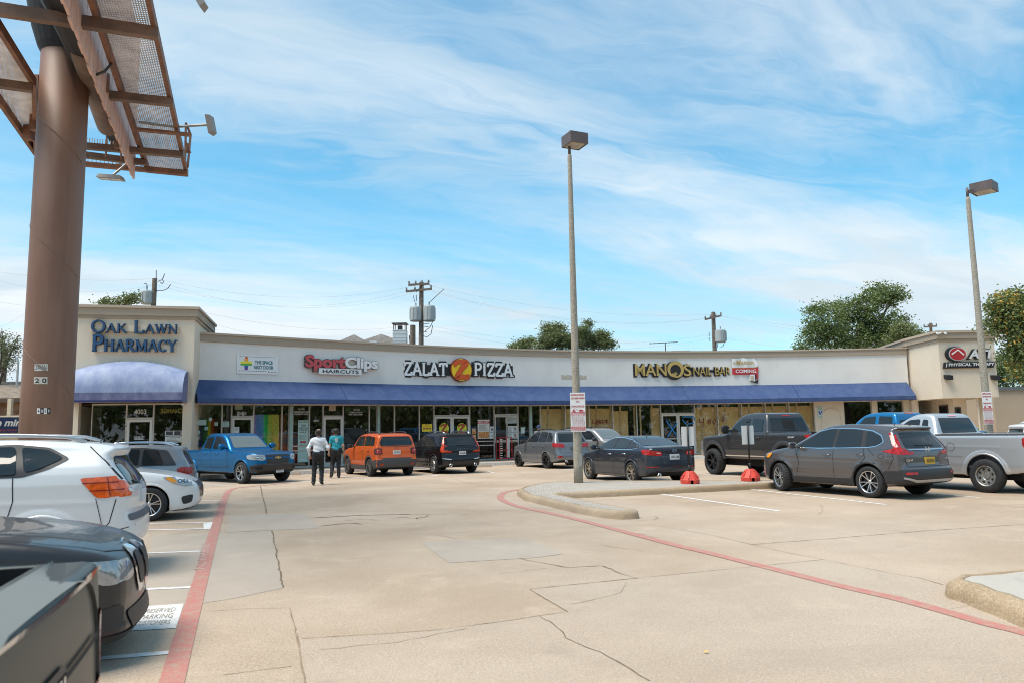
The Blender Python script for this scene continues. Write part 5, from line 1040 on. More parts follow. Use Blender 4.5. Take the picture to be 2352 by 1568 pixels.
CGL = mat('car glass', (.018, .022, .024), .03, spec=.55); CGL2 = mat('windscreen glass with sky sheen', (.13, .155, .155), .03, spec=.6); RUB = mat('tyre rubber', (.018, .018, .019), .75, var=.3, vs=9); PLA = mat('black plastic', (.022, .022, .024), .5); UND = mat('underside', (.008, .008, .008), .9)  # windscreen base colour lightened to stand for the sky reflected in it
ALLOY = mat('alloy', (.52, .52, .53), .28, metal=.9); ALLOYD = mat('dark wheel', (.02, .02, .022), .4, metal=.3); CHR = mat('chrome', (.75, .76, .78), .12, metal=1); SEAM = mat('panel gap', (.01, .01, .011), .8)
TAIL = mat('tail lamp red', (.42, .012, .010), .15, var=.5, vs=18, coat=.25); TAILO = mat('tail lamp orange', (.85, .12, .012), .12, coat=.6, var=.25, vs=16); HEADL = mat('head lamp', (.36, .375, .39), .08, metal=.4, var=.2, vs=7, coat=.8); DKL = mat('lamp bowl', (.10, .105, .115), .08, coat=.8); AMB = mat('amber', (.8, .3, .02), .2); PLT = mat('number plate white', (.62, .63, .64), .5)
def paint(n, c, metal=.5, rough=.32, coat=.6): return mat('paint '+n, c, rough, metal=metal, coat=coat, spec=.35)
_wheels = {}
def wheel_meshes(R, w, rr, style, rim):
    key = (R, w, rr, style, rim.name)
    if key in _wheels: return _wheels[key]
    My = Matrix.Rotation(-math.pi/2, 4, 'X')     # z -> +y outward
    mb = MB(); h = w/2; prof = [(rr-.02, -h*.9), (rr+.02, -h), (R*.93, -h*.98), (R*.985, -h*.78), (R, -h*.5), (R, h*.5), (R*.985, h*.78), (R*.93, h*.98), (rr+.03, h), (rr, h*.93), (rr-.015, h*.7)]
    mb.lathe(prof, 40, M=My)
    for k in range(0, 48): t = 2*math.pi*k/48; mb.hexa([My @ Vector(((R+e)*math.cos(t+a), (R+e)*math.sin(t+a), z)) for e in (-.01, .004) for a, z in ((-.04, -h*.6), (.04, -h*.6), (.04, h*.6), (-.04, h*.6))])
    ty = mb.mesh('wheel', RUB, True)
    mb = MB(); mb.lathe([(0, h*.25), (rr*.5, h*.22), (rr-.03, h*.1), (rr-.015, -h*.4)], 32, 1, My); mb.lathe([(rr-.015, h*.35), (rr-.012, h*.86), (rr+.004, h*.95), (rr+.012, h*.9)], 40, 0, My)
    def sp(t0, t1, r0, r1, w0, w1, z0, z1, m=0):
        a0, a1 = Vector((r0*math.cos(t0), r0*math.sin(t0), 0)), Vector((r1*math.cos(t1), r1*math.sin(t1), 0)); n0, n1 = Vector((-math.sin(t0), math.cos(t0), 0)), Vector((-math.sin(t1), math.cos(t1), 0))
        mb.hexa([My @ p for p in (a0-n0*w0+Vector((0, 0, z0-.03)), a0+n0*w0+Vector((0, 0, z0-.03)), a1+n1*w1+Vector((0, 0, z1-.03)), a1-n1*w1+Vector((0, 0, z1-.03)), a0-n0*w0*.7+Vector((0, 0, z0)), a0+n0*w0*.7+Vector((0, 0, z0)), a1+n1*w1*.7+Vector((0, 0, z1)), a1-n1*w1*.7+Vector((0, 0, z1)))], m)
    if style == 'steel':
        mb.lathe([(0, h*.62), (rr*.3, h*.6), (rr*.36, h*.35), (rr*.45, h*.5), (rr*.8, h*.62), (rr*.92, h*.45), (rr-.01, h*.8)], 40, 0, My)
        for k in range(8): t = k*math.pi/4; c = Matrix.Translation(Vector((rr*.68*math.cos(t), rr*.68*math.sin(t), h*.60))); mb.lathe([(0, .012), (rr*.11, .010), (rr*.115, 0)], 10, 1, My @ c)
    else:
        n, split = style
        for k in range(n):
            t = 2*math.pi*k/n
            if split: sp(t-.05, t-split, rr*.15, rr-.012, rr*.05, rr*.05, h*.62, h*.85); sp(t+.05, t+split, rr*.15, rr-.012, rr*.05, rr*.05, h*.62, h*.85)
            else: sp(t, t, rr*.15, rr-.012, rr*.12, rr*.085, h*.62, h*.85)
        mb.lathe([(0, h*.72), (rr*.14, h*.7), (rr*.2, h*.6), (rr*.22, h*.4)], 20, 0, My)
    rm = mb.mesh('rim', [rim, ALLOYD], False); _wheels[key] = (ty, rm); return ty, rm
def car(name, label, cat, D, at_, heading, corner=None, group=None):
    """D: shape data. corner = local (x, y) of the tyre whose ground contact is at_"""
    R, wb, W = D['R'], D['wb'], D['W']; prof = chaikin(D['prof'], 2); half = max(w for _, w in W); tr = half-.13
    th = math.radians(heading); c, s = math.cos(th), math.sin(th); cx, cy = corner or (0, 0); cy *= tr+.1
    t = thing(name, label, cat, (at_[0]-(cx*c-cy*s), at_[1]-(cx*s+cy*c), 0), th, group)
    xs = [p[0] for p in D['prof']]; x0, x1 = min(xs), max(xs); zt = max(p[1] for p in D['prof']); xm = (x0+x1)/2; bow = D.get('bow', .10)
    wz, wv = [w[0] for w in W], [w[1] for w in W]; plan = chaikin([(x0-.0, -1), (x0, half*.60), (x0+.12, half*.86), (x0+.45, half*.985), (x0+1.2, half+.01), (x1-1.3, half+.01), (x1-.55, half*.95), (x1-.16, half*.78), (x1+.0, half*.5), (x1, -1)] if not D.get('box') else [(x0, -1), (x0, half*.9), (x0+.06, half), (x1-1.0, half+.01), (x1-.45, half*.97), (x1-.1, half*.85), (x1, half*.6), (x1, -1)], 2)
    ls = D.get('line', .82); fl = D.get('flare', .02); fR = D.get('wellR', R+.055); wx = D.get('wx', (0, wb)); wellz = D.get('wellz', R)
    def f(x, y, z):
        ay = np.abs(y); xe = x+bow*ay*ay*np.tanh((x-xm)/.9)*1.0; d = sdpoly(xe, z, prof)
        w = np.interp(z, wz, wv); tp = D.get('taper', .05); w = w-tp*np.clip((z-D['belt'])/.5, 0, 1)*np.clip((x0+1.1-x)/1.1, 0, 1)
        for a in wx: rho = np.hypot(x-a, z-wellz); w = w+fl*np.clip(1-np.abs(rho-fR)/.10, 0, 1)**.7*(rho > fR*.6)
        w = w+.008*np.exp(-((z-ls-.03*(x-xm)/2)/.03)**2)*(np.abs(x-xm) < 1.9)-.012*np.exp(-((z-.52)/.07)**2)
        b = smax(d, (ay-w)*.96, .10); b = smax(b, sdpoly(x, ay, plan), .10)
        for bx in D.get('cut', []):     # cut boxes: x0,x1,z0,halfwidth
            b = np.maximum(b, -np.maximum(np.maximum(np.maximum(bx[0]-x, x-bx[1]), bx[2]-z), ay-bx[3]))
        for a in wx: rho = np.hypot(x-a, z-wellz); b = smax(b, -np.maximum(rho-fR, (half-.36)-ay), .02)
        return b
    h = D.get('h', .034); v, Q, g = nets(f, (x0-.1, -half-.08, .1), (x1+.1, half+.08, zt+.1), h)
    vl = [tuple(p) for p in v]; bvh = BVHTree.FromPolygons(vl, Q.tolist())
    fc = v[Q].mean(1); fn = g[Q].mean(1); rho = np.minimum(*[np.hypot(fc[:, 0]-a, fc[:, 2]-wellz) for a in wx]); mi = np.zeros(len(Q), int)
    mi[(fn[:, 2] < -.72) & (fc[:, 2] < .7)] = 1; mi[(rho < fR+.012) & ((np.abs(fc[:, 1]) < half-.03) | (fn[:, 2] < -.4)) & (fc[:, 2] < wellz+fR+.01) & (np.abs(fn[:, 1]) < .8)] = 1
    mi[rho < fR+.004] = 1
    if D.get('bedmat'): bx = D['cut'][0]; mi[(fc[:, 0] > bx[0]-.001) & (fc[:, 0] < bx[1]+.001) & (np.abs(fc[:, 1]) < bx[3]+.004) & (fc[:, 2] < D['rail']-.02)] = 1
    B = MB(); B.v = list(vl); B.f = [tuple(q) for q in Q.tolist()]; B.m = mi.tolist()
    def ray_hit(view, a, b, sgn=1):
        if view == 'S': o, d = Vector((a, 2.5*sgn, b)), Vector((0, -sgn, 0))
        elif view == 'F': o, d = Vector((x1+2, a, b)), Vector((-1, 0, 0))
        elif view == 'B': o, d = Vector((x0-2, a, b)), Vector((1, 0, 0))
        else: o, d = Vector((a, b, 4)), Vector((0, 0, -1))
        p, n, i, _ = bvh.ray_cast(o, d)
        if p is None: return None, None
        if n.dot(d) > 0: n = -n
        return p, n
    def decal(mb, view, poly, off=.006, m=0, sgn=1, sm=1, gsp=.055):
        if sm: poly = roundc(poly)
        P2 = []; n = len(poly)
        for i in range(n):
            a, b = Vector(poly[i]), Vector(poly[(i+1) % n]); k = max(1, int((b-a).length/gsp)); P2 += [a.lerp(b, j/k) for j in range(k)]
        nb = len(P2); arr = np.array([tuple(p) for p in P2]); lo, hi = arr.min(0), arr.max(0)
        gx, gz = np.meshgrid(np.arange(lo[0]+gsp/2, hi[0], gsp), np.arange(lo[1]+gsp/2, hi[1], gsp)); gx, gz = gx.ravel(), gz.ravel(); dd = sdpoly(gx, gz, arr); ok = dd < -gsp*.4
        pts = P2+[Vector((a, b)) for a, b in zip(gx[ok], gz[ok])]
        ov, _, of, *_r = delaunay_2d_cdt(pts, [(i, (i+1) % nb) for i in range(nb)], [], 1, 1e-5)
        vs = []; good = []; 
        for p in ov:
            q, nn = ray_hit(view, p[0], p[1], sgn)
            if q is None: vs.append((0, 0, 0)); good.append(False)
            else: vs.append(tuple(q+nn*off)); good.append(True)
        # drop faces that straddle a jump in depth
        fs = []
        for fa in of:
            if not all(good[i] for i in fa): continue
            ps = [Vector(vs[i]) for i in fa]
            if max((ps[i]-ps[i-1]).length for i in range(len(ps))) < gsp*D.get('jump', 4.5): fs.append(tuple(fa))
        mb.add(vs, fs, m)
    def rib(mb, view, pts, w, off=.003, m=0, sgn=1):
        P2 = [];
        for a, b in zip(pts, pts[1:]):
            a, b = Vector(a), Vector(b); k = max(1, int((b-a).length/.05)); P2 += [a.lerp(b, j/k) for j in range(k)]
        P2.append(Vector(pts[-1])); b0 = len(mb.v); okl = []
        for i, p in enumerate(P2):
            d = (P2[min(i+1, len(P2)-1)]-P2[max(i-1, 0)]).normalized(); nrm = Vector((-d.y, d.x))*(w/2); ok = True
            for q_ in (p+nrm, p-nrm):
                q, nn = ray_hit(view, q_.x, q_.y, sgn)
                if q is None: mb.v.append((0, 0, 0)); ok = False
                else: mb.v.append(tuple(q+nn*off))
            okl.append(ok)
        for i in range(len(P2)-1):
            if okl[i] and okl[i+1] and (Vector(mb.v[b0+2*i])-Vector(mb.v[b0+2*i+2])).length < .25: mb.f.append((b0+2*i, b0+2*i+1, b0+2*i+3, b0+2*i+2)); mb.m.append(m)
    sides = D.get('sides', (1, -1))
    for sg in sides:
        for l in D.get('seam', []): rib(B, 'S', l, .011, .003, 2, sg)
    for v_, l in D.get('seamv', []): rib(B, v_, l, .012, .003, 2)
    me = B.mesh('body', [D['paint'], D.get('under', UND), SEAM], True); nv = len(vl)
    nrm = [tuple(x) for x in g.tolist()]+[(0, 0, 0)]*(len(B.v)-nv)
    if len(B.v) == len(me.vertices): me.normals_split_custom_set_from_vertices(nrm)
    link('body', me, t)
    PART = []
    for a in wx:        # rolled lip round each wheel opening
        for sg in sides:
            ps = []
            for k in range(25):
                th_ = math.radians(-14+208*k/24); q_, n_ = ray_hit('S', a+(fR+.035)*math.cos(th_), wellz+(fR+.035)*math.sin(th_), sg)
                if q_ and abs(q_.y) > half*.8 and wellz+(fR)*math.sin(th_) > .24: ps.append(Vector((a+(fR+.012)*math.cos(th_), q_.y-sg*.012, wellz+(fR+.012)*math.sin(th_))))
            if len(ps) > 8: mb = MB(); mb.tube(ps, D.get('lip', .026), 8); mb.build('wheel_arch_lip', D.get('archm', D['paint']), t, smooth=True)
    def part(nm, m_, items, off=.006, parent=t, sm=1, gsp=.055):
        for view, poly, mirror in items:
            for sg in ((1, -1) if mirror else (1,)):
                mb = MB(); pp = poly if view == 'S' else [(p[0]*sg, p[1]) for p in poly] if view in 'FB' else [(p[0], p[1]*sg) for p in poly]
                if view == 'S' and sg not in sides: continue
                decal(mb, view, pp, off, 0, sg if view == 'S' else 1, sm, gsp)
                if mb.f:
                    o = mb.build(nm, m_, parent, smooth=True, fixn=False)
                    if nm == 'headlight' and view in D.get('bowl', 'FS'):
                        ar = sum(pp[i-1][0]*pp[i][1]-pp[i][0]*pp[i-1][1] for i in range(len(pp))); cx_, cz_ = [sum((pp[i-1][j]+pp[i][j])*(pp[i-1][0]*pp[i][1]-pp[i][0]*pp[i-1][1]) for i in range(len(pp)))/(3*ar) for j in (0, 1)]; hh = (max(p[1] for p in pp)-min(p[1] for p in pp))*.22
                        for dx in (-1.15, 1.15):
                            for rr, m2, o2 in ((1, DKL, .003), (.5, CHR, .006)): mb = MB(); decal(mb, view, circ(cx_+dx*hh, cz_, hh*rr*.9, 12), off+o2, 0, sg if view == 'S' else 1, 0, .03); (mb.build('lamp_reflector', m2, o, smooth=True, fixn=False) if mb.f else None)
    gm = D.get('glass', CGL)
    if D.get('trim'): part('window_trim', D.get('trimmat', PLA), [('S', p, True) for p in D['trim']], .004)
    if D.get('trim') and D.get('trimmat'): part('pillar_panel', PLA, [('S', inset(p, .022), True) for p in D['trim']], .007)
    part('side_window', gm, [('S', p, True) for p in D.get('win', [])], .011)
    if D.get('wind'): part('windshield', D.get('wglass', CGL2), [('F', D['wind'], False)], .007)
    if D.get('rear'): part('rear_window', gm, [('B', D['rear'], False)], .007)
    for nm, m_, items, *o_ in D.get('parts', []): part(nm, m_, items, *(o_ or (.009,)))
    for nm, m_, view, l, w, mirror in D.get('ribs', []):
        for sg in ((1, -1) if mirror else (1,)):
            if view == 'S' and sg not in sides: continue
            mb = MB(); rib(mb, view, l if view == 'S' else [(p[0]*sg, p[1]) for p in l], w, .012, 0, sg)
            if mb.f: mb.build(nm, m_, t, fixn=False)
    for i, (x_, z_) in enumerate(D.get('handles', [])):
        for sg in sides:
            p, n = ray_hit('S', x_, z_, sg)
            if p: mb = MB(); mb.tube([p+Vector((-.10, 0, -.004)), p+n*.03+Vector((-.08, 0, 0)), p+n*.035, p+n*.03+Vector((.08, 0, .004)), p+Vector((.10, 0, .004))], .014, 8); mb.build('door_handle', D.get('hmat', D['paint']), t, smooth=True)
    if D.get('mirror'):
        x_, z_ = D['mirror']; ms = D.get('msize', (.10, .13, .085))
        for sg in (1, -1):
            p, n = ray_hit('S', x_, z_, sg)
            if p:
                q = p+Vector((0, sg*(ms[1]+.07), .03)); mb = MB(); b0 = 0
                for i in range(9):
                    for j in range(12):
                        a, b = math.pi*i/8, 2*math.pi*j/12; e = lambda v_: math.copysign(abs(v_)**.75, v_)
                        mb.v.append((q.x+ms[0]*e(math.cos(b))*e(math.sin(a))*(1 if math.cos(b) > 0 else .25), q.y+ms[1]*e(math.cos(a)), q.z+ms[2]*e(math.sin(b))*e(math.sin(a))))
                for i in range(8):
                    for j in range(12): mb.f.append((i*12+j, i*12+(j+1) % 12, (i+1)*12+(j+1) % 12, (i+1)*12+j)); mb.m.append(0)
                mb.bar(p+Vector((0, -sg*.02, -.02)), q+Vector((0, -sg*ms[1]*.5, -.02)), .07, .05); mb.build('mirror', D.get('mmat', D['paint']), t, smooth=True)
    for rl in D.get('rails', []):
        for sg in (1, -1):
            mb = MB(); ps = []
            for x_ in np.linspace(rl[0], rl[1], 9):
                p, n = ray_hit('T', x_, sg*rl[2]); e = min(1, min(x_-rl[0], rl[1]-x_)/.12); ps.append(p+Vector((0, 0, .012+.045*e)))
            mb.tube(ps, .022, 8); mb.build('roof_rail', rl[3], t, smooth=True)
    for view, y_, z_, txt, w_, m1, m2 in D.get('plates', []):
        p, n = ray_hit(view, y_, z_)
        if p is None: continue
        sg = 1 if view == 'F' else -1; mb = MB(); x_ = p.x+sg*.012; q = lambda a, b, c_: Vector((x_+sg*c_, y_+sg*a, z_+b)); hh = w_*.5
        plate(mb, q, rect(-w_/2, w_/2, -hh/2, hh/2), -.02, .012); pl = mb.build('license_plate', m1, t)
        if txt: mb = MB(); text_into(mb, txt, lambda a, b, c_: q(a, b, c_+.014), -w_*.42, w_*.42, -hh*.24, hh*.22, .001, .012); mb.build('plate_number', m2, pl)
    for view, y_, z_, txt, w_, h_, m1 in D.get('badges', []):
        p, n = ray_hit(view, y_, z_)
        if p is None: continue
        mb = MB()
        if view == 'S': q = lambda a, b, c_: Vector((y_-a, p.y+c_, z_+b))
        else: sg = 1 if view == 'F' else -1; q = lambda a, b, c_: Vector((p.x+sg*c_, y_+sg*a, z_+b))
        if txt == 'o': ribbon(mb, q, [(w_/2*math.cos(k*.5236), h_/2*math.sin(k*.5236)) for k in range(13)], .014, .01, .02)
        elif txt == '+':
            plate(mb, q, [(-w_/2, -h_*.18), (-w_*.1, -h_*.25), (-w_*.08, -h_/2), (w_*.12, -h_/2), (w_*.13, -h_*.25), (w_/2, -h_*.18), (w_*.42, h_*.25), (w_*.1, h_*.25), (w_*.08, h_/2), (-w_*.12, h_/2), (-w_*.13, h_*.25), (-w_*.46, h_*.25)], .01, .025)
        elif txt == '|': ribbon(mb, q, [(-w_/2, -h_/2), (w_/2, h_/2)], .03, .006, .014)
        else: text_into(mb, txt, lambda a, b, c_: q(a, b, c_+.012), -w_/2, w_/2, -h_/2, h_/2, .004, .015)
        mb.build('badge', m1, t)
    for (x_, y_, z_, r_) in D.get('pipes', []):
        mb = MB(); mb.lathe([(r_*.8, -.15), (r_, -.15), (r_, .0), (r_*.8, .0), (r_*.8, -.1)], 16, M=Matrix.Translation((x_, y_, z_)) @ Matrix.Rotation(-math.pi/2, 4, 'Y')); mb.build('exhaust_tip', CHR, t, smooth=True)
    if D.get('wiper'): mb = MB(); rib(mb, 'B', D['wiper'], .03, .02); mb.build('wiper', PLA, t, fixn=False)
    if D.get('antenna'): x_, dx = D['antenna']; p, n = ray_hit('T', x_, 0); mb = MB(); mb.tube([p-Vector((0, 0, .01)), p+Vector((0, 0, .03)), p+Vector((dx, 0, .22 if abs(dx) > .1 else .07))], .012, 6, r2=.004); mb.build('antenna', PLA, t)
    sh = wheel_meshes(R, D.get('tw', .235), D.get('rim', R*.66), D.get('style', (5, 0)), D.get('rimm', ALLOY))
    for i, a in enumerate(wx):
        for sg in (1, -1):
            w_ = link('wheel', sh[0], t); st = math.radians(D.get('steer', 0)) if i else 0
            w_.matrix_basis = Matrix.Translation((a, sg*(tr+D.get('wo', 0)), R)) @ Matrix.Rotation(st, 4, 'Z') @ (Matrix() if sg > 0 else Matrix.Rotation(math.pi, 4, 'Z')) @ Matrix.Rotation(.3+i*.5, 4, 'Y'); r_ = link('rim', sh[1], w_)
    mb = MB(); mb.box(x0+.5, x1-.5, -half+.38, half-.38, R*.75, R*.75+.25); mb.tube([(wx[0], -tr+.1, R), (wx[0], tr-.1, R)], .05); mb.tube([(wx[1], -tr+.1, R), (wx[1], tr-.1, R)], .04); mb.build('chassis', UND, t)
    return t
# ---- silver/white crossover in the left row, tail to the aisle
def Wt(h_, belt=1.08, roof=1.58, top=.66, sill=.90): return [(0, h_*sill), (.3, h_*.94), (.6, h_*.995), (.78, h_), (belt-.12, h_*.985), (belt, h_*.95), (belt+.08, h_*.905), (roof-.08, h_*top*1.06), (roof, h_*top), (roof+.3, h_*top*.85)]
def stall(u, v, z=0): g_ = G(u, v, z); return g_
DOORS = lambda xs, z0, z1: [[(x, z0), (x+d, (z0+z1)/2), (x+d*1.3, z1)] for x, d in xs]
WH = paint('white', (.72, .72, .71), 0, .3); SIL = paint('silver', (.44, .45, .46), .55, .3)
rogue = dict(R=.345, wb=2.69, h=.026, belt=1.22, W=Wt(.90, 1.24, 1.6, .70), line=.93, flare=.035, wellR=.41,
  prof=[(-.95, .33), (-1.02, .46), (-1.0, .66), (-.93, .76), (-.94, .95), (-.90, 1.10), (-.66, 1.40), (-.74, 1.52), (-.66, 1.575), (-.3, 1.615), (.3, 1.655), (.9, 1.655), (1.35, 1.60), (1.75, 1.43), (2.3, 1.12), (2.5, 1.07), (3.1, .97), (3.45, .84), (3.6, .62), (3.62, .42), (3.45, .24), (2.9, .2), (.5, .2), (-.6, .26)],
  paint=WH, sides=(1,), trim=[[(-.24, 1.42), (.0, 1.555), (.35, 1.60), (1.3, 1.575), (1.95, 1.20), (.22, 1.22), (-.05, 1.31)]],
  win=[[(-.17, 1.43), (.02, 1.53), (.30, 1.565), (.21, 1.27), (.02, 1.33)], [(.36, 1.57), (.98, 1.565), (1.0, 1.24), (.29, 1.255)], [(1.06, 1.56), (1.28, 1.54), (1.80, 1.24), (1.08, 1.24)]],
  wind=[(-.62, 1.14), (.62, 1.14), (.52, 1.52), (-.52, 1.52)], rear=[(-.60, 1.08), (.60, 1.08), (.52, 1.44), (-.52, 1.44)],
  seam=[[(.32, 1.24), (.30, .95), (.38, .62), (.46, .42)], [(1.04, 1.24), (1.02, .3)], [(2.05, 1.1), (2.1, .5)], [(.46, .30), (2.1, .28)], [(-.56, .50), (-.70, .66), (-.76, .93)], [(-.42, 1.56), (-.62, 1.38), (-.80, 1.16)], [(-.3, .52), (-.56, .52), (-.95, .60)]],
  parts=[('taillight', TAILO, [('S', [(-.36, 1.19), (-.84, 1.21), (-.97, 1.12), (-.97, .98), (-.56, .95)], True), ('B', [(.89, 1.19), (.62, 1.12), (.60, .96), (.89, .95)], True)]), ('reverse_lamp', WHITE, [('S', [(-.86, 1.10), (-.97, 1.10), (-.97, 1.0), (-.86, 1.0)], False)], .014), ('headlight', HEADL, [('S', [(3.0, .9), (3.5, .78), (3.5, .66), (3.2, .7)], True)]), ('bumper', mat('grey bumper plastic', (.10, .10, .11), .5), [('B', [(-.72, .74), (.72, .74), (.72, .66), (-.72, .66)], False)])],
  ribs=[('lamp_line', mat('lamp line', (.22, .012, .006), .3), 'S', [(-.40, 1.13), (-.92, 1.135)], .012, False), ('lamp_line', mat('lamp line', (.22, .012, .006), .3), 'S', [(-.48, 1.04), (-.93, 1.045)], .012, False), ('lamp_line', mat('lamp line', (.22, .012, .006), .3), 'S', [(-.66, 1.19), (-.70, .97)], .010, False), ('bumper_line', SEAM, 'S', [(-.55, .95), (-.62, .66), (-.52, .5)], .008, False)], handles=[(.72, 1.02), (1.75, 1.02)], mirror=(1.85, 1.15), rails=[(-.35, 1.3, .50, SIL)], plates=[('B', 0, .92, '', .30, PLT, BLACK)], badges=[('B', 0, 1.07, 'o', .14, .1, CHR)], wiper=[(-.02, 1.08), (.38, 1.12)], antenna=(-.42, -.30), style=(6, 0))
g0 = Vector((A(96, 1181, 8.95).x, 8.95, 0)); car('parked_suv', 'white crossover with orange tail lamp, parked tail out in the left row', 'car', rogue, g0, 198, (0, 1), 'cars parked in the left row')
# white sedan nose out
altima = dict(bowl='S', R=.335, wb=2.78, h=.028, belt=.98, W=Wt(.915, .98, 1.42, .68), line=.78, flare=.018, wellR=.385,
  prof=[(-1.1, .32), (-1.14, .55), (-1.1, .86), (-1.0, 1.0), (-.5, 1.07), (.1, 1.30), (.6, 1.435), (1.2, 1.46), (1.6, 1.41), (2.1, 1.17), (2.45, 1.0), (2.9, .955), (3.35, .86), (3.62, .74), (3.72, .62), (3.74, .48), (3.70, .28), (3.5, .18), (2.8, .17), (0, .17), (-.8, .22)],
  paint=WH, sides=(-1,), trim=[[(-.35, 1.05), (.15, 1.27), (.65, 1.39), (1.2, 1.415), (1.55, 1.36), (2.25, 1.02), (1, 1.0)]], win=[[(.95, 1.37), (1.2, 1.38), (1.5, 1.33), (2.1, 1.04), (.98, 1.04)], [(.88, 1.37), (.3, 1.28), (-.2, 1.08), (.88, 1.04)]],
  wind=[(-.66, 1.03), (.66, 1.03), (.52, 1.38), (-.52, 1.38)], rear=[(-.6, 1.1), (.6, 1.1), (.5, 1.36), (-.5, 1.36)],
  seam=[[(2.2, 1.0), (2.05, .8), (2.1, .3)], [(.95, 1.0), (.95, .3)], [(3.05, .62), (3.05, .45), (3.1, .3)]], seamv=[('T', [(2.45, -.72), (3.2, -.66), (3.6, -.45), (3.68, 0)])],
  parts=[('headlight', HEADL, [('S', [(3.0, .86), (3.40, .86), (3.66, .80), (3.60, .67), (3.42, .66), (3.2, .74)], True)], .01), ('indicator_lamp', AMB, [('S', [(3.04, .85), (3.16, .86), (3.30, .76), (3.2, .74)], True)], .014), ('grille', PLA, [('F', [(-.45, .74), (.45, .74), (.36, .42), (-.36, .42)], False), ('S', [(3.36, .46), (3.58, .50), (3.56, .34), (3.40, .30)], True)]), ('grille_trim', CHR, [('F', [(-.5, .76), (-.40, .78), (-.30, .40), (-.36, .40)], True)], .013)],
  handles=[(1.15, .88)], mirror=(1.95, 1.03), style=(5, .16), rimm=ALLOY, rim=.225)
car('parked_sedan', 'white sedan parked nose out in the left row, its front wheel showing', 'car', altima, G(340, 1197), 18, (2.78, -1), 'cars parked in the left row')
# silver hatchback
golf = dict(R=.325, wb=2.62, h=.03, belt=1.0, W=Wt(.90, 1.0, 1.45, .70), line=.80, flare=.015, wellR=.375,
  prof=[(-.78, .30), (-.82, .5), (-.80, .72), (-.76, .92), (-.70, 1.05), (-.52, 1.32), (-.56, 1.42), (-.35, 1.46), (.3, 1.50), (1.0, 1.49), (1.5, 1.38), (2.2, 1.03), (2.9, .92), (3.3, .74), (3.36, .5), (3.25, .25), (2.8, .18), (.2, .18), (-.5, .24)],
  paint=paint('mid silver', (.27, .28, .29), .55, .3), sides=(1,), trim=[[(-.42, 1.02), (-.2, 1.36), (.3, 1.43), (1.0, 1.43), (1.4, 1.35), (1.95, 1.02)]], win=[[(-.15, 1.05), (.0, 1.36), (.3, 1.39), (.32, 1.04)], [(.40, 1.04), (.38, 1.395), (.85, 1.40), (.85, 1.04)], [(.95, 1.04), (.95, 1.39), (1.35, 1.32), (1.85, 1.04)]],
  wind=[(-.6, 1.06), (.6, 1.06), (.5, 1.4), (-.5, 1.4)], rear=[(-.58, 1.03), (.58, 1.03), (.48, 1.34), (-.48, 1.34)], seam=[[(.36, 1.0), (.36, .6), (.45, .35)], [(.9, 1.0), (.9, .3)], [(-.28, .6), (-.62, .62), (-.8, .6)]],
  parts=[('taillight', TAIL, [('S', [(-.40, .93), (-.52, .99), (-.80, .97), (-.80, .82), (-.5, .80)], True), ('B', [(.86, .96), (.5, .95), (.5, .83), (.86, .82)], True)]), ('bumper', PLA, [('B', [(-.6, .42), (.6, .42), (.55, .28), (-.55, .28)], False)])],
  handles=[(.62, .86)], mirror=(1.8, 1.03), rails=[(-.3, 1.1, .52, CHR)], plates=[('B', 0, .72, '', .3, PLT, BLACK)])
g_ = A(448, 1090, 18.0); car('parked_hatchback', 'silver hatchback parked tail out beyond the white sedan', 'car', golf, (-8.1, 17.35, 0), 198, (0, 1), 'cars parked in the left row')
# dark saloon, nose out, foreground
bmw = dict(bowl='-', R=.33, wb=2.85, h=.024, belt=.98, W=Wt(.905, .98, 1.42, .68), line=.76, flare=.02,
  prof=[(-1.0, .32), (-1.05, .6), (-1.0, .95), (-.8, 1.05), (-.1, 1.10), (.5, 1.38), (1.1, 1.44), (1.6, 1.37), (2.25, 1.06), (2.4, 1.0), (2.9, .96), (3.3, .88), (3.52, .80), (3.60, .70), (3.63, .52), (3.60, .36), (3.66, .26), (3.6, .17), (2.8, .16), (0, .16), (-.8, .2)],
  paint=paint('graphite', (.035, .036, .038), .4, .38, .35), sides=(-1,), win=[[(.95, 1.36), (1.5, 1.32), (2.1, 1.04), (.98, 1.04)], [(.88, 1.36), (.5, 1.3), (-.1, 1.08), (.88, 1.04)]], wind=[(-.62, 1.07), (.62, 1.07), (.5, 1.36), (-.5, 1.36)],
  seam=[[(2.1, 1.0), (2.05, .3)], [(3.28, .60), (3.2, .4)]], seamv=[('T', [(2.5, -.74), (3.1, -.70), (3.42, -.55), (3.5, -.3), (3.52, 0)]), ('T', [(2.45, -.45), (3.0, -.40), (3.35, -.30)])],
  parts=[('headlight', HEADL, [('S', [(3.14, .79), (3.34, .785), (3.56, .75), (3.56, .60), (3.44, .60), (3.36, .67), (3.22, .68)], True), ('F', [(.80, .76), (.38, .75), (.36, .62), (.50, .60), (.80, .64)], True)], .010), ('kidney_grille_ring', CHR, [('F', [(.012, .80), (.17, .815), (.30, .77), (.30, .57), (.19, .45), (.03, .48)], True)], .012), ('kidney_grille', PLA, [('F', [(.045, .755), (.16, .765), (.24, .73), (.24, .60), (.17, .51), (.06, .52)], True)], .018), ('air_intake', PLA, [('F', [(-.5, .38), (.5, .38), (.42, .24), (-.42, .24)], False), ('S', [(3.36, .42), (3.56, .46), (3.56, .28), (3.40, .27)], True)])],
  ribs=[('grille_bar', CHR, 'F', [(.05+.035*k, .74), (.05+.035*k, .54)], .006, True) for k in range(1, 6)]+[('splitter', PLA, 'F', [(-.7, .22), (.7, .22)], .05, False)], mirror=(1.9, 1.02), badges=[('F', 0, .83, 'o', .07, .05, CHR)], style=(5, .2))
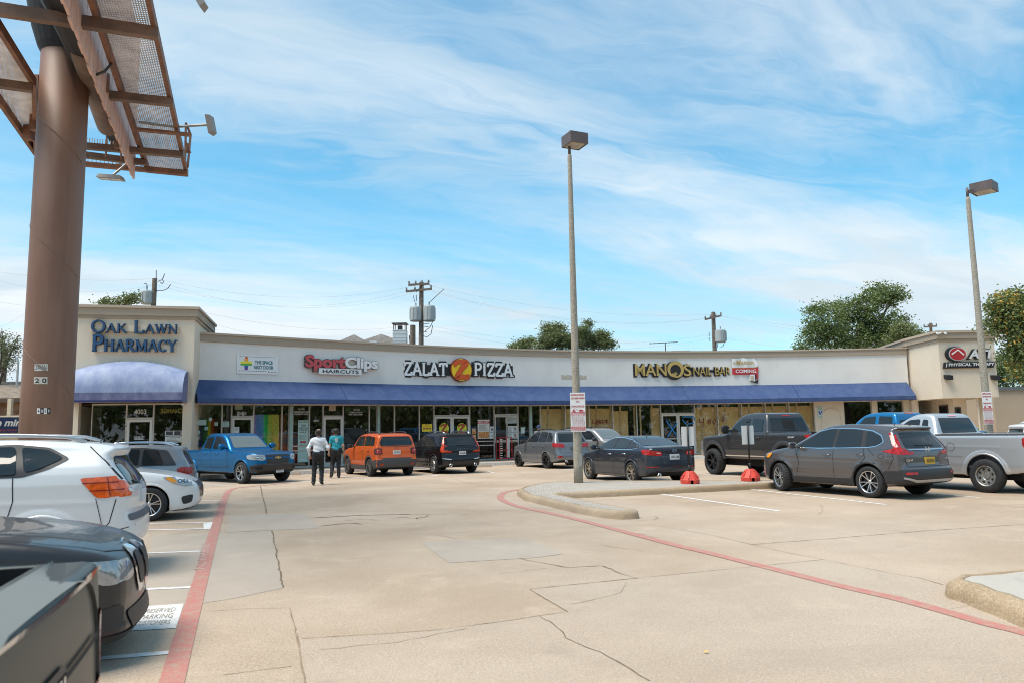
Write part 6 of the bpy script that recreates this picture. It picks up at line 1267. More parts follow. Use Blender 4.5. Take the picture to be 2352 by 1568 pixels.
p_ = A(322, 1290, 6.75); car('parked_saloon', 'dark grey saloon with twin rounded grille, parked nose out beside the white crossover', 'car', bmw, (-6.46, 5.20, 0), 18, None, 'cars parked in the left row')
# pickup profile family
def pickup(L0, wb, R, ht, rail, belt, hood, half, cab, paint_, **k):
    """cab = (x of rear cab wall, rear of roof, front of roof, cowl)"""
    a, b, c, d = cab; x1 = wb+k.pop('fo', .95); zb = R*.75+.12+k.pop('lift', 0)
    hy = hood
    pr = [(-L0, zb+.1), (-L0-.02, zb+.3), (-L0, rail-.02), (-L0+.03, rail), (a-.12, rail), (a-.02, rail+.02), (b, ht-.10), (b+.12, ht-.02), ((b+c)/2, ht), (c, ht-.05), (d, belt+.06), (d+.2, hood), (x1-.45, hood-.04), (x1-.1, hood-.10), (x1-.02, hood-.25), (x1, zb+.25), (x1-.1, zb-.02), (x1-.4, zb-.06), (wb-.5, zb-.06), (.5, zb-.04), (-.5, zb)]
    out = []
    for i, p in enumerate(pr): out += [p] if i not in (3, 4, 5) else [p, (p[0]*.97+pr[i+1][0]*.03, p[1]*.97+pr[i+1][1]*.03)]
    W = [(0, half*.9), (zb, half*.93), (zb+.25, half*.99), (rail-.35, half), (rail-.1, half*.99), (belt, half*.97), (belt+.07, half*.925), (ht-.12, half*.76), (ht, half*.72), (ht+.3, half*.6)]
    D = dict(R=R, wb=wb, belt=belt, rail=rail, W=W, prof=out, paint=paint_, box=1, bow=.05, taper=0, flare=.03, cut=[(-L0+k.pop('tg', .07), a-.10, R*2*.72, half-.13)], bedmat=1, line=rail-.30, jump=6); D.update(k); return D
# foreground pickup: only its tailgate corner is in view
fgp = pickup(1.25, 3.2, .37, 1.78, 1.20, 1.18, 1.08, .89, (.75, .9, 1.8, 2.6), paint('dark green grey', (.07, .076, .07), .5, .5, .15), tg=.24, h=.022, under=mat('bed liner', (.006, .006, .007), .95))
fgp['parts'] = [('taillight', TAIL, [('B', [(.86, 1.02), (.74, 1.02), (.74, .72), (.86, .72)], True)]), ('handle_recess', PLA, [('B', [(-.16, 1.0), (.16, 1.0), (.14, .86), (-.14, .86)], False)])]
fgp['ribs'] = [('tailgate_trim', mat('rail cap', (.16, .17, .16), .6), 'T', [(-1.14, -.80), (-1.14, .80)], .16, False), ('tailgate_groove', SEAM, 'B', [(-.66, .96), (.66, .96)], .02, False), ('tailgate_handle', CHR, 'B', [(-.13, .94), (.13, .94)], .05, False), ('tailgate_edge', CHR, 'B', [(-.84, 1.175), (.84, 1.175)], .012, False)]
p_ = A(306, 1300, 2.85); car('parked_pickup', 'blurred dark pickup bed corner with its tailgate, filling the lower left corner', 'pickup truck', fgp, (-2.47, 1.80, 0), 198, None, 'cars parked in the left row')
# blue mid-size pickup facing the aisle
BLUEP = paint('metallic blue', (.0, .12, .30), .75, .35, .3)
col = pickup(1.15, 3.26, .385, 1.79, 1.16, 1.14, 1.13, .94, (.55, .74, 1.95, 2.55), BLUEP, fo=.92, style=(5, .22), h=.03)
col.update(win=[[(.80, 1.22), (.86, 1.62), (1.26, 1.66), (1.28, 1.22)], [(1.40, 1.22), (1.38, 1.67), (1.80, 1.64), (2.18, 1.40), (2.32, 1.22)]], wind=[(-.70, 1.25), (.70, 1.25), (.58, 1.66), (-.58, 1.66)], rear=[(-.6, 1.25), (.6, 1.25), (.52, 1.6), (-.52, 1.6)], mirror=(2.28, 1.26), msize=(.09, .14, .11), handles=[(1.0, 1.04), (1.72, 1.04)],
  seam=[[(.72, 1.16), (.72, .6)], [(1.33, 1.18), (1.33, .55)], [(2.42, 1.14), (2.40, .7), (2.45, .5)], [(.74, .56), (2.45, .54)], [(.50, 1.15), (.52, .55)]], seamv=[('T', [(2.7, -.74), (3.6, -.72), (3.95, -.6)]), ('T', [(2.7, .74), (3.6, .72), (3.95, .6)])],
  parts=[('headlight', HEADL, [('F', [(.90, 1.02), (.52, .99), (.50, .84), (.62, .80), (.90, .84)], True), ('S', [(3.78, 1.03), (4.1, 1.0), (4.1, .82), (3.88, .84)], True)]),
    ('grille', PLA, [('F', [(-.5, 1.0), (.5, 1.0), (.5, .92), (-.5, .92)], False), ('F', [(-.48, .86), (.48, .86), (.44, .66), (-.44, .66)], False)], .008), ('bumper', PLA, [('F', [(-.92, .64), (.92, .64), (.93, .50), (.80, .36), (-.80, .36), (-.93, .50)], False), ('S', [(3.72, .60), (4.12, .66), (4.12, .38), (3.76, .36)], True)], .012), ('fog_recess', SEAM, [('F', [(.88, .60), (.62, .60), (.60, .50), (.84, .48)], True)], .02)],
  badges=[('F', 0, .89, '+', .26, .10, GOLD), ('S', 2.95, .86, 'COLORADO', .0, .0, CHR)][:1], plates=[('F', .12, .44, 'PGR-1518', .31, PLT, BLACK)])
col['ribs'] = [('grille_bar', mat('satin grille', (.05, .05, .05), .3), 'F', [(-.44, z), (.44, z)], .016, False) for z in (.70, .75, .80)]+[('number_bar', PLA, 'F', [(-.5, .89), (.5, .89)], .02, False), ('bumper_line', mat('satin grille', (.05, .05, .05), .3), 'F', [(-.9, .66), (.9, .66)], .03, False)]
car('parked_pickup', 'metallic blue crew cab pickup facing the aisle in front of the pharmacy', 'pickup truck', col, G(552, 1110), -37, (3.26, -1))
# orange box-shaped crossover
ORG = paint('orange', (.66, .105, .012), .25, .32)
ren = dict(archm=mat('charcoal plastic', (.05, .05, .052), .55), R=.345, wb=2.57, h=.03, belt=1.12, W=Wt(.90, 1.12, 1.62, .78), line=.92, flare=.035, wellR=.42, box=1, bow=.07,
  prof=[(-.74, .36), (-.80, .45), (-.80, .66), (-.74, .74), (-.72, 1.10), (-.64, 1.55), (-.52, 1.63), (.2, 1.68), (1.1, 1.67), (1.5, 1.60), (2.05, 1.18), (2.3, 1.12), (2.9, 1.05), (3.25, .96), (3.35, .8), (3.38, .45), (3.2, .28), (2.6, .24), (0, .24), (-.5, .3)],
  paint=ORG, win=[[(-.42, 1.22), (-.30, 1.52), (-.05, 1.55), (.02, 1.20), (-.25, 1.18)], [(.06, 1.19), (.0, 1.555), (.62, 1.575), (.66, 1.19)], [(.74, 1.19), (.72, 1.575), (1.25, 1.56), (1.42, 1.50), (1.75, 1.19)]],
  wind=[(-.66, 1.2), (.66, 1.2), (.56, 1.56), (-.56, 1.56)], rear=[(-.66, 1.19), (.66, 1.19), (.68, 1.32), (.56, 1.54), (-.56, 1.54), (-.68, 1.32)], seam=[[(.70, 1.15), (.70, .5)], [(.02, 1.16), (.0, .95), (.34, .55)], [(1.75, 1.15), (1.72, .5)], [(-.55, 1.55), (-.62, .75)]], seamv=[('B', [(-.72, 1.1), (-.70, .72), (.70, .72), (.72, 1.1)]), ('B', [(-.6, 1.15), (.6, 1.15)])],
  parts=[('bumper', mat('charcoal plastic', (.05, .05, .052), .55), [('B', [(-.88, .64), (-.62, .66), (-.55, .72), (.55, .72), (.62, .66), (.88, .64), (.86, .36), (-.86, .36)], False), ('S', [(-.42, .62), (-.8, .68), (-.82, .34), (-.38, .34)], True), ('S', [(.38, .44), (2.2, .44), (2.2, .26), (.36, .26)], True)]),
    ('wheel_arch_trim', mat('charcoal plastic', (.05, .05, .052), .55), [('S', [(a+.50*math.cos(t), .345+.50*math.sin(t)) for t in [math.pi*k/10 for k in range(11)]]+[(a+.415*math.cos(t), .345+.415*math.sin(t)) for t in [math.pi*k/10 for k in range(10, -1, -1)]], True) for a in (0, 2.57)], .010, ),
    ('taillight_housing', PLA, [('B', [(.87, 1.10), (.60, 1.10), (.58, .86), (.87, .86)], True), ('S', [(-.56, 1.10), (-.76, 1.10), (-.76, .86), (-.58, .86)], True)]), ('taillight', TAIL, [('B', [(.83, 1.06), (.64, 1.06), (.62, .90), (.83, .90)], True)], .02), ('reflector', TAIL, [('B', [(.70, .52), (.56, .52), (.56, .44), (.70, .44)], True)], .02)],
  badges=[('B', 0, 1.10, 'Jeep', .15, .06, CHR), ('B', .73, .98, '|', .1, .1, WHITE), ('B', -.73, .98, '|', .1, .1, WHITE), ('B', .73, .981, '|', -.1, .1, WHITE), ('B', -.73, .981, '|', -.1, .1, WHITE)], plates=[('B', .0, .93, 'FSZ-0701', .30, PLT, BLACK)], handles=[(.12, 1.02), (.85, 1.02)], mirror=(1.72, 1.16), mmat=PLA, rails=[(-.4, 1.25, .56, PLA)], style=(5, .25), rimm=mat('dark alloy', (.30, .29, .28), .3, metal=.8), wiper=[(-.02, 1.22), (.35, 1.2)])
car('parked_suv', 'orange boxy crossover parked nose in before the haircut shop', 'car', ren, G(847, 1093.5), 121, (0, 1))
# black crossover with tall lamps
vol = dict(R=.36, wb=2.865, h=.03, belt=1.08, W=Wt(.95, 1.08, 1.6, .70), line=.88, flare=.02,
  prof=[(-.88, .34), (-.95, .48), (-.93, .66), (-.86, .74), (-.86, 1.0), (-.80, 1.12), (-.55, 1.50), (-.62, 1.58), (-.45, 1.61), (.3, 1.655), (1.1, 1.655), (1.55, 1.57), (2.2, 1.16), (2.5, 1.09), (3.3, .98), (3.62, .85), (3.72, .6), (3.68, .32), (3.4, .24), (2.8, .22), (0, .22), (-.6, .27)],
  paint=paint('black', (.008, .009, .011), .3, .3), trim=[[(-.34, 1.13), (-.36, 1.30), (-.12, 1.53), (.4, 1.58), (1.2, 1.57), (1.55, 1.46), (2.1, 1.12)]], trimmat=CHR, win=[[(-.30, 1.15), (-.32, 1.30), (-.08, 1.50), (.0, 1.51), (-.02, 1.14)], [(.04, 1.14), (.06, 1.53), (.75, 1.55), (.78, 1.14)], [(.85, 1.14), (.84, 1.55), (1.2, 1.545), (1.5, 1.44), (1.98, 1.14)]],
  wind=[(-.66, 1.2), (.66, 1.2), (.56, 1.56), (-.56, 1.56)], rear=[(-.62, 1.12), (.62, 1.12), (.56, 1.48), (-.56, 1.48)], seam=[[(.8, 1.1), (.8, .4)], [(1.95, 1.08), (1.95, .4)], [(.0, 1.1), (.05, .8), (.4, .5)]], seamv=[('B', [(-.78, .95), (-.7, .72), (.7, .72), (.78, .95)])],
  parts=[('taillight', mat('tail lamp vermilion', (.62, .05, .010), .15, var=.4, vs=16, coat=.25), [('S', [(-.49, 1.48), (-.55, 1.48), (-.79, 1.12), (-.90, 1.0), (-.90, .86), (-.64, .88), (-.72, 1.05)], True), ('B', [(.67, 1.47), (.71, 1.40), (.87, 1.05), (.88, .88), (.46, .865), (.48, .905), (.78, .95), (.77, 1.1)], True)]), ('bumper_trim', CHR, [('B', [(.84, .64), (.5, .60), (.5, .575), (.84, .61)], True)], .014), ('bumper', PLA, [('B', [(-.8, .46), (.8, .46), (.72, .30), (-.72, .30)], False)])],
  badges=[('B', 0, .99, 'V O L V O', .52, .045, CHR), ('B', .66, .80, 'XC60', .16, .04, CHR), ('B', -.66, .80, 'T6', .08, .04, CHR)], plates=[('B', 0, .83, 'NLG-6486', .30, PLT, BLACK)], handles=[(.25, .98), (1.15, .98)], mirror=(2.0, 1.13), rails=[(-.4, 1.4, .56, CHR)], pipes=[(-.94, .55, .36, .06), (-.94, -.55, .36, .06)], style=(10, 0), rimm=ALLOY, wiper=[(-.3, 1.16), (.3, 1.14)])
car('parked_suv', 'black crossover with tall upright tail lamps, parked beside the orange one', 'car', vol, G(994.7, 1087), 120, (0, 1))
# grey crossover
san = dict(R=.345, wb=2.70, h=.032, belt=1.10, W=Wt(.94, 1.1, 1.6, .72), line=.86, flare=.02,
  prof=[(-.98, .34), (-1.04, .50), (-1.0, .68), (-.92, .76), (-.90, 1.02), (-.84, 1.14), (-.58, 1.52), (-.62, 1.60), (-.4, 1.64), (.3, 1.69), (1.0, 1.68), (1.5, 1.58), (2.1, 1.16), (2.4, 1.08), (3.1, .98), (3.5, .84), (3.62, .6), (3.58, .32), (3.3, .24), (2.7, .22), (0, .22), (-.6, .27)],
  paint=paint('mid grey', (.19, .20, .215), .55, .3), win=[[(-.50, 1.17), (-.42, 1.40), (-.20, 1.55), (.0, 1.57), (-.02, 1.16)], [(.05, 1.16), (.07, 1.58), (.72, 1.60), (.74, 1.16)], [(.82, 1.16), (.80, 1.60), (1.1, 1.59), (1.42, 1.48), (1.88, 1.16)]],
  wind=[(-.66, 1.2), (.66, 1.2), (.56, 1.56), (-.56, 1.56)], rear=[(-.68, 1.15), (.68, 1.15), (.58, 1.52), (-.58, 1.52)], seam=[[(.78, 1.12), (.78, .4)], [(1.86, 1.1), (1.86, .4)], [(.0, 1.1), (.05, .8), (.4, .5)]], seamv=[('B', [(-.7, 1.08), (-.66, .70), (.66, .70), (.7, 1.08)])],
  parts=[('taillight', TAIL, [('S', [(-.58, 1.12), (-.86, 1.12), (-.95, 1.04), (-.95, .92), (-.60, .98)], True), ('B', [(.90, 1.12), (.50, 1.08), (.42, .98), (.46, .92), (.90, .94)], True)]), ('fog_lamp', TAIL, [('B', [(.80, .56), (.60, .56), (.60, .48), (.80, .48)], True)]), ('bumper', PLA, [('B', [(-.7, .38), (.7, .38), (.66, .28), (-.66, .28)], False)])],
  badges=[('B', 0, 1.06, 'o', .13, .08, CHR)], plates=[('B', 0, .86, '', .32, mat('dark plate', (.10, .11, .12), .5), BLACK)], handles=[(.2, .98), (1.1, .98)], mirror=(1.85, 1.14), mmat=PLA, rails=[(-.35, 1.25, .58, PLA)], pipes=[(-1.0, .42, .33, .045)], style=(5, 0), rimm=ALLOYD)
car('parked_suv', 'mid grey crossover with black wheels, parked nose in left of the lamp pole', 'car', san, G(1253.7, 1074.9), 117, (0, 1))
# silver truck-like wagon facing out, behind the lamp pole
trl = dict(R=.36, wb=2.8, h=.036, belt=1.14, W=Wt(.91, 1.14, 1.68, .80), line=.9, flare=.03, box=1, bow=.06,
  prof=[(-.9, .4), (-.95, .6), (-.9, 1.1), (-.75, 1.62), (-.5, 1.72), (.4, 1.76), (1.3, 1.74), (1.6, 1.66), (2.15, 1.22), (2.4, 1.14), (3.3, 1.06), (3.55, .92), (3.62, .6), (3.5, .36), (2.8, .3), (0, .3), (-.6, .34)],
  paint=paint('champagne silver', (.36, .345, .33), .55, .3), win=[[(-.6, 1.22), (-.5, 1.58), (.0, 1.62), (.0, 1.22)], [(.1, 1.22), (.1, 1.63), (.75, 1.64), (.75, 1.22)], [(.86, 1.22), (.86, 1.64), (1.4, 1.6), (1.85, 1.22)]], wind=[(-.68, 1.25), (.68, 1.25), (.58, 1.66), (-.58, 1.66)],
  seam=[[(.8, 1.18), (.8, .5)], [(1.9, 1.15), (1.88, .5)]], parts=[('headlight', HEADL, [('F', [(.86, .98), (.5, .96), (.5, .8), (.86, .8)], True)]), ('grille', PLA, [('F', [(-.46, .98), (.46, .98), (.42, .68), (-.42, .68)], False)]), ('bumper', PLA, [('F', [(-.84, .5), (.84, .5), (.8, .36), (-.8, .36)], False)])],
  badges=[('F', 0, .84, '+', .2, .08, GOLD)], handles=[(.2, 1.04), (1.0, 1.04)], mirror=(1.85, 1.2), msize=(.09, .14, .10), mmat=PLA, rails=[(-.4, 1.3, .6, PLA)], style=(6, 0))
p_ = A(1428, 1060, 36.5); car('parked_suv', 'champagne silver wagon facing out, half hidden behind the lamp pole sign', 'car', trl, (p_.x, 35.2, 0), -48, (2.8, 0))
# dark blue sedan
kia = dict(R=.335, wb=2.795, h=.028, belt=1.0, W=Wt(.92, 1.0, 1.42, .68), line=.82, flare=.02, wellR=.385,
  prof=[(-1.03, .34), (-1.10, .50), (-1.08, .72), (-1.04, .95), (-1.08, 1.07), (-.98, 1.10), (-.7, 1.12), (-.35, 1.17), (.25, 1.37), (.8, 1.45), (1.3, 1.45), (1.65, 1.38), (2.2, 1.10), (2.45, 1.0), (3.2, .90), (3.6, .76), (3.72, .55), (3.68, .28), (3.4, .18), (2.8, .18), (0, .18), (-.7, .24)],
  paint=paint('slate blue', (.036, .046, .062), .5, .3), trim=[[(-.45, 1.10), (-.3, 1.18), (.25, 1.34), (.8, 1.415), (1.3, 1.41), (1.6, 1.345), (2.3, 1.03), (1.2, 1.02), (0, 1.03)]], trimmat=CHR, win=[[(-.18, 1.10), (-.16, 1.17), (.10, 1.26), (.18, 1.08)], [(.26, 1.075), (.22, 1.30), (.75, 1.375), (.98, 1.38), (1.02, 1.06)], [(1.10, 1.06), (1.08, 1.38), (1.28, 1.375), (1.55, 1.32), (2.12, 1.055)]],
  wind=[(-.68, 1.05), (.68, 1.05), (.54, 1.38), (-.54, 1.38)], rear=[(-.66, 1.16), (.66, 1.16), (.54, 1.40), (-.54, 1.40)], seam=[[(1.05, 1.03), (1.08, .3)], [(2.2, 1.0), (2.1, .7), (2.15, .3)], [(.14, 1.08), (.12, .85), (.42, .5)], [(.45, .28), (2.1, .27)], [(-.55, .7), (-.8, .72)]], seamv=[('B', [(-.52, 1.06), (-.46, .68), (.46, .68), (.52, 1.06)])],
  parts=[('taillight', TAIL, [('S', [(-.55, 1.03), (-.80, 1.05), (-1.06, 1.0), (-1.08, .86), (-.7, .90)], True), ('B', [(.92, 1.02), (.44, .99), (.40, .88), (.50, .85), (.92, .90)], True)]), ('reverse_lamp', mat('pink lamp', (.75, .35, .33), .2), [('B', [(.60, .965), (.46, .955), (.46, .915), (.60, .92)], True)], .014), ('reflector', TAIL, [('B', [(.84, .54), (.55, .54), (.55, .515), (.84, .515)], True)], .012), ('bumper', PLA, [('B', [(-.75, .37), (.75, .37), (.68, .24), (-.68, .24)], False)]), ('spoiler_trim', PLA, [('B', [(-.7, 1.10), (.7, 1.10), (.7, 1.085), (-.7, 1.085)], False)])],
  badges=[('B', 0, 1.0, 'KIA', .12, .05, CHR), ('B', 0, 1.001, 'o', .17, .09, CHR), ('B', .66, .80, 'OPTIMA', .20, .03, CHR), ('B', -.66, .80, 'GDI', .10, .03, CHR)], plates=[('B', 0, .82, 'GWC-6388', .32, PLT, BLACK)], handles=[(.38, .90), (1.28, .88)], hmat=CHR, mirror=(2.05, 1.06), pipes=[(-1.04, .52, .30, .05)], antenna=(.45, -.09), style=(7, .12), rimm=mat('bronze alloy', (.5, .44, .36), .3, metal=.8), rim=.23)
car('parked_sedan', 'slate blue sedan parked nose in behind the island, beside the lamp pole', 'car', kia, G(1450, 1110), 112, (0, 1))
# lifted dark pickup
DG = paint('gunmetal', (.06, .06, .062), .45, .30)
f15 = pickup(1.2, 3.68, .46, 2.13, 1.48, 1.42, 1.40, .98, (.80, .95, 2.35, 2.95), DG, fo=.95, lift=.16, style=(6, 0), rimm=ALLOYD, tw=.32, wo=.06, flare=.07, wellR=.54, wellz=.56, h=.033)
f15.update(win=[[(1.05, 1.50), (1.10, 1.90), (1.62, 1.94), (1.62, 1.50)], [(1.78, 1.50), (1.76, 1.94), (2.2, 1.92), (2.50, 1.74), (2.70, 1.50)]], rear=[(-.74, 1.52), (.74, 1.52), (.66, 1.94), (-.66, 1.94)], wind=[(-.74, 1.52), (.74, 1.52), (.62, 1.94), (-.62, 1.94)], mirror=(2.72, 1.56), msize=(.11, .16, .15), mmat=PLA, handles=[(1.25, 1.30), (2.02, 1.30)],
  seam=[[(.98, 1.45), (.98, .8)], [(1.70, 1.46), (1.70, .75)], [(2.85, 1.42), (2.8, .8)], [(.80, 1.46), (.80, .8)], [(.9, .94), (2.8, .94)]],
  parts=[('taillight', TAIL, [('S', [(-.88, 1.40), (-1.2, 1.40), (-1.2, 1.14), (-.98, 1.18), (-1.0, 1.28)], True), ('B', [(.97, 1.4), (.8, 1.4), (.8, 1.1), (.97, 1.1)], True)]), ('sliding_pane', SEAM, [('B', [(-.24, 1.88), (.24, 1.88), (.24, 1.58), (-.24, 1.58)], False)], .010), ('roof_lamp', TAIL, [('B', [(-.15, 2.03), (.15, 2.03), (.15, 2.0), (-.15, 2.0)], False)]), ('wheel_arch_trim', mat('satin charcoal', (.05, .05, .053), .45), [('S', [(a+.66*math.cos(t), .56+.66*math.sin(t)) for t in [math.pi*(.02+.96*k/12) for k in range(13)]]+[(a+.545*math.cos(t), .56+.545*math.sin(t)) for t in [math.pi*(.02+.96*k/12) for k in range(12, -1, -1)]], True) for a in (0, 3.68)], .03)],
  ribs=[('running_board', CHR, 'S', [(.6, .70), (3.1, .70)], .04, True), ('belt_line', SEAM, 'S', [(-1.15, 1.455), (.85, 1.455)], .05, True)], badges=[('S', -.35, 1.32, 'SPORT', .30, .05, SILV)])
car('parked_pickup', 'lifted gunmetal crew cab pickup on black wheels, behind the island cones', 'pickup truck', f15, G(1639, 1088.6), 111, (3.68, 1.06))
# grey pickup behind, facing out
tac = pickup(1.15, 3.2, .38, 1.76, 1.15, 1.16, 1.12, .92, (.75, .9, 1.8, 2.5), paint('warm grey', (.28, .285, .29), .5, .3), fo=.9, h=.036)
tac.update(win=[[(.95, 1.24), (1.0, 1.60), (1.38, 1.64), (1.38, 1.24)], [(1.46, 1.24), (1.45, 1.64), (1.75, 1.60), (2.2, 1.24)]], wind=[(-.7, 1.25), (.7, 1.25), (.58, 1.64), (-.58, 1.64)], rear=[(-.62, 1.25), (.62, 1.25), (.56, 1.6), (-.56, 1.6)], mirror=(2.2, 1.28), handles=[(1.1, 1.05)], parts=[('headlight', HEADL, [('F', [(.88, 1.02), (.5, .98), (.5, .85), (.88, .85)], True)]), ('grille', PLA, [('F', [(-.46, .98), (.46, .98), (.4, .66), (-.4, .66)], False)]), ('taillight', TAIL, [('B', [(.9, 1.08), (.76, 1.08), (.76, .8), (.9, .8)], True)])], plates=[('B', 0, .62, '', .3, PLT, BLACK)])
p_ = A(1648, 1050, 34.5); car('parked_pickup', 'warm grey pickup showing only its cab between the sedan and the lifted pickup', 'pickup truck', tac, (p_.x+1.7, 34.0, 0), 116, (1.0, 0))
# grey crossover with turned front wheels, foreground right
CG = paint('modern grey', (.125, .115, .117), .6, .26, .9)
crv = dict(archm=PLA, R=.36, wb=2.66, h=.024, belt=1.08, W=Wt(.925, 1.10, 1.6, .70), line=.90, flare=.03, wellR=.425, steer=-20,
  prof=[(-.98, .36), (-1.06, .46), (-1.04, .62), (-.92, .70), (-.90, .98), (-.86, 1.12), (-.56, 1.50), (-.68, 1.57), (-.60, 1.605), (-.3, 1.63), (.3, 1.675), (1.0, 1.68), (1.45, 1.60), (2.2, 1.20), (2.42, 1.12), (3.0, 1.04), (3.35, .92), (3.50, .80), (3.56, .60), (3.52, .40), (3.35, .27), (2.8, .23), (0, .23), (-.6, .28)],
  paint=CG, trim=[[(-.40, 1.26), (-.30, 1.42), (-.05, 1.53), (.45, 1.59), (1.1, 1.60), (1.45, 1.53), (2.18, 1.13), (1.4, 1.10), (.0, 1.13), (-.22, 1.16)]], trimmat=CHR, win=[[(-.35, 1.27), (-.27, 1.39), (-.02, 1.50), (.10, 1.51), (.06, 1.155), (-.20, 1.18)], [(.18, 1.15), (.22, 1.535), (.86, 1.57), (.90, 1.13)], [(.98, 1.13), (.96, 1.57), (1.12, 1.57), (1.40, 1.51), (2.04, 1.14)]],
  wind=[(-.68, 1.2), (.68, 1.2), (.56, 1.56), (-.56, 1.56)], rear=[(-.64, 1.13), (.64, 1.13), (.54, 1.47), (-.54, 1.47)],
  seam=[[(.94, 1.12), (.96, .40)], [(2.10, 1.08), (2.0, .75), (2.12, .40)], [(.10, 1.14), (.06, .9), (.42, .52)], [(.44, .40), (2.14, .38)], [(-.02, 1.12), (-.18, .96)], [(-.52, .66), (-.66, .9), (-.6, 1.1)], [(-.30, 1.0), (-.42, 1.0), (-.42, .90), (-.28, .90), (-.30, 1.0)]], seamv=[('B', [(-.76, .95), (-.70, .72), (.70, .72), (.76, .95)])],
  parts=[('taillight', TAIL, [('S', [(-.45, 1.47), (-.50, 1.47), (-.76, 1.13), (-.90, 1.09), (-.93, .98), (-.66, 1.0), (-.36, 1.06), (-.67, 1.115)], True), ('B', [(.63, 1.45), (.67, 1.42), (.86, 1.10), (.88, .99), (.54, .975), (.42, 1.03), (.78, 1.075)], True)]),
    ('tailgate_trim', CHR, [('B', [(-.62, 1.10), (.62, 1.10), (.60, 1.075), (-.60, 1.075)], False)], .014), ('headlight', HEADL, [('S', [(2.90, .98), (3.30, .94), (3.46, .86), (3.44, .78), (3.2, .84)], True)]), ('indicator_lamp', AMB, [('S', [(2.88, .97), (3.0, .97), (3.16, .86), (3.02, .84)], True)], .014),
    ('bumper', PLA, [('B', [(-.9, .66), (.9, .66), (.88, .36), (-.88, .36)], False), ('S', [(-.40, .62), (-1.08, .64), (-1.08, .34), (-.36, .34)], True)], .008), ('sill_trim', PLA, [('S', [(.36, .42), (2.28, .40), (2.3, .27), (.36, .27)], True)], .008),
    ('wheel_arch_trim', PLA, [('S', [(a+.475*math.cos(t), .36+.475*math.sin(t)) for t in [math.pi*(.0+k/14) for k in range(15)]]+[(a+.415*math.cos(t), .36+.415*math.sin(t)) for t in [math.pi*(k/14) for k in range(14, -1, -1)]], True) for a in (0, 2.66)], .010),
    ('bumper_trim', mat('satin silver', (.4, .41, .42), .35, metal=.5), [('B', [(-.82, .50), (-.60, .44), (.60, .44), (.82, .50), (.82, .46), (.58, .385), (-.58, .385), (-.82, .46)], False)], .016), ('reflector', TAIL, [('B', [(.80, .60), (.56, .60), (.56, .55), (.80, .55)], True)], .014)],
  badges=[('B', 0, 1.085, 'H', .13, .12, CHR), ('B', .64, .86, 'CR-V', .22, .045, CHR), ('B', -.66, .88, 'AWD', .10, .03, CHR), ('S', 2.75, 1.0, '|', .12, .0, CHR)][:3], plates=[('B', .0, .84, 'AE5276', .32, mat('plate gold', (.55, .35, .05), .5), BLACK)], handles=[(.18, .98), (1.12, .96)], mirror=(2.02, 1.15), pipes=[], rails=[], style=(5, .24), rimm=mat('machined alloy', (.55, .55, .55), .25, metal=.85), rim=.245, wiper=[(-.30, 1.17), (.32, 1.19)], antenna=(-.1, -.08))
car('parked_suv', 'dark grey crossover with its front wheels turned, at the right of the island', 'car', crv, G(1998, 1142.4), 117, (0, 1))
# silver regular cab pickup
SLP = paint('bright silver', (.50, .51, .52), .5, .32)
sf = pickup(1.12, 3.2, .40, 1.93, 1.40, 1.36, 1.28, .97, (1.15, 1.28, 2.0, 2.7), SLP, fo=.95, style='steel', rim=.235, rimm=mat('grey steel wheel', (.40, .39, .37), .4, metal=.7), flare=.055, wellR=.47, h=.028, wellz=.44)
sf.update(win=[[(1.42, 1.42), (1.46, 1.76), (1.60, 1.77), (1.62, 1.42)], [(1.68, 1.42), (1.68, 1.78), (1.98, 1.76), (2.45, 1.42)]], rear=[(-.72, 1.42), (.72, 1.42), (.64, 1.80), (-.64, 1.80)], wind=[(-.72, 1.42), (.72, 1.42), (.6, 1.78), (-.6, 1.78)], mirror=(2.45, 1.46), msize=(.11, .15, .13), handles=[(1.6, 1.24)],
  seam=[[(1.30, 1.38), (1.30, .62)], [(1.40, 1.38), (1.42, .62)], [(-1.05, 1.3), (-1.02, .7)]], parts=[('taillight', TAIL, [('S', [(-.90, 1.30), (-1.13, 1.30), (-1.13, .92), (-1.02, 1.02), (-.90, 1.10)], True), ('B', [(.96, 1.28), (.80, 1.28), (.80, .92), (.96, .92)], True)]), ('roof_lamp', mat('pink lamp', (.75, .35, .33), .2), [('B', [(-.16, 1.87), (.16, 1.87), (.16, 1.84), (-.16, 1.84)], False)]), ('bumper', PLA, [('S', [(-1.0, .78), (-1.2, .80), (-1.2, .56), (-.98, .56)], True)])],
  ribs=[('bed_rail_cap', PLA, 'S', [(-1.1, 1.375), (1.2, 1.375)], .035, True), ('body_crease', SIL, 'S', [(.52, .86), (1.3, .86)], .012, True), ('fuel_flap', SEAM, 'S', [(.80+.10*math.cos(k*.5236), 1.08+.10*math.sin(k*.5236)) for k in range(13)], .008, False)])
car('parked_pickup', 'silver regular cab pickup with steel wheels at the right edge', 'pickup truck', sf, G(2264, 1131), 117, (0, 1.06))
